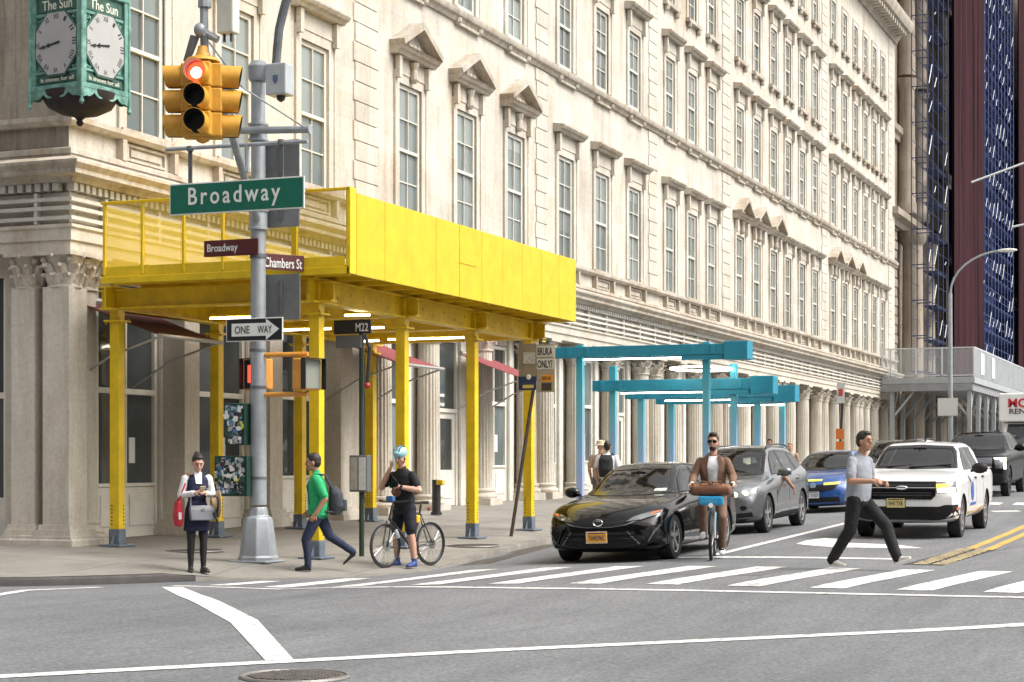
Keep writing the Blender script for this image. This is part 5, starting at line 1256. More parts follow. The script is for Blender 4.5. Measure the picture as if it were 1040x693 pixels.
glasshouse(ca,SED,ws,[(-.55,1.12),(.55,1.12),(.47,1.36),(-.47,1.36)],
  [[(1.72,.985),(2.72,.985),(2.72,1.365),(2.4,1.335),(2.05,1.2)],[(2.80,.99),(3.62,1.01),(3.92,1.09),(3.55,1.29),(3.2,1.355),(2.80,1.37)]])
ca.patch('window_trim',[(1.62,.95),(4.0,1.0),(4.0,1.02),(1.62,.972)],'L',chrome,.008,.12,both=True)
ca.patch('upper_grille',[(-.66,.655),(-.28,.615),(0,.605),(.28,.615),(.66,.655),(.40,.56),(.2,.53),(-.2,.53),(-.40,.56)],'F',pla,.005,.06)
ca.patch('lower_grille',[(-.52,.46),(.52,.46),(.66,.28),(.3,.24),(-.3,.24),(-.66,.28)],'F',pla,.006,.06)
glint=M('painted_glint',(.22,.23,.25),.3,.8)  # silver patches paint highlights along the black grille and intake edges
ca.patch('grille_glint',[(-.66,.648),(-.42,.556),(-.2,.526),(.2,.526),(.42,.556),(.66,.648),(.66,.655),(.40,.568),(.2,.538),(-.2,.538),(-.40,.568),(-.66,.655)],'F',glint,.01,.05)
for sd in(-1,1):
    ca.patch('intake_glint',[(sd*.70,.31),(sd*.715,.31),(sd*.86,.545),(sd*.84,.55)],'F',glint,.026,.04)
    ca.patch('intake_glint',[(sd*.42,.47),(sd*.44,.47),(sd*.60,.285),(sd*.58,.275)],'F',glint,.012,.05)
for z in(.31,.355,.40): ca.patch('grille_bar',[(-.56,z),(.56,z),(.56,z+.018),(-.56,z+.018)],'F',glo,.012,.08)
ca.patch('bumper_strip',[(-.82,.235),(-.4,.2),(.4,.2),(.82,.235),(.82,.262),(.4,.226),(-.4,.226),(-.82,.262)],'F',glo,.02,.07,thick=.02)
hl=ca.patch('headlight',[(-.40,.60),(-.62,.635),(-.83,.70),(-.86,.755),(-.70,.735),(-.5,.675)],'F',lampg,.006,.05); hl2=ca.patch('headlight',[(.40,.60),(.62,.635),(.83,.70),(.86,.755),(.70,.735),(.5,.675)],'F',lampg,.006,.05)
for sd,h_ in((-1,hl),(1,hl2)):
    ca.patch('indicator',[(sd*.70,.69),(sd*.82,.725),(sd*.84,.75),(sd*.74,.735)],'F',amber,.009,.05,parent=h_)
    ca.patch('headlight_brow',[(sd*.38,.59),(sd*.6,.615),(sd*.8,.68),(sd*.8,.692),(sd*.6,.63),(sd*.38,.602)],'F',glo,.012,.05,parent=h_)
    ca.patch('side_intake',[(sd*.60,.47),(sd*.82,.50),(sd*.80,.36),(sd*.70,.32),(sd*.66,.38)],'F',well,.005,.05)
    ca.patch('intake_blade',[(sd*.55,.52),(sd*.84,.545),(sd*.84,.53),(sd*.6,.505),(sd*.70,.30),(sd*.68,.29)],'F',bp_,.018,.05,thick=.015)
em=ca.mesh(MB().tube([(.0+.006*abs(math.sin(a)),.07*math.cos(a),.60+.046*math.sin(a)) for a in [i*.2617 for i in range(24)]],.008,6,closed=True).tube([(.05,.042*math.cos(a),.62+.017*math.sin(a)) for a in [i*.5236 for i in range(12)]],.006,5,closed=True).tube([(.05,.02*math.cos(a),.6+.038*math.sin(a)) for a in [i*.5236 for i in range(12)]],.006,5,closed=True),'emblem',chrome)
ca.plate(.02,.39,plateo,'T684296C')
ca.mirrors(1.78,.9,1.02,bp_)
for x in(1.66,2.76,3.66): ca.patch('door_gap',[(x,.30),(x+.012,.30),(x+.012,.93),(x,.93)],'L',well,.002,.2,both=True)
for x in(2.5,3.45): ca.patch('door_handle',[(x,.845),(x+.2,.85),(x+.2,.875),(x,.87)],'L',bp_,.02,.1,thick=.02,both=True)
ca.patch('hood_crease',[(.25,.55),(1.4,.62),(1.4,.635),(.25,.565)],'T',glo,.004,.15,both=True)
ca.patch('roof_panel',[(2.45,-.46),(3.3,-.46),(3.3,.46),(2.45,.46)],'T',glo,.004,.2)
ca.patch('windscreen_sticker',[(-.40,1.0),(-.58,1.005),(-.57,1.045),(-.40,1.04)],'F',M('sticker_mint',(.5,.62,.52),.5),.012,.1)
ca.mesh(MB().box(2.05,2.1,-.09,.09,1.235,1.275),'mirror_housing',M('inner_mirror',(.5,.55,.55),.4)) if False else None
ca.interior(1.5,.93,2.45,.62,3.3,(1.98,1.27))
# ---- grey suv
gp=paint('grey_car_paint',(.13,.14,.15),.32,.55)
SUV=dict(L=4.65,wr=.36,wheels=(.88,3.69),rim=.68,spokes=5,alloy=alloy,
 top=[(0,.72),(.05,.84),(.2,.95),(.6,1.03),(1.1,1.08),(1.3,1.11),(1.5,1.2),(1.95,1.5),(2.25,1.62),(2.7,1.665),(3.6,1.645),(4.2,1.56),(4.42,1.38),(4.58,1.1),(4.65,.9)],
 belt=[(0,.62),(.2,.84),(.6,.93),(1.3,1.0),(2.4,1.05),(3.6,1.1),(4.3,1.13),(4.65,.85)],
 wid=[(0,.78),(.25,.87),(.6,.92),(1,.93),(2.5,.925),(3.8,.935),(4.4,.9),(4.65,.82)], wtop=[(0,.62),(.5,.72),(1.3,.76),(1.7,.69),(2.3,.61),(3.6,.6),(4.3,.6),(4.65,.6)],
 bot=[(0,.3),(.2,.25),(.6,.22),(4.1,.23),(4.5,.3),(4.65,.4)], nose=[(0,.08),(.3,.02),(.5,0),(.8,.03),(1.0,.12)], tail=[(0,.08),(.7,0),(1.3,.04)],fc=.26)
def suv(name,label,pm,loc,kid=True,spec=SUV,lights=None,plate=None,group=None,ps=1):
    c=Car(name,label,'car',spec,pm,loc,group=group); 
    W_=[(-.7,1.10),(-.35,1.085),(0,1.08),(.35,1.085),(.7,1.10),(.62,1.46),(.54,1.59),(0,1.615),(-.54,1.59),(-.62,1.46)]
    glasshouse(c,spec,W_,[(-.55,1.2),(.55,1.2),(.5,1.52),(-.5,1.52)],[[(1.6,1.09),(2.5,1.10),(2.5,1.56),(2.25,1.545),(1.95,1.4)],[(2.58,1.10),(3.4,1.14),(3.4,1.55),(2.58,1.565)],[(3.47,1.15),(4.05,1.22),(3.85,1.47),(3.47,1.54)]])
    for sd in(-1,1):
        c.patch('grille',[(sd*.03,.80),(sd*.26,.79),(sd*.30,.72),(sd*.27,.64),(sd*.05,.63)],'F',glo,.008,.05)
        h_=c.patch('headlight',[(sd*.34,.69),(sd*.66,.70),(sd*.84,.76),(sd*.85,.86),(sd*.68,.845),(sd*.36,.80)],'F',lampg,.007,.05)
        if lights:
            for u in(.47,.64): c.mesh(MB().sph((.045+.11*(u-.47)/.17,sd*u,.755+.02*(u>.5)),(.02,.065,.05),12,6),'lamp',lights,h_)
        c.patch('fog_lamp',[(sd*(.62+.06*math.cos(a)),.5+.045*math.sin(a)) for a in [i*.524 for i in range(12)]],'F',glo,.01,.05)
        c.patch('lower_intake',[(sd*.42,.40),(sd*.76,.42),(sd*.78,.34),(sd*.44,.31)],'F',pla,.006,.06)
    c.patch('lower_grille',[(-.38,.45),(.38,.45),(.42,.3),(-.42,.3)],'F',pla,.006,.06)
    c.patch('skid_strip',[(-.7,.30),(.7,.30),(.6,.26),(-.6,.26)],'F',pla,.012,.08)
    c.interior(1.45,1.04,2.4,.78,3.2,(1.88,1.45))
    c.mirrors(1.62,.93,1.13,pm,1.1)
    c.patch('sill_cladding',[(1.35,.24),(3.25,.24),(3.25,.36),(1.35,.35)],'L',pla,.008,.15,both=True)
    for x in(1.5,2.54,3.42): c.patch('door_gap',[(x,.38),(x+.012,.38),(x+.012,1.06),(x,1.06)],'L',well,.002,.2,both=True)
    for x in(2.28,3.2): c.patch('door_handle',[(x,.95),(x+.18,.955),(x+.18,.985),(x,.98)],'L',pm,.02,.1,thick=.02,both=True)
    c.patch('waist_crease',[(1.0,.87),(3.9,.96),(3.9,.972),(1.0,.88)],'L',glo,.002,.15,both=True) if False else None
    for y in(-.56,.56): c.mesh(MB().tube([(2.2,y,1.6),(2.4,y,1.665),(3.7,y,1.665),(4.0,y,1.6)],.018,6),'roof_rail',alloyd)
    if plate: c.plate(0,.55,*plate)
    c.mesh(MB().cyl((.03,0,.87),(.055,0,.875),.045,n=16),'emblem',M('badge_blue_white',(.3,.4,.55),.3))
    return c
s1=suv('suv','grey SUV behind the brown-coated cyclist with its driver side window open',gp,place(33.1,9.22),lights=warmon,plate=(platew,'KBH 4127'))
# ---- blue car
blp=paint('blue_car_paint',(.006,.06,.25),.25,.2)
HAT=dict(SED); HAT.update(L=4.4,wheels=(.9,3.5),wr=.32)
HAT['top']=[(0,.62),(.06,.74),(.2,.83),(.6,.93),(1.05,.99),(1.25,1.02),(1.4,1.09),(1.9,1.34),(2.2,1.43),(2.6,1.475),(3.2,1.46),(3.7,1.38),(4.1,1.2),(4.3,1.05),(4.4,.85)]
HAT['belt']=[(0,.52),(.2,.73),(.6,.83),(1.3,.92),(2.4,.97),(3.4,1.01),(4.1,1.05),(4.4,.8)]
HAT['wid']=[(0,.78),(.25,.86),(.6,.9),(2.5,.9),(3.8,.9),(4.2,.87),(4.4,.78)]; HAT['wtop']=[(0,.6),(.5,.68),(1.2,.72),(1.6,.64),(2.2,.57),(3.3,.56),(4.4,.5)]; HAT['bot']=[(0,.25),(.2,.2),(.6,.18),(3.9,.19),(4.2,.25),(4.4,.35)]
cb_=Car('hatchback','bright blue car with yellow stripes over its grille behind the grey SUV','car',HAT,blp,place(42.9,9.45))
glasshouse(cb_,HAT,[(-.66,1.02),(0,1.0),(.66,1.02),(.57,1.32),(.5,1.41),(0,1.43),(-.5,1.41),(-.57,1.32)],None,[[(1.6,1.0),(2.4,1.01),(2.4,1.39),(1.95,1.26)],[(2.48,1.01),(3.4,1.05),(3.3,1.34),(2.48,1.4)]])
cb_.patch('grille',[(-.60,.70),(-.3,.675),(.3,.675),(.60,.70),(.5,.56),(.25,.51),(-.25,.51),(-.5,.56)],'F',glo,.006,.06)
cb_.patch('lower_grille',[(-.6,.38),(.6,.38),(.62,.26),(-.62,.26)],'F',pla,.006,.07)
cb_.interior(1.4,.97,2.3,.68,3.1,(1.85,1.32))
yst=M('yellow_tape',(.72,.68,.12),.5)
for q in([(-.62,.73),(-.25,.715),(-.25,.66),(-.6,.67)],[(.62,.73),(.25,.715),(.25,.66),(.6,.67)],[(-.2,.80),(.15,.80),(.15,.755),(-.2,.755)]): cb_.patch('yellow_stripe',q,'F',yst,.012,.08)
for sd in(-1,1):
    cb_.patch('headlight',[(sd*.62,.68),(sd*.8,.72),(sd*.85,.8),(sd*.72,.78)],'F',lampg,.007,.06)
cb_.patch('side_marker',[(-.78,.55),(-.86,.58),(-.86,.62),(-.78,.6)],'F',ambon,.008,.06)
cb_.mesh(MB().cyl((.03,0,.66),(.055,0,.66),.07,n=18),'emblem',M('badge_blue_white',(.3,.4,.55),.3)); cb_.plate(0,.44,platew,'T 7103'); cb_.mirrors(1.6,.88,1.03,blp)
# ---- white pickup
wpn=paint('white_car_paint',(.72,.73,.74),.3,coat=.8)
PIC=dict(L=5.07,wr=.365,wheels=(.92,4.0),rim=.66,spokes=6,dbl=False,spw=.06,alloy=M('silver_wheel',(.38,.38,.39),.35,.6),sharp=32,
 top=[(0,.85),(.04,.98),(.12,1.06),(.3,1.10),(.8,1.15),(1.25,1.18),(1.42,1.23),(1.85,1.56),(2.05,1.68),(2.4,1.735),(3.15,1.745),(3.45,1.72),(3.56,1.60),(3.64,1.24),(3.7,1.20),(4.9,1.19),(5.07,1.18)],
 belt=[(0,.78),(.15,.96),(.4,1.03),(1.3,1.08),(2.4,1.11),(3.5,1.14),(3.7,1.12),(5.07,1.12)],
 wid=[(0,.84),(.15,.885),(.5,.92),(1,.925),(4.5,.925),(5.07,.9)], wtop=[(0,.74),(.5,.78),(1.3,.80),(1.75,.72),(2.3,.64),(3.4,.64),(3.65,.8),(3.8,.88),(5.07,.87)],
 bot=[(0,.36),(.2,.32),(.6,.29),(4.6,.33),(5.07,.42)], nose=[(0,.10),(.35,.02),(.6,0),(1.0,.0),(1.15,.06)],fc=.13,rc=.05)
PIC['top']=[(x,z if z<1.2 else 1.2+(z-1.2)*.86) for x,z in PIC['top']]
pk=Car('pickup_truck','white pickup truck with black grille and one amber indicator lit','pickup truck',PIC,wpn,place(31.95,5.5,5))
glasshouse(pk,PIC,[(-.74,1.20),(0,1.185),(.74,1.20),(.66,1.5),(.58,1.59),(0,1.615),(-.58,1.59),(-.66,1.5)],None,[[(1.62,1.17),(2.5,1.175),(2.5,1.57),(2.2,1.56),(1.9,1.43)],[(2.6,1.18),(3.4,1.2),(3.38,1.56),(2.6,1.57)]])
pk.interior(1.5,1.13,2.4,.82,3.15,(1.85,1.53))
pk.patch('grille',[(-.57,1.0),(.57,1.0),(.57,.76),(.5,.69),(-.5,.69),(-.57,.76)],'F',glo,.012,.07,thick=.015)
for z in(.76,.80,.93): pk.patch('grille_bar',[(-.5,z),(.5,z),(.5,z+.014),(-.5,z+.014)],'F',M('grille_dark_grey',(.05,.05,.055),.5),.022,.1)
pk.patch('grille_bar',[(-.56,.885),(.56,.885),(.56,.90),(-.56,.90)],'F',alloy,.022,.1)
for sd in(-1,1):
    h_=pk.patch('headlight',[(sd*.57,.99),(sd*.87,1.0),(sd*.89,.82),(sd*.57,.81)],'F',lampg,.012,.06,thick=.015)
    if sd<0:
        pk.patch('indicator_lamp',[(sd*.58,.95),(sd*.78,.955),(sd*.78,.89),(sd*.58,.885)],'F',ambon,.022,.07,parent=h_); pk.patch('lamp',[(sd*.60,.88),(sd*.87,.885),(sd*.87,.825),(sd*.60,.82)],'F',beamw,.022,.07,parent=h_)
    else: pk.patch('lamp',[(sd*.66,.9),(sd*.80,.9),(sd*.80,.83),(sd*.66,.83)],'F',beamw,.022,.07,parent=h_)
pk.patch('lower_bumper',[(-.9,.60),(-.72,.60),(-.62,.57),(.62,.57),(.72,.60),(.9,.60),(.9,.40),(.6,.34),(-.6,.34),(-.9,.40)],'F',pla,.014,.07,thick=.02)
pk.patch('lower_grille',[(-.55,.54),(.2,.54),(.55,.54),(.55,.43),(-.55,.43)],'F',well,.024,.1)
pk.patch('side_marker',[(-.885,.55),(-.915,.55),(-.915,.51),(-.885,.51)],'F',amber,.02,.06)
pk.mesh(MB().sph((.0,0,.892),(.02,.1,.042),18,8),'emblem',chrome,smooth=60); pk.plate(.1,.63,platey,'W47 TXR',ink=M('plate_ink_black',(.03,.03,.03),.5))
pk.mirrors(1.72,.95,1.2,pla,1.15)
pk.mesh(MB().tube([(1.36,.1,1.225),(1.44,-.25,1.24),(1.5,-.62,1.27)],.012,5).tube([(1.36,.65,1.225),(1.44,.35,1.24),(1.5,.05,1.26)],.012,5),'wipers',pla)
for x in(1.5,2.55,3.52): pk.patch('door_gap',[(x,.42),(x+.012,.42),(x+.012,1.12),(x,1.12)],'L',M('panel_gap',(.12,.12,.12),.8),.002,.2,both=True)
for x in(2.3,3.25): pk.patch('door_handle',[(x,1.0),(x+.18,1.0),(x+.18,1.03),(x,1.03)],'L',pla,.02,.1,thick=.02,both=True)
dec=M('blue_decal',(.03,.08,.32),.5)
pk.patch('door_emblem',[(2.0+.17*math.cos(a),.78+.17*math.sin(a)) for a in [i*.35 for i in range(18)]],'L',dec,.006,.1)
pk.patch('door_lettering',[(1.72,.58),(2.4,.58),(2.4,.53),(1.72,.53)],'L',dec,.006,.1); pk.patch('door_stripe',[(1.55,1.06),(1.62,1.06),(1.85,.95),(1.78,.95)],'L',dec,.006,.1)
pk.patch('dirt_streak',[(1.4,.36),(3.4,.38),(3.4,.47),(2.4,.42),(1.4,.44)],'L',M('road_dirt',(.38,.27,.14),.8,noise=(8,.4)),.004,.1)
# ---- big black pickup further back
bk_=paint('black_truck_paint',(.002,.002,.0025),.3,coat=.3)
BIG=dict(PIC); BIG.update(L=5.7,wheels=(1.0,4.65),wr=.42,alloy=alloyd,spokes=6)
S_=lambda l,a,b_:[(x*a,z*b_) for x,z in l]
BIG['top']=S_(PIC['top'],1.12,1.1); BIG['belt']=S_(PIC['belt'],1.12,1.1); BIG['wid']=S_(PIC['wid'],1.12,1.09); BIG['wtop']=S_(PIC['wtop'],1.12,1.08); BIG['bot']=S_(PIC['bot'],1.12,1.15); BIG['nose']=[(0,.1),(.35,.02),(.7,0),(1.15,0),(1.3,.06)]
bg_=Car('pickup_truck','large black pickup truck with bright C-shaped headlight behind the white pickup','pickup truck',BIG,bk_,place(52.4,7.15,5.5))
glasshouse(bg_,BIG,[(-.8,1.32),(0,1.305),(.8,1.32),(.7,1.7),(.62,1.83),(0,1.86),(-.62,1.83),(-.7,1.7)],None,[[(1.82,1.29),(2.8,1.29),(2.8,1.79),(2.46,1.78),(2.13,1.6)],[(2.9,1.3),(3.8,1.32),(3.78,1.78),(2.9,1.8)]])
bg_.interior(1.7,1.25,2.7,.9,3.5,(2.1,1.7))
bg_.patch('grille',[(-.62,1.1),(.62,1.1),(.62,.86),(.5,.74),(-.5,.74),(-.62,.86)],'F',M('dark_chrome',(.2,.2,.22),.25,.9),.012,.08,thick=.015)
for sd in(-1,1): 
    h_=bg_.patch('headlight',[(sd*.66,1.1),(sd*.95,1.1),(sd*.97,.8),(sd*.72,.8)],'F',lampg,.012,.08,thick=.015)
    bg_.patch('lamp',[(sd*.66,1.09),(sd*.96,1.09),(sd*.97,.78),(sd*.92,.78),(sd*.92,1.055),(sd*.68,1.055)],'F',M('cool_headlight_on',(1,1,.9),.3,emit=((1,.98,.75),1.6)),.022,.07,parent=h_)
bg_.patch('lower_bumper',[(-.98,.66),(.98,.66),(.9,.42),(-.9,.42)],'F',pla,.014,.1,thick=.02); bg_.mirrors(1.9,1.03,1.36,bk_,1.3)
# ---- further cars
dk=paint('dark_car_paint',(.006,.006,.007),.25,coat=.5); sv=paint('silver_car_paint',(.35,.36,.38),.3,.4); wv=paint('pale_car_paint',(.6,.61,.62),.3)
suv('suv','dark SUV roof showing between the walking man and white pickup',dk,place(50.6,9.2))
suv('suv','pale SUV with dark roof rails second behind the blue car',wv,place(57.5,10.0))
suv('suv','black SUV seen between the white pickup and large black pickup',dk,place(63.5,7.0))
cs=suv('suv','silver SUV farthest along the street below the grey shed',sv,place(70,9.3))
# ---- box truck
bt=thing('box_truck','white box truck with red lettering at the right edge','truck',(86,9.3,road(88,9.3))); tz=0
bw_=M('white_box_panel',(.7,.71,.71),.45,noise=(1.5,.06))
mb=MB(); mb.box(1.75,7.6,-1.2,1.2,.95,3.55); mb.box(.55,1.75,-1.2,1.2,2.25,3.55); mb.build('cargo_box',bw_,bt,local=True,bevel=.06)
mb=MB(); mb.prism([(-.25,-1.0,.55),(-.25,-1.0,1.15),(-.05,-1.0,1.25),(.35,-1.0,1.35),(.85,-1.0,2.2),(1.7,-1.0,2.22),(1.7,-1.0,.55)],(0,2.0,0)); mb.build('cab',bw_,bt,local=True,bevel=.06)
MB().prism([(.37,-.88,1.42),(.37,.88,1.42),(.80,.8,2.12),(.80,-.8,2.12)],(-.03,0,.02)).build('windscreen',cg_,bt,local=True)
MB().box(-.275,-.24,-.6,.6,.75,1.08).build('grille',glo,bt,local=True); 
for sd in(-1,1): MB().box(-.28,-.2,sd*.82-.14,sd*.82+.14,.78,1.05).build('headlight',lampg,bt,local=True,bevel=.02); MB().box(.3,.42,sd*1.25-.12,sd*1.25+.12,1.35,1.85).build('mirror',pla,bt,local=True,bevel=.02)
MB().box(-.33,-.2,-1.0,1.0,.45,.72).build('bumper',pla,bt,local=True,bevel=.03)
for x in(.55,5.9):
    for sd in(-1,1): w_=MB().lathe((x,0,.42),[(.2,sd*.78),(.42,sd*.78),(.42,sd*1.02),(.25,sd*1.03),(.2,sd*.98)],24,axis='y').build('wheel',rub,bt,local=True,smooth=35); MB().cyl((x,sd*.95,.42),(x,sd*1.0,.42),.2,n=14).build('rim',alloy,w_,local=True)
MB().box(1.7,7.5,-.5,.5,.6,.95).build('chassis',well,bt,local=True)
redl=M('red_lettering',(.5,.015,.03),.5); blul=M('dark_lettering',(.08,.03,.06),.5)
text('lettering','MORE',(.54,.0,3.1),(0,-1,0),(0,0,1),1.55,.42,redl,bt,.01,.03,local=True); text('lettering','RENTAL',(.54,.0,2.72),(0,-1,0),(0,0,1),1.45,.24,blul,bt,.01,.02,local=True)
# ================================================================ people
def M2(n,c,r=.8,**k): return M(n,c,r,**k)
skinA=M('skin_light',(.52,.30,.22),.55,noise=(20,.08)); skinB=M('skin_tan',(.36,.19,.12),.55,noise=(20,.08)); lipm=M('lips',(.35,.13,.11),.5); eyem=M('eye_dark',(.03,.02,.018),.3)
hairD=M('hair_dark',(.014,.010,.008),.55,bump=(60,.6)); hairB=M('hair_brown',(.035,.02,.012),.5,bump=(60,.6))
def cloth(n,c,amt=.18): return M(n,c,.85,noise=(7,amt),bump=(6,.45,.05))
class Fig:
    """a body grown from tapered limbs and merged into one continuous surface"""
    def __init__(s): s.P=[]
    def cap(s,l,p0,r0,p1,r1): s.P.append(('c',l,V(p0),r0,V(p1),r1)); return s
    def chain(s,l,pts):
        for (a,ra),(b_,rb) in zip(pts[:-1],pts[1:]): s.cap(l,a,ra,b_,rb)
        return s
    def ell(s,l,c,r,Mx=None): s.P.append(('e',l,V(c),V(r),Mx or Matrix.Identity(3))); return s
    def loft(s,l,rings): # rings of (centre,left vec half, fwd vec half)
        s.P.append(('l',l,[(V(c),V(a),V(b_)) for c,a,b_ in rings])); return s
    def geo(s):
        mb=MB()
        for p in s.P:
            if p[0]=='c':
                _,l,p0,r0,p1,r1=p; d=p1-p0; L=d.length
                if L<1e-5: continue
                d,a,b_=frame_axes(d); rings=[]
                for k in range(5):
                    t=math.pi/2*(1-k/4); rings.append((p0-d*r0*math.sin(t),max(r0*math.cos(t),.0006)))
                for k in range(5):
                    t=math.pi/2*k/4; rings.append((p1+d*r1*math.sin(t),max(r1*math.cos(t),.0006)))
                mb.loft([[c+r*(math.cos(2*math.pi*t/14)*a+math.sin(2*math.pi*t/14)*b_) for t in range(14)] for c,r in rings])
            elif p[0]=='e': mb.sph(p[2],p[3],18,12,M=p[4])
            else:
                R_=p[2]; n=20
                # densify
                rr=[]
                for (c0,a0,b0),(c1,a1,b1) in zip(R_[:-1],R_[1:]):
                    for k in range(3): t=k/3; rr.append((c0.lerp(c1,t),a0.lerp(a1,t),b0.lerp(b1,t)))
                rr.append(R_[-1])
                rings=[]
                for c,a,b_ in rr:
                    ring=[]
                    for t in range(n):
                        q=2*math.pi*t/n; cc,ss=math.cos(q),math.sin(q); e=.85
                        ring.append(c+a*(abs(cc)**e*(1 if cc>0 else -1))+b_*(abs(ss)**e*(1 if ss>0 else -1)))
                    rings.append(ring)
                mb.loft(rings)
        return mb
    def dist(s,X):
        out=[]
        for p in s.P:
            if p[0]=='c':
                a=np.array(p[2]);b_=np.array(p[4]);ab=b_-a; t=np.clip(((X-a)@ab)/max(ab@ab,1e-9),0,1); out.append(np.linalg.norm(X-(a+t[:,None]*ab),axis=1)-(p[3]+(p[5]-p[3])*t))
            elif p[0]=='e':
                Q=(X-np.array(p[2]))@np.array(p[4]); q=Q/np.array(p[3]); out.append((np.linalg.norm(q,axis=1)-1)*min(p[3]))
            else:
                best=None
                for (c0,a0,b0),(c1,a1,b1) in zip(p[2][:-1],p[2][1:]):
                    c0n,c1n=np.array(c0),np.array(c1); ab=c1n-c0n; t=np.clip(((X-c0n)@ab)/max(ab@ab,1e-9),0,1)
                    la=a0.length+(a1.length-a0.length)*t; lb=b0.length+(b1.length-b0.length)*t
                    D=X-(c0n+t[:,None]*ab); ua=np.array(a0.normalized());ub=np.array(b0.normalized()); ux=np.array((c1-c0).normalized())
                    q=np.sqrt((D@ua/la)**2+(D@ub/lb)**2+(D@ux/.06)**2*((t<=0)|(t>=1))); d=(q-1)*np.minimum(la,lb)
                    best=d if best is None else np.minimum(best,d)
                out.append(best)
        return np.array(out)
    def build(s,name,mats,parent,voxel=.009,smooth=3,rules=None,disp=0):
        mb=s.geo(); ob=mb.build('tmp',[],None); m=ob.modifiers.new('r','REMESH'); m.mode='VOXEL'; m.voxel_size=voxel
        k=ob.modifiers.new('s','SMOOTH'); k.factor=.5; k.iterations=smooth
        me=evalmesh(ob); bpy.data.objects.remove(ob); me.name=name
        labs=[p[1] for p in s.P]; keys=list(mats.keys())
        me.materials.clear()
        for k_ in keys: me.materials.append(mats[k_])
        n=len(me.polygons); X=np.empty(n*3); me.polygons.foreach_get('center',X); X=X.reshape(-1,3)
        D=s.dist(X); w_=D.argmin(0); mi=np.array([keys.index(l) for l in labs])[w_]
        if rules:
            for fn,l in rules: mi[fn(X,mi,keys)]=keys.index(l)
        me.polygons.foreach_set('material_index',mi.astype(int))
        soft=[i for i,k_ in enumerate(keys) if k_ not in('skin','s','h','b','p','shoe','tights')]
        if voxel<.012 and soft:
            nv=len(me.vertices); co=np.empty(nv*3); me.vertices.foreach_get('co',co); co=co.reshape(-1,3); no=np.array([n_.vector[:] for n_ in me.vertex_normals])
            cloth_v=set(v for p in me.polygons if p.material_index in soft for v in p.vertices)
            for v in cloth_v:
                c=V(co[v]); co[v]+=no[v]*(.004*noise.noise(V((c.x*11,c.y*11,c.z*7)))+.003*noise.noise(V((c.x*9+c.z*12,c.y*14,c.z*22))))
            me.vertices.foreach_set('co',co.ravel()); me.polygons.foreach_set('use_smooth',[True]*n); me.update()
        o=bpy.data.objects.new(name,me); link(o); o.parent=parent; return o
def rotz(a): return Matrix.Rotation(a,3,'Z')
def hand(F,l,w_,d,nrm,curl=.5,r=.0088,side=1):
    d,nrm=V(d).normalized(),V(nrm).normalized(); lat=d.cross(nrm).normalized(); nrm=lat.cross(d).normalized(); w_=V(w_)
    pc=w_+d*.05
    F.loft(l,[(w_-d*.0,lat*.026,nrm*.018),(w_+d*.03,lat*.036,nrm*.016),(w_+d*.085,lat*.04,nrm*.014)])
    for i,(o_,L) in enumerate(((-.03,.062),(-.01,.074),(.011,.07),(.031,.055))):
        b0=w_+d*.08+lat*o_; c1=curl*.9; d1=d*math.cos(c1)-nrm*math.sin(c1); b1=b0+d1*L*.55; c2=curl*2.1; d2=d*math.cos(c2)-nrm*math.sin(c2); F.chain(l,[(b0,r),(b1,r*.95),(b1+d2*L*.5,r*.8)])
    t0=w_+d*.025-lat*.03*side; t1=t0-lat*.028*side+d*.03-nrm*.008; t2=t1+d*.03-nrm*.012*(1+curl); F.chain(l,[(t0,r*1.25),(t1,r*1.1),(t2,r*.9)])
def head(F,c,yaw,pitch,skin='skin',sc=1.):
    Rm=(Matrix.Rotation(yaw,3,'Z')@Matrix.Rotation(pitch,3,'Y')); q=lambda x,y,z:V(c)+Rm@V((x*sc,y*sc,z*sc)); r=lambda *a:V([k*sc for k in a])
    F.ell(skin,q(-.008,0,.02),r(.098,.076,.105),Rm); F.ell(skin,q(.02,0,-.055),r(.068,.058,.068),Rm); F.ell(skin,q(.066,0,-.092),r(.022,.026,.02),Rm)
    F.chain(skin,[(q(.088,0,.02),.009*sc),(q(.108,0,-.02),.014*sc)]); 
    for s_ in(-1,1): F.ell(skin,q(-.005,s_*.078,-.01),r(.022,.01,.034),Rm); F.ell(skin,q(.045,s_*.045,-.03),r(.03,.022,.028),Rm)
    F.ell(skin,q(.082,0,.045),r(.012,.05,.012),Rm)
    return q,Rm
def face_parts(p,q,Rm,brow=hairD,sc=1.,mouth=True):
    for s_ in(-1,1):
        MB().sph(q(.084,s_*.031,.008),V((.008,.014,.008))*sc,10,6,M=Rm).build('eye',eyem,p,local=True,smooth=True)
        MB().sph(q(.089,s_*.032,.034),V((.006,.021,.005))*sc,8,5,M=Rm).build('eyebrow',brow,p,local=True,smooth=True)
    if mouth: MB().sph(q(.089,0,-.058),V((.008,.023,.007))*sc,10,5,M=Rm).build('mouth',lipm,p,local=True,smooth=True)
def hairpiece(p,q,Rm,m,style='short',sc=1.):
    F=Fig(); 
    F.ell('h',q(-.022,0,.042),V((.098,.083,.098))*sc,Rm); F.ell('h',q(-.045,0,-.0),V((.07,.08,.085))*sc,Rm)
    F.ell('h',q(.03,0,.105),V((.05,.06,.03))*sc,Rm)
    if style=='bun': F.ell('h',q(-.095,0,.095),V((.045,.045,.04))*sc,Rm)
    if style=='quiff': F.ell('h',q(.045,.01,.118),V((.05,.06,.032))*sc,Rm); F.ell('h',q(-.02,0,.12),V((.07,.065,.03))*sc,Rm)
    if style=='long': F.ell('h',q(-.06,0,-.09),V((.05,.075,.12))*sc,Rm)
    return F.build('hair',{'h':m},p,.008,1)
def person(label,loc,rz): return thing('person',label,'person',loc,rz)
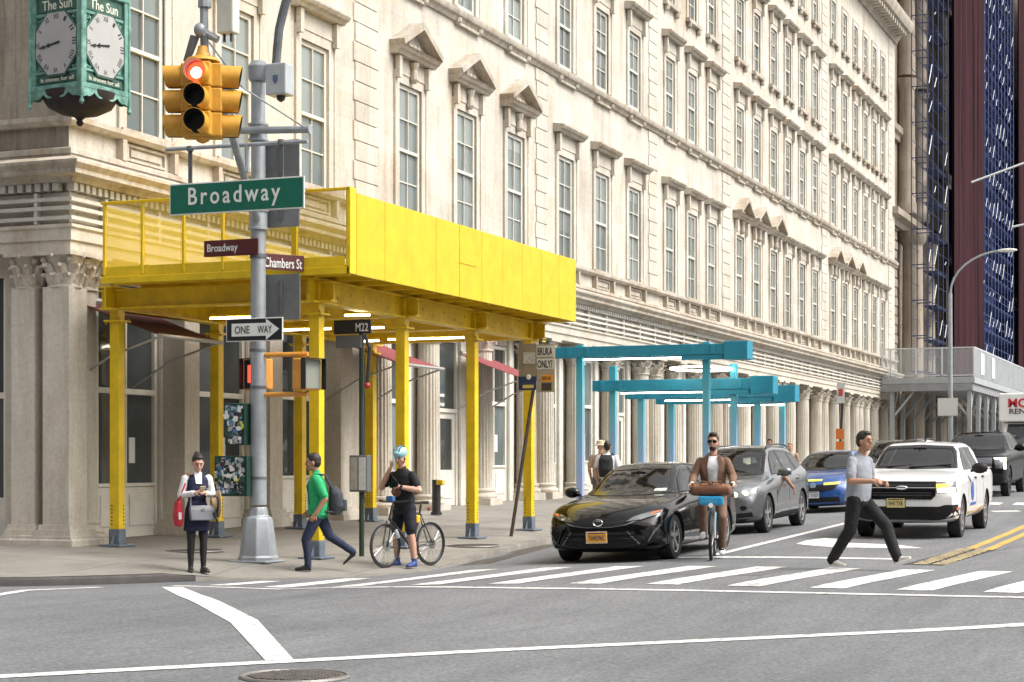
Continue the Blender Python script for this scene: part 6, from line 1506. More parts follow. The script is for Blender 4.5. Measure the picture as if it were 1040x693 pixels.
def leg(F,hip,knee,ankle,toe,lt,lc,ls,rt=.082,rk=.056,rc=.052,ra=.04,shoeL=.2,sock=None):
    hip,knee,ankle=V(hip),V(knee),V(ankle); F.cap(lt,hip,rt,knee,rk); mid=knee.lerp(ankle,.35)
    back=(V((-1,0,0))*.008); F.chain(lc,[(knee,rk),(mid+back,rc),(ankle,ra)])
    t=V(toe).normalized(); b0=ankle-V((0,0,.045))-t*.045; F.loft(ls,[(b0+V((0,0,.0)),t.cross(V((0,0,1)))*.034,V((0,0,.04))),(ankle+V((0,0,-.035))+t*.03,t.cross(V((0,0,1)))*.04,V((0,0,.042))),(ankle+V((0,0,-.05))+t*(shoeL*.6),t.cross(V((0,0,1)))*.047,V((0,0,.028))),(ankle+V((0,0,-.058))+t*shoeL*.95,t.cross(V((0,0,1)))*.03,V((0,0,.02)))])
# --- woman on her phone (local x = forward)
navy=cloth('navy_cloth',(.008,.011,.04)); whitec=cloth('white_cloth',(.66,.66,.68),.08); tights=M('black_tights',(.007,.006,.006),.6); shoeb=M('black_shoe',(.012,.012,.012),.4)
def woman():
    x,y=22.5,13.75; r=person('woman in navy vest and skirt looking down at her phone on the corner',(x,y,walk(x,y)),R(180+44)); F=Fig(); k=.97
    z=lambda h:h*k
    F.loft('navy',[((0,0,z(.80)),V((0,.175,0)),V((.135,0,0))),((0,0,z(.93)),V((0,.165,0)),V((.13,0,0))),((0,0,z(1.06)),V((0,.125,0)),V((.1,0,0))),((.01,0,z(1.22)),V((0,.15,0)),V((.12,0,0))),((0,0,z(1.36)),V((0,.165,0)),V((.1,0,0))),((-.005,0,z(1.43)),V((0,.10,0)),V((.07,0,0)))])
    F.loft('navy',[((0,0,z(.62)),V((0,.19,0)),V((.145,0,0))),((0,0,z(.82)),V((0,.175,0)),V((.135,0,0)))])
    F.chain('white',[((.0,0,z(1.40)),.062),((.012,0,z(1.47)),.056)]); F.cap('skin',(.01,0,z(1.45)),.047,(.03,0,z(1.53)),.045)
    for s_ in(-1,1):
        sh=V((-.0,s_*.165,z(1.375))); el=V((-.02,s_*.225,z(1.13))); wr=V((.235,s_*.075,z(1.17)))
        F.cap('white',sh,.058,el,.052); F.cap('white',el,.05,wr.lerp(el,.12),.04); F.cap('skin',wr.lerp(el,.1),.03,wr,.026)
        hand(F,'skin',wr,(.75,-s_*.5,.28),(0,-s_*.2,-1) if 0 else (.3,s_*.6,.75),.75,side=s_)
        leg(F,(.0,s_*.085,z(.75)),(.015,s_*.088,z(.45)),(0,s_*.09,.085),(1,s_*.25,0),'tights','tights','shoe',.085,.055,.053,.036,.17)
    q,Rm=head(F,(.055,0,z(1.60)),0,R(24))
    b=F.build('body',{'navy':navy,'white':whitec,'skin':skinA,'tights':tights,'shoe':shoeb},r,.0085)
    hairpiece(r,q,Rm,hairD,'bun'); face_parts(r,q,Rm)
    MB().loft([[(.085,.05,z(1.33)),(.09,-.05,z(1.33)),(.03,-.06,z(1.46)),(.03,.06,z(1.46))],[(.13,.04,z(1.30)),(.13,-.04,z(1.30)),(.06,-.055,z(1.47)),(.06,.055,z(1.47))]]).build('shirt_front',whitec,r,local=True)
    return r
wm=woman()
def local_to_world(r,p): return r.matrix_basis@V(p)
def W_(r,p): 
    bpy.context.view_layer.update(); return tuple(r.matrix_world@V(p))
# things she holds
def at(r,p,name,label,cat,group=None):
    o=thing(name,label,cat,W_(r,p),r.rotation_euler.z,group); return o
ph=at(wm,(.335,.0,1.185),'phone','pale phone held in both hands by the woman in navy','phone'); MB().obox((0,0,0),(.06,0,.045),(0,.038,0),(-.003,0,.004)).build('case',M('phone_gold',(.62,.5,.36),.4),ph,local=True,bevel=.006); MB().obox((-.006,0,.008),(.054,0,.0405),(0,.033,0),(-.0005,0,.0007)).build('screen',glo,ph,local=True)
hb=at(wm,(.20,.03,.86),'handbag','grey leather handbag hanging in front of the woman in navy','handbag'); gl_=M('grey_leather',(.2,.21,.23),.4,noise=(6,.15))
MB().loft([[(-.055,-.165,-.11),(.055,-.165,-.11),(.055,.165,-.11),(-.055,.165,-.11)],[(-.05,-.18,.04),(.05,-.18,.04),(.05,.18,.04),(-.05,.18,.04)],[(-.03,-.175,.1),(.03,-.175,.1),(.03,.175,.1),(-.03,.175,.1)]]).build('bag',gl_,hb,local=True,bevel=.015,seg=3)
MB().tube([(-.02,-.16,.1),(-.1,-.14,.3),(-.13,-.0,.38),(-.1,.14,.3),(-.02,.16,.1)],.012,6).build('strap',gl_,hb,local=True,smooth=True); MB().box(.056,.062,-.02,.02,.03,.06).build('clasp',chrome,hb,local=True); MB().tube([(.06,.15,.0),(.07,.19,-.1),(.06,.2,-.16)],.018,6).build('tassel',shoeb,hb,local=True)
rb=at(wm,(-.05,-.26,.86),'tote_bag','red tote bag on the shoulder of the woman in navy','bag'); rdm=cloth('red_canvas',(.5,.02,.04)); 
MB().loft([[(-.12,-.03,-.2),(.12,-.03,-.2),(.12,.04,-.2),(-.12,.04,-.2)],[(-.14,-.05,-.05),(.14,-.05,-.05),(.14,.05,-.05),(-.14,.05,-.05)],[(-.12,-.025,.16),(.12,-.025,.16),(.12,.03,.16),(-.12,.03,.16)]]).build('bag',rdm,rb,local=True,bevel=.02,seg=3)
MB().tube([(.08,.0,.15),(.09,.08,.4),(.07,.13,.53),(-.0,.14,.54),(-.07,.1,.4),(-.08,.01,.15)],.014,6).build('strap',rdm,rb,local=True,smooth=True); MB().box(.141,.146,-.02,.02,-.1,.0).build('pale_print',whitec,rb,local=True)
ht=at(wm,(.18,.26,.98),'straw_hat','tan straw sun hat hanging from the woman in navy','hat'); stw=M('straw',(.48,.36,.22),.8,noise=(25,.25),bump=(60,.5))
MB().lathe((0,0,0),[(.005,-.1),(.07,-.095),(.09,-.06),(.1,0),(.19,.008),(.2,0.0),(.19,-.012),(.1,-.014),(.0,-.01)],28,axis='y').build('hat',stw,ht,local=True,smooth=50); MB().lathe((0,0,0),[(.1,-.005),(.104,-.006),(.1,-.035),(.096,-.034)],28,axis='y').build('band',hairB,ht,local=True)
# --- walking woman / man in green
def walker():
    x,y=23.72,12.47; r=person('person in bright green top and dark jeans striding left with a backpack',(x,y,max(road(x,y),walk(x,y))+.004),R(180-66)); F=Fig()
    gr=cloth('green_cloth',(.015,.33,.12)); jean=cloth('dark_denim',(.015,.022,.055)); sh=shoeb
    F.loft('green',[((0,0,.80),V((0,.19,0)),V((.14,0,0))),((.0,0,.95),V((0,.185,0)),V((.15,0,0))),((.01,0,1.12),V((0,.185,0)),V((.145,0,0))),((.02,0,1.27),V((0,.19,0)),V((.13,0,0))),((.02,0,1.37),V((0,.14,0)),V((.085,0,0))),((.02,0,1.42),V((0,.07,0)),V((.06,0,0)))])
    F.cap('skin',(.02,0,1.38),.055,(.04,0,1.5),.05)
    for s_,el,wr in((1,(-.12,.27,1.05),(.02,.27,.83)),(-1,(-.02,-.26,1.04),(.15,-.24,.86))):
        shd=V((.015,s_*.17,1.33)); el=V(el); wr=V(wr); F.cap('green',shd,.07,el.lerp(shd,.15),.066); F.cap('skin',el.lerp(shd,.2),.045,el,.042); F.cap('skin',el,.042,wr,.03); hand(F,'skin',wr,(wr-el)+V((.02,0,0)),(0,s_,0),.6,side=s_)
    leg(F,(0,.09,.84),(.17,.09,.46),(.14,.09,.09),(1,0,0),'jean','jean','shoe',.098,.07,.062,.05,.2)
    leg(F,(0,-.09,.84),(-.16,-.09,.5),(-.5,-.09,.27),(.75,0,-.62),'jean','jean','shoe',.098,.07,.062,.05,.2)
    q,Rm=head(F,(.075,0,1.57),0,R(4),sc=1.02)
    F.build('body',{'green':gr,'skin':skinB,'jean':jean,'shoe':sh},r,.0095); hairpiece(r,q,Rm,hairD,sc=1.04); face_parts(r,q,Rm); return r
wk=walker()
bpk=at(wk,(-.27,-.03,1.03),'backpack','dark grey backpack on the back of the person in green','backpack'); bkm=cloth('backpack_grey',(.035,.04,.05))
Fb=Fig(); Fb.loft('b',[((.03,0,-.22),V((0,.13,0)),V((.07,0,0))),((0,0,-.1),V((0,.16,0)),V((.12,0,0))),((0.02,0,.1),V((0,.15,0)),V((.1,0,0))),((.06,0,.2),V((0,.1,0)),V((.05,0,0)))]); Fb.loft('p',[((-.1,0,-.16),V((0,.1,0)),V((.05,0,0))),((-.1,0,.0),V((0,.1,0)),V((.045,0,0)))]); Fb.build('pack',{'b':bkm,'p':bkm},bpk,.012)
for s_ in(-1,1): MB().tube([(.07,s_*.1,.17),(.17,s_*.11,.36),(.3,s_*.12,.37),(.42,s_*.12,.2),(.38,s_*.15,-.05),(.2,s_*.16,-.16),(.05,s_*.14,-.18)],.018,6).build('strap',bkm,bpk,local=True,smooth=True)
# --- bicycles (local x forward)
def bicycle(name,label,loc,rz,kind='road'):
    b=thing(name,label,'bicycle',loc,rz); rw=.335 if kind=='road' else .325; wb=1.02 if kind=='road' else 1.12
    fm=M('bike_black',(.012,.012,.013),.35,coat=.5) if kind=='road' else M('share_bike_silver',(.42,.45,.47),.4,.3)
    xf,xr=wb/2,-wb/2; bbx=-.09
    for x,nm in((xf,'front'),(xr,'rear')):
        mb=MB(); mb.tube([(x+(rw-.017)*math.cos(a),0,rw+(rw-.017)*math.sin(a)) for a in [i*2*math.pi/44 for i in range(44)]],.017 if kind=='road' else .024,8,closed=True); t=mb.build('wheel',rub,b,local=True,smooth=True)
        mb=MB(); rr=rw-.045; mb.tube([(x+rr*math.cos(a),0,rw+rr*math.sin(a)) for a in [i*2*math.pi/44 for i in range(44)]],.012,6,closed=True); mb.cyl((x,-.045,rw),(x,.045,rw),.022,n=10); mb.build('rim',alloyd if kind=='road' else alloy,t,local=True,smooth=True)
        mb=MB()
        for i in range(24):
            a=2*math.pi*i/24; mb.cyl((x+.02*math.cos(a+.7),.03*(1 if i%2 else -1),rw+.02*math.sin(a+.7)),(x+rr*math.cos(a),0,rw+rr*math.sin(a)),.0022,n=4)
        mb.build('spokes',alloy,t,local=True)
        if kind=='road': MB().cyl((x,.035,rw),(x,.038,rw),.08,n=20).build('brake_disc',alloy,t,local=True)
    ht_=V((xf-.16,0,.93)); hb_=V((xf-.09,0,.72)); bb=V((bbx,0,.28)); st_=V((bbx-.17,0,.80)); sd_=V((bbx-.2,0,.94))
    mb=MB()
    if kind=='road':
        mb.tube([ht_,hb_],.022,8); mb.tube([ht_+V((.02,0,-.04)),st_+V((.02,0,0))],.018,8); mb.tube([hb_+V((0,0,.02)),bb],.024,8); mb.tube([bb,st_,sd_],.018,8)
        for s_ in(-.05,.05): mb.tube([bb+V((0,s_*.6,0)),(xr,s_,rw)],.011,6); mb.tube([st_+V((0,s_*.3,0)),(xr,s_,rw)],.009,6)
    else:
        mb.tube([ht_,hb_],.03,8); mb.tube([hb_+V((0,0,-.0)),V((.12,0,.42)),bb],.045,10); mb.tube([bb,st_,sd_],.024,8)
        for s_ in(-.06,.06): mb.tube([bb+V((0,s_*.6,0)),(xr,s_,rw)],.018,6)
    mb.build('frame',fm,b,local=True,smooth=40)
    mb=MB()
    for s_ in(-.045,.045): mb.tube([hb_+V((.01,s_,-.01)),hb_+V((.05,s_,-.2)),(xf,s_*1.15,rw)],.012 if kind=='road' else .018,6)
    mb.build('fork',fm,b,local=True,smooth=40)
    mb=MB(); top=ht_+V((-.02,0,.06 if kind=='road' else .14)); mb.tube([ht_,top],.015,8)
    if kind=='road': mb.tube([top+V((-.02,-.29,.01)),top+V((.05,-.18,0)),top+V((.06,0,0)),top+V((.05,.18,0)),top+V((-.02,.29,.01))],.014,8)
    else: mb.tube([top+V((-.16,-.3,.03)),top+V((-.02,-.22,.02)),top+V((.05,0,0)),top+V((-.02,.22,.02)),top+V((-.16,.3,.03))],.016,8)
    mb.build('handlebar',fm if kind=='road' else pla,b,local=True,smooth=40)
    for s_ in(-1,1): 
        a=top+(V((-.04,s_*.31,.01)) if kind=='road' else V((-.2,s_*.31,.03))); c_=top+(V((.03,s_*.2,.005)) if kind=='road' else V((-.08,s_*.26,.025))); MB().cyl(a,c_,.02,n=8).build('grip',pla,b,local=True,smooth=True)
    F=Fig(); F.loft('s',[(sd_+V((-.13,0,.03)),V((0,.065,0)),V((0,0,.025))),(sd_+V((-.02,0,.03)),V((0,.05,0)),V((0,0,.02))),(sd_+V((.14,0,.025)),V((0,.018,0)),V((0,0,.015)))]); F.build('saddle',{'s':pla},b,.008)
    mb=MB(); mb.lathe((bbx,0,.28),[(.02,.05),(.085,.052),(.09,.058),(.02,.06)],24,axis='y')
    for s_,a in((1,R(-60)),(-1,R(120))): p_=bb+V((.17*math.cos(a),s_*.08,.17*math.sin(a))); mb.beam(bb+V((0,s_*.07,0)),p_,.02,.014)
    cr=mb.build('crankset',alloyd,b,local=True,smooth=40)
    for s_,a in((1,R(-60)),(-1,R(120))): p_=bb+V((.17*math.cos(a),s_*.13,.17*math.sin(a))); MB().box(p_.x-.045,p_.x+.045,p_.y-.04,p_.y+.04,p_.z-.012,p_.z+.012).build('pedal',pla,cr,local=True,bevel=.004)
    MB().tube([bb+V((0,.055,.085)),(xr,.05,rw+.04),(xr-.04,.05,rw),(xr,.05,rw-.04),bb+V((0,.055,-.085))],.006,5,closed=True).build('chain',alloyd,b,local=True)
    if kind=='road':
        MB().cyl(hb_+V((-.13,0,-.15)),hb_+V((-.2,0,-.27)),.036,n=12).build('water_bottle',M('bottle_white',(.5,.55,.58),.4),b,local=True,bevel=.005); MB().box(st_.x+.03,st_.x+.12,-.05,.05,.66,.78).build('frame_pouch',M('yellow_pouch',(.65,.4,.01),.6),b,local=True,bevel=.02); MB().box(top.x+.02,top.x+.1,-.07,.07,top.z,top.z+.09).build('bar_bag',M('blue_bar_bag',(.04,.12,.3),.6),b,local=True,bevel=.02)
        MB().sph(sd_+V((-.18,0,-.07)),(.02,.02,.03)).build('rear_light',M('red_lens',(.3,.01,.01),.3),b,local=True)
    else:
        sb=M('share_bike_blue',(.02,.33,.62),.35,coat=.4)
        for x,a0,a1 in((xf,10,150),(xr,20,190)):
            rings=[]
            for i in range(15):
                a=R(a0+(a1-a0)*i/14); c_=V((x+(rw+.03)*math.cos(a),0,rw+(rw+.03)*math.sin(a))); n_=V((math.cos(a),0,math.sin(a))); rings.append([c_+V((0,-.035,0))-n_*.02,c_+n_*.008,c_+V((0,.035,0))-n_*.02,c_-n_*.006])
            MB().loft(rings).build('mudguard',sb if x<0 else pla,b,local=True,smooth=True)
        pts=[(xr+.03,.3),(xr-.2,.45),(xr-.25,.62),(xr,.68),(xr+.22,.6),(xr+.2,.4)]
        for s_ in(-1,1): MB().prism([(x,s_*.055,z) for x,z in pts],(0,s_*.012,0)).build('skirt_guard',sb,b,local=True,bevel=.004)
        mb=MB(); fx=xf-.02; mb.prism([(fx-.1,-.17,.80),(fx+.12,-.17,.80),(fx+.16,-.19,.93),(fx-.1,-.19,.93)],(0,.36,0)); mb.build('front_carrier',sb,b,local=True,bevel=.03)
        MB().cyl((fx+.14,0,.80),(fx+.17,0,.80),.035,n=12).build('front_light',M('bike_light',(.8,.8,.75),.3),b,local=True)
    return b
gz=lambda x,y:max(road(x,y),walk(x,y)) if y>11.2 else road(x,y)
BH=R(163)
bk1=bicycle('bicycle','black road bicycle straddled by the helmeted man at the kerb',(25.32,11.78,gz(25.32,11.78)),BH)
def cyclist1():
    r=person('man in black T-shirt and sky-blue helmet straddling a bicycle',(25.32,11.78,gz(25.32,11.78)),BH); F=Fig(); r['label']='man in black T-shirt, shorts and pale blue helmet standing astride a bicycle'
    tee=cloth('black_tee',(.006,.0065,.008)); sho=cloth('navy_shorts',(.006,.008,.018)); blue_s=M('blue_shoe',(.03,.06,.22),.6)
    ox=.10
    F.loft('tee',[((ox-.02,0,.93),V((0,.175,0)),V((.13,0,0))),((ox,0,1.08),V((0,.17,0)),V((.135,0,0))),((ox+.02,0,1.25),V((0,.195,0)),V((.135,0,0))),((ox+.02,0,1.37),V((0,.195,0)),V((.115,0,0))),((ox+.02,0,1.44),V((0,.14,0)),V((.09,0,0))),((ox+.02,0,1.49),V((0,.075,0)),V((.065,0,0)))])
    F.loft('shorts',[((ox-.02,0,.80),V((0,.18,0)),V((.13,0,0))),((ox-.02,0,.96),V((0,.17,0)),V((.125,0,0)))])
    F.cap('skin',(ox+.02,0,1.44),.06,(ox+.04,0,1.57),.055)
    # right hand to the face, left hand holds a phone at the chest
    for s_,el,wr,hd,hn in((-1,(ox+.10,-.36,1.20),(ox+.16,-.13,1.49),(-.15,.42,.85),(-.8,.4,-.2)),(1,(ox+.02,.33,1.16),(ox+.235,.10,1.22),(.25,-.85,.3),(.9,.3,.1))):
        sh_=V((ox+.015,s_*.185,1.385)); el=V(el); wr=V(wr); F.cap('tee',sh_,.068,sh_.lerp(el,.62),.066); F.cap('skin',sh_.lerp(el,.5),.052,el,.045); F.chain('skin',[(el,.047),(el.lerp(wr,.35),.045),(wr,.029)]); hand(F,'skin',wr,hd,hn,.7,r=.0095,side=s_)
    for s_,kn,an in((1,(.13,.17,.5),(.08,.2,.09)),(-1,(.09,-.17,.5),(.02,-.2,.09))):
        hip=V((ox-.02,s_*.1,.88)); kn=V(kn); F.cap('shorts',hip,.105,hip.lerp(kn,.78),.092); leg(F,hip,kn,an,(1,s_*.15,0),'shorts','skin','shoe',.08,.058,.06,.042,.22); F.cap('skin',hip.lerp(kn,.85),.065,kn,.056)
    q,Rm=head(F,(ox+.07,-.0,1.66),R(8),R(20),sc=1.03)
    F.build('body',{'tee':tee,'shorts':sho,'skin':skinA,'shoe':blue_s},r,.0095,rules=[(lambda X,mi,k:(X[:,2]<.135)&(mi==k.index('skin')),'shoe')]); face_parts(r,q,Rm)
    G=Fig(); G.ell('h',q(-.015,0,.065),V((.125,.1,.095)),Rm); G.ell('h',q(.06,0,.085),V((.06,.07,.04)),Rm); h=G.build('helmet',{'h':M('helmet_blue',(.26,.5,.58),.35,coat=.5)},r,.009,2)
    for d_ in(-.045,0,.045): MB().tube([q(.105-.3*abs(d_),d_,.08),q(.05,d_*1.1,.15),q(-.03,d_*1.1,.165),q(-.1,d_,.13)],.008,6).build('vent',M('helmet_vent',(.06,.09,.1),.6),h,local=True,smooth=True)
    MB().tube([q(0,.08,.02),q(.03,.07,-.06),q(.05,.02,-.11),q(.05,-.02,-.11),q(.03,-.07,-.06),q(0,-.08,.02)],.006,5).build('strap',pla,h,local=True)
    MB().tube([(ox+.12,-.17,1.42),(ox+.17,-.0,1.3),(ox+.15,.16,1.12)],.016,6).build('cross_strap',pla,r,local=True,smooth=True)
    MB().sph((ox+.135,-.03,1.14),(.035,.1,.075),14,8).build('shirt_print',M('shirt_print',(.22,.1,.06),.8,noise=(12,.6)),r,local=True,smooth=True)
    MB().tube([(ox+.205+.0,.13,1.215),(ox+.22,.155,1.2)],.034,10).build('watch',pla,r,local=True)
    return r
cy1=cyclist1()
pn=at(cy1,(.36,.03,1.25),'phone','black phone held at the chest of the helmeted man','phone'); MB().obox((0,0,0),(.02,.02,.0),(-.02,.07,.02),(0,-.01,.04)).build('case',glo,pn,local=True,bevel=.004); MB().obox((-.012,-.01,.0),(.009,.009,0),(-.017,.062,.018),(0,-.009,.035)).build('screen',M('phone_screen',(.02,.02,.025),.1),pn,local=True)
# --- brown-coated cyclist
BH2=math.atan2(-.227,-.975)
bk2=bicycle('bicycle','silver and blue share bicycle ridden by the man in the brown jacket',(26.4,7.32,road(26.4,7.32)+.0),BH2,'share')
def cyclist2():
    r=person('man in brown jacket and sunglasses riding a share bicycle',(26.4,7.32,road(26.4,7.32)),BH2); F=Fig(); r['label']='bearded man in brown suit jacket and sunglasses riding a silver bicycle'
    jk=cloth('brown_tweed',(.17,.095,.06),.25); tr=cloth('brown_trousers',(.15,.09,.06),.2); ws_=cloth('white_shirt',(.66,.67,.7),.06); shw=M('white_trainer',(.6,.6,.6),.5)
    px=-.26
    F.loft('jacket',[((px-.0,0,.92),V((0,.2,0)),V((.15,0,0))),((px+.02,0,1.08),V((0,.185,0)),V((.14,0,0))),((px+.06,0,1.28),V((0,.205,0)),V((.14,0,0))),((px+.075,0,1.40),V((0,.205,0)),V((.125,0,0))),((px+.085,0,1.48),V((0,.15,0)),V((.095,0,0))),((px+.09,0,1.53),V((0,.085,0)),V((.075,0,0)))])
    F.cap('skin',(px+.1,0,1.5),.06,(px+.12,0,1.62),.056)
    for s_ in(-1,1):
        sh_=V((px+.08,s_*.195,1.435)); el=V((px+.16,s_*.29,1.2)); wr=V((px+.43,s_*.30,1.11)); F.cap('jacket',sh_,.066,el,.062); F.cap('jacket',el,.066,wr.lerp(el,.12),.05); F.cap('white',wr.lerp(el,.14),.04,wr.lerp(el,.05),.038); F.cap('skin',wr.lerp(el,.05),.03,wr,.028); hand(F,'skin',wr,(.8,-s_*.15,-.2),(0,0,1),1.05,r=.0095,side=s_)
    hipz=1.0
    leg(F,(px+.02,-.1,.97),(px+.42,-.14,.80),(px+.33,-.14,.40),(1,0,-.15),'trouser','trouser','shoe',.1,.075,.068,.055,.21)   # raised left-hand pedal
    leg(F,(px+.02,.1,.97),(px+.30,.14,.60),(px+.20,.14,.15),(1,0,-.1),'trouser','trouser','shoe',.1,.075,.068,.055,.21)
    q,Rm=head(F,(px+.155,0,1.72),R(-6),R(3),sc=1.03)
    F.build('body',{'jacket':jk,'skin':skinA,'white':ws_,'trouser':tr,'shoe':shw},r,.0095); hairpiece(r,q,Rm,hairB,'quiff',1.03); face_parts(r,q,Rm,hairB)
    G=Fig(); G.ell('b',q(.028,0,-.078),V((.07,.06,.05)),Rm); G.build('beard',{'b':hairB},r,.008)
    g_=MB(); 
    for s_ in(-1,1): g_.obox(q(.1,s_*.036,.012),Rm@V((.006,0,0)),Rm@V((0,.03,0)),Rm@V((0,0,.02)))
    g_.beam(q(.1,-.012,.02),q(.1,.012,.02),.006,.006); g_.tube([q(.1,.066,.02),q(.0,.082,.02)],.004,5); g_.tube([q(.1,-.066,.02),q(.0,-.082,.02)],.004,5); g_.build('sunglasses',glo,r,local=True)
    MB().loft([[(px+.15,-.04,1.05),(px+.17,.04,1.05),(px+.17,.05,1.05),(px+.15,-.05,1.05)],[(px+.195,-.075,1.22),(px+.2,.075,1.22),(px+.18,.08,1.22),(px+.18,-.08,1.22)],[(px+.215,-.085,1.36),(px+.215,.085,1.36),(px+.19,.09,1.36),(px+.19,-.09,1.36)],[(px+.195,-.06,1.5),(px+.195,.06,1.5),(px+.15,.07,1.52),(px+.15,-.07,1.52)]]).build('shirt_front',ws_,r,local=True,smooth=60)
    for s_ in(-1,1): MB().loft([[(px+.2,s_*.07,1.16),(px+.19,s_*.13,1.2),(px+.18,s_*.13,1.2),(px+.19,s_*.07,1.16)],[(px+.225,s_*.085,1.36),(px+.21,s_*.17,1.38),(px+.2,s_*.17,1.38),(px+.215,s_*.085,1.36)],[(px+.2,s_*.06,1.52),(px+.18,s_*.1,1.53),(px+.17,s_*.1,1.53),(px+.19,s_*.06,1.52)]]).build('lapel',jk,r,local=True,smooth=60)
    return r
cy2=cyclist2()
bgb=at(bk2,(.56,0,1.0),'leather_bag','brown leather holdall lying on the front carrier of the share bicycle','bag'); lea=M('brown_leather',(.16,.065,.03),.45,noise=(5,.35),bump=(8,.7,.03))
G=Fig(); G.loft('l',[((-.02,-.3,.0),V((.06,0,0)),V((0,0,.05))),((0,-.26,.02),V((.12,0,0)),V((0,0,.085))),((0,0,.03),V((.13,0,0)),V((0,0,.1))),((0,.26,.02),V((.12,0,0)),V((0,0,.085))),((-.02,.3,.0),V((.06,0,0)),V((0,0,.05)))]); G.build('bag',{'l':lea},bgb,.014)
for s_ in(-.06,.06): MB().tube([(.06,s_-.1,.09),(.1,s_-.07,.15),(.12,s_,.13),(.1,s_+.07,.15),(.06,s_+.1,.09)],.011,6).build('handle',lea,bgb,local=True,smooth=True)
# --- man walking in grey T-shirt
def walkman():
    x,y=24.3,4.75; r=person('man in grey T-shirt and black trousers striding across the crosswalk',(x,y,road(x,y)),R(-112)); F=Fig(); s=1.045
    gt=cloth('grey_tee',(.27,.29,.33)); bt_=cloth('black_trousers',(.006,.006,.007)); shw=M('pale_trainer',(.52,.5,.47),.6)
    v=lambda *a:V([k*s for k in a])
    F.loft('tee',[(v(-.02,0,.87),v(0,.19,0),v(.14,0,0)),(v(-.0,0,1.0),v(0,.18,0),v(.14,0,0)),(v(.015,0,1.18),v(0,.185,0),v(.135,0,0)),(v(.02,0,1.32),v(0,.19,0),v(.115,0,0)),(v(.02,0,1.42),v(0,.14,0),v(.08,0,0)),(v(.03,0,1.47),v(0,.07,0),v(.06,0,0))])
    F.ell('tr',v(-.0,0,.86),v(.125,.175,.1))
    F.cap('skin',v(.03,0,1.41),.06*s,v(.06,0,1.53),.056*s)
    for sd,el,wr in((1,(.0,.28,1.13),(.25,.19,1.10)),(-1,(.05,-.27,1.12),(.32,-.17,1.12))):
        shd=v(.02,sd*.185,1.375); el=v(*el); wr=v(*wr); F.cap('tee',shd,.064,shd.lerp(el,.72),.068); F.cap('skin',shd.lerp(el,.6),.05,el,.046); F.cap('skin',el,.046,wr,.03); hand(F,'skin',wr,(wr-el),(0,sd*.8,.5),.8,r=.0095,side=sd)
    leg(F,v(0,-.1,.88),v(-.06,-.1,.5),v(-.33,-.1,.12),(1,0,-.05),'tr','tr','shoe',.105,.085,.08,.07,.22)
    leg(F,v(0,.1,.88),v(.34,.1,.56),v(.50,.1,.17),(1,0,.3),'tr','tr','shoe',.105,.085,.08,.07,.22)
    q,Rm=head(F,v(.09,0,1.62),R(0),R(4),sc=1.06)
    F.build('body',{'tee':gt,'skin':skinB,'tr':bt_,'shoe':shw},r,.0095); hairpiece(r,q,Rm,hairD,sc=1.06); face_parts(r,q,Rm); return r
walkman()
# --- people further off
def simple(label,x,y,zf,rz,top,leg_,skin,hair,h=1.72,hat=None,arm=None,voxel=.016):
    r=person(label,(x,y,zf(x,y)),rz); F=Fig(); s=h/1.75; v=lambda *a:V([k*s for k in a])
    F.loft('top',[(v(0,0,.88),v(0,.18,0),v(.13,0,0)),(v(0,0,1.1),v(0,.175,0),v(.13,0,0)),(v(.01,0,1.36),v(0,.205,0),v(.12,0,0)),(v(.01,0,1.46),v(0,.09,0),v(.07,0,0))]); F.cap('skin',v(.02,0,1.42),.055,v(.03,0,1.55),.052)
    for sd in(-1,1):
        shd=v(.01,sd*.2,1.38); el=v(-.03,sd*.26,1.12); wr=v(.08,sd*.24,.88); F.cap('top',shd,.068,shd.lerp(el,.7),.062); F.cap('skin',shd.lerp(el,.6),.045,el,.042); F.cap('skin',el,.042,wr,.03); hand(F,'skin',wr,(.1,0,-1),(0,sd,0),.4,r=.012,side=sd)
        leg(F,v(0,sd*.1,.88),v(.05*sd,sd*.1,.5),v(-.12*sd-.02,sd*.1,.09),(1,0,0),'leg','leg','shoe',.1,.075,.07,.055,.21)
    q,Rm=head(F,v(.04,0,1.63),0,0); F.build('body',{'top':top,'skin':skin,'leg':leg_,'shoe':shoeb},r,voxel,2)
    if hat: MB().lathe(q(-.01,0,.0),[(.11,.03),(.17,.035),(.17,.045),(.105,.06),(.09,.14),(.02,.16)],16).build('hat',hat,r,local=True,smooth=40)
    else: hairpiece(r,q,Rm,hair,'short')
    face_parts(r,q,Rm); return r
tanc=cloth('tan_cloth',(.4,.27,.2)); greyt=cloth('grey_trousers',(.12,.12,.13))
pa=simple('person in white shirt with a black backpack seen from behind past the sedan',39.3,13.35,walk,R(10),whitec,greyt,skinA,hairD,1.74)
simple('person in pale hat and tan top beside the black backpack wearer',39.9,13.72,walk,R(5),tanc,greyt,skinA,hairB,1.72,hat=M('straw_pale',(.5,.42,.32),.8))
bp2=at(pa,(-.21,0,1.2),'backpack','black backpack worn over a white shirt beyond the sedan','backpack'); Fb=Fig(); Fb.loft('b',[((.03,0,-.26),V((0,.15,0)),V((.08,0,0))),((0,0,-.1),V((0,.17,0)),V((.12,0,0))),((0.02,0,.14),V((0,.16,0)),V((.1,0,0))),((.06,0,.24),V((0,.12,0)),V((.05,0,0)))]); Fb.build('pack',{'b':cloth('backpack_black',(.012,.013,.017))},bp2,.014)
for s_ in(-1,1): MB().tube([(.07,s_*.1,.2),(.2,s_*.12,.27),(.33,s_*.13,.15),(.33,s_*.14,-.05),(.15,s_*.16,-.2)],.02,6).build('strap',pla,bp2,local=True,smooth=True)
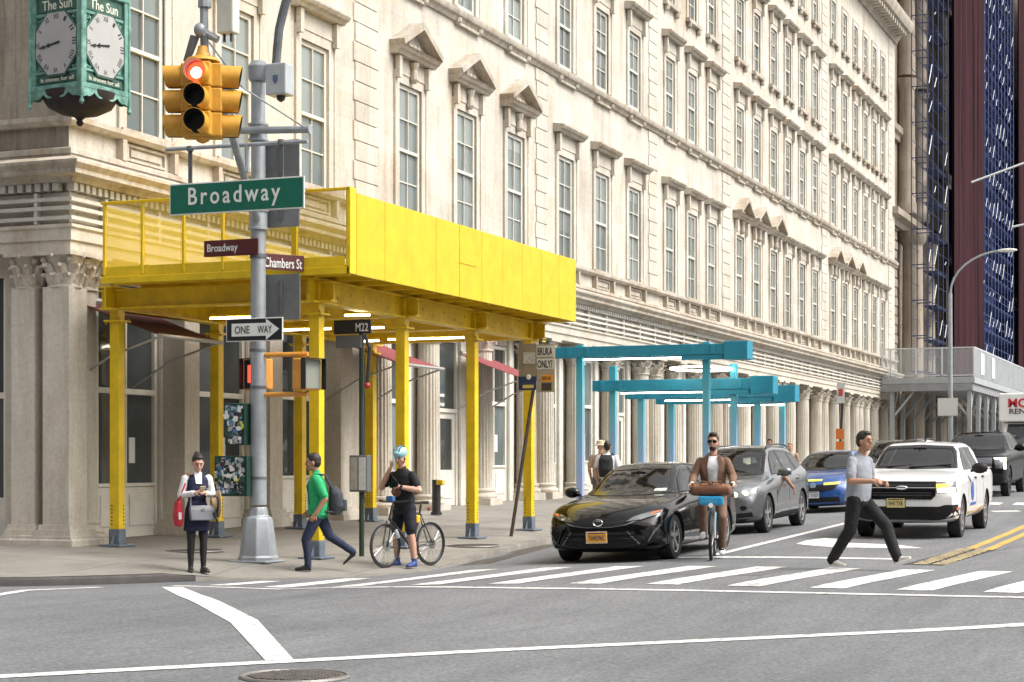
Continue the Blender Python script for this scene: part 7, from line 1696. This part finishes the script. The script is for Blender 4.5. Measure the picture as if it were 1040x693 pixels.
simple('dark-haired person on the pavement just above the grey SUV roof',51.5,12.6,walk,R(180),cloth('dark_jacket',(.02,.02,.025)),greyt,skinB,hairD,1.74)
simple('fair-haired person in tan top on the pavement left of the blue car roof',53.6,11.9+.6,walk,R(180),tanc,greyt,skinA,M('hair_fair',(.25,.14,.08),.6),1.6)
wkz=lambda x,y:5.95
hv=cloth('orange_hi_vis',(.85,.16,.02)); 
simple('worker in orange vest standing on the grey shed deck',127,13.6,wkz,R(200),hv,cloth('work_trousers',(.05,.05,.06)),skinB,hairD,1.8,hat=M('orange_helmet',(.8,.2,.02),.4))
# the SUV driver's arm out of the window: a driver behind the wheel
def driver():
    L=s1.r.location; r=person('driver of the grey SUV resting one bare arm out of the window',(L.x+2.35,L.y-.38,L.z+.3),R(180)); F=Fig(); dt=cloth('dark_jacket',(.02,.02,.025))
    F.loft('t',[((0,0,.28),V((0,.18,0)),V((.13,0,0))),((.0,0,.6),V((0,.19,0)),V((.12,0,0))),((.0,0,.85),V((0,.2,0)),V((.11,0,0))),((.0,0,.92),V((0,.09,0)),V((.07,0,0)))]); F.cap('s',(0,0,.88),.05,(.02,0,1.0),.05)
    F.cap('t',(0,.19,.84),.07,(.14,.36,.82),.06); F.cap('s',(.1,.33,.82),.05,(.2,.52,.78),.045); F.cap('s',(.2,.52,.78),.045,(.12,.66,.58),.032); hand(F,'s',(.12,.66,.58),(-.25,.25,-.9),(0,1,.2),.4,r=.011,side=1)
    F.cap('t',(0,-.19,.84),.07,(.2,-.24,.62),.06); F.cap('s',(.2,-.24,.62),.045,(.42,-.15,.7),.03); hand(F,'s',(.42,-.15,.7),(.9,.3,.1),(0,0,1),.9,r=.011,side=-1)
    for sd in(-1,1): leg(F,(-.02,sd*.1,.3),(.4,sd*.12,.36),(.6,sd*.12,.05),(1,0,.2),'t','t','t',.09,.07,.06,.05,.2)
    q,Rm=head(F,(.03,0,1.06),0,0,'s'); F.build('body',{'t':dt,'s':skinB},r,.014); hairpiece(r,q,Rm,hairD); face_parts(r,q,Rm)
driver()

# ================================================================ the other side of the junction (unseen, put in for reflections and shade)
wb_=thing('unseen_brick_building','unseen brown brick building across the avenue, added for shade and reflections','building',(-20,0,0))
brk=stone('brown_brick_wall',(.16,.11,.085),(.08,.06,.05),joint=(.4,.12),stainamt=.4)
ops3=[(y-.9,y+.9,z-1.1,z+1.1) for y in range(-46,80,4) for z in range(6,22,4)]
mb=MB(); wall_open(mb,[-50,82],[-.5,24],ops3,lambda u,v,d:(-20-d,u,v),.3)
mb.add([(-20,-50,24),(-20,82,24),(-45,82,24),(-45,-50,24)],[(0,1,2,3)]); mb.add([(-20,-50,-.5),(-20,-50,24),(-45,-50,24),(-45,-50,-.5)],[(0,1,2,3)]); mb.add([(-20,82,-.5),(-20,82,24),(-45,82,24),(-45,82,-.5)],[(0,1,2,3)])
mb.build('wall',brk,wb_)
mb=MB()
for a,b_,z0_,z1_ in ops3: mb.box(-20.27,-20.25,a,b_,z0_,z1_)
mb.build('window_glazing',gl_lo,wb_)
lf=M('leaf_green',(.05,.085,.022),.6,noise=(1.5,.5)); bark=M('bark',(.06,.045,.03),.9)
for (x,y,h,s_) in((6,-22,15,1),(17,-20,17,2),(28,-23,16,3),(41,-20,18,4),(55,-22,16,5)):
    t_=thing('park_tree','leafy street tree number %s of the unseen park row put in for reflections'%['one','two','three','four','five'][s_-1],'tree',(x,y,0),0,'unseen park trees put in for reflections')
    t_['label']='unseen leafy park tree across the street, put in for reflections'
    mb=MB(); mb.tube([(x,y,-.2),(x+.2,y,3),(x,y+.2,6),(x+.3,y,h*.8)],[.38,.3,.24,.06],10); mb.build('trunk',bark,t_,smooth=True)
    rnd=random.Random(s_); mb=MB(); cl=[V((x+rnd.gauss(0,2.4),y+rnd.gauss(0,2.2),rnd.uniform(h*.35,h))) for _ in range(26)]
    for i in range(4200):
        c=rnd.choice(cl); p=c+V((rnd.gauss(0,.8),rnd.gauss(0,.8),rnd.gauss(0,.6))); a=V((rnd.gauss(0,1),rnd.gauss(0,1),rnd.gauss(0,.6))).normalized()*.2; b_=a.cross(V((rnd.gauss(0,1),rnd.gauss(0,1),rnd.gauss(0,1)))).normalized()*.13
        mb.add([p-a,p+b_,p+a,p-b_],[(0,1,2,3)])
    mb.build('crown',lf,t_,recalc=False)
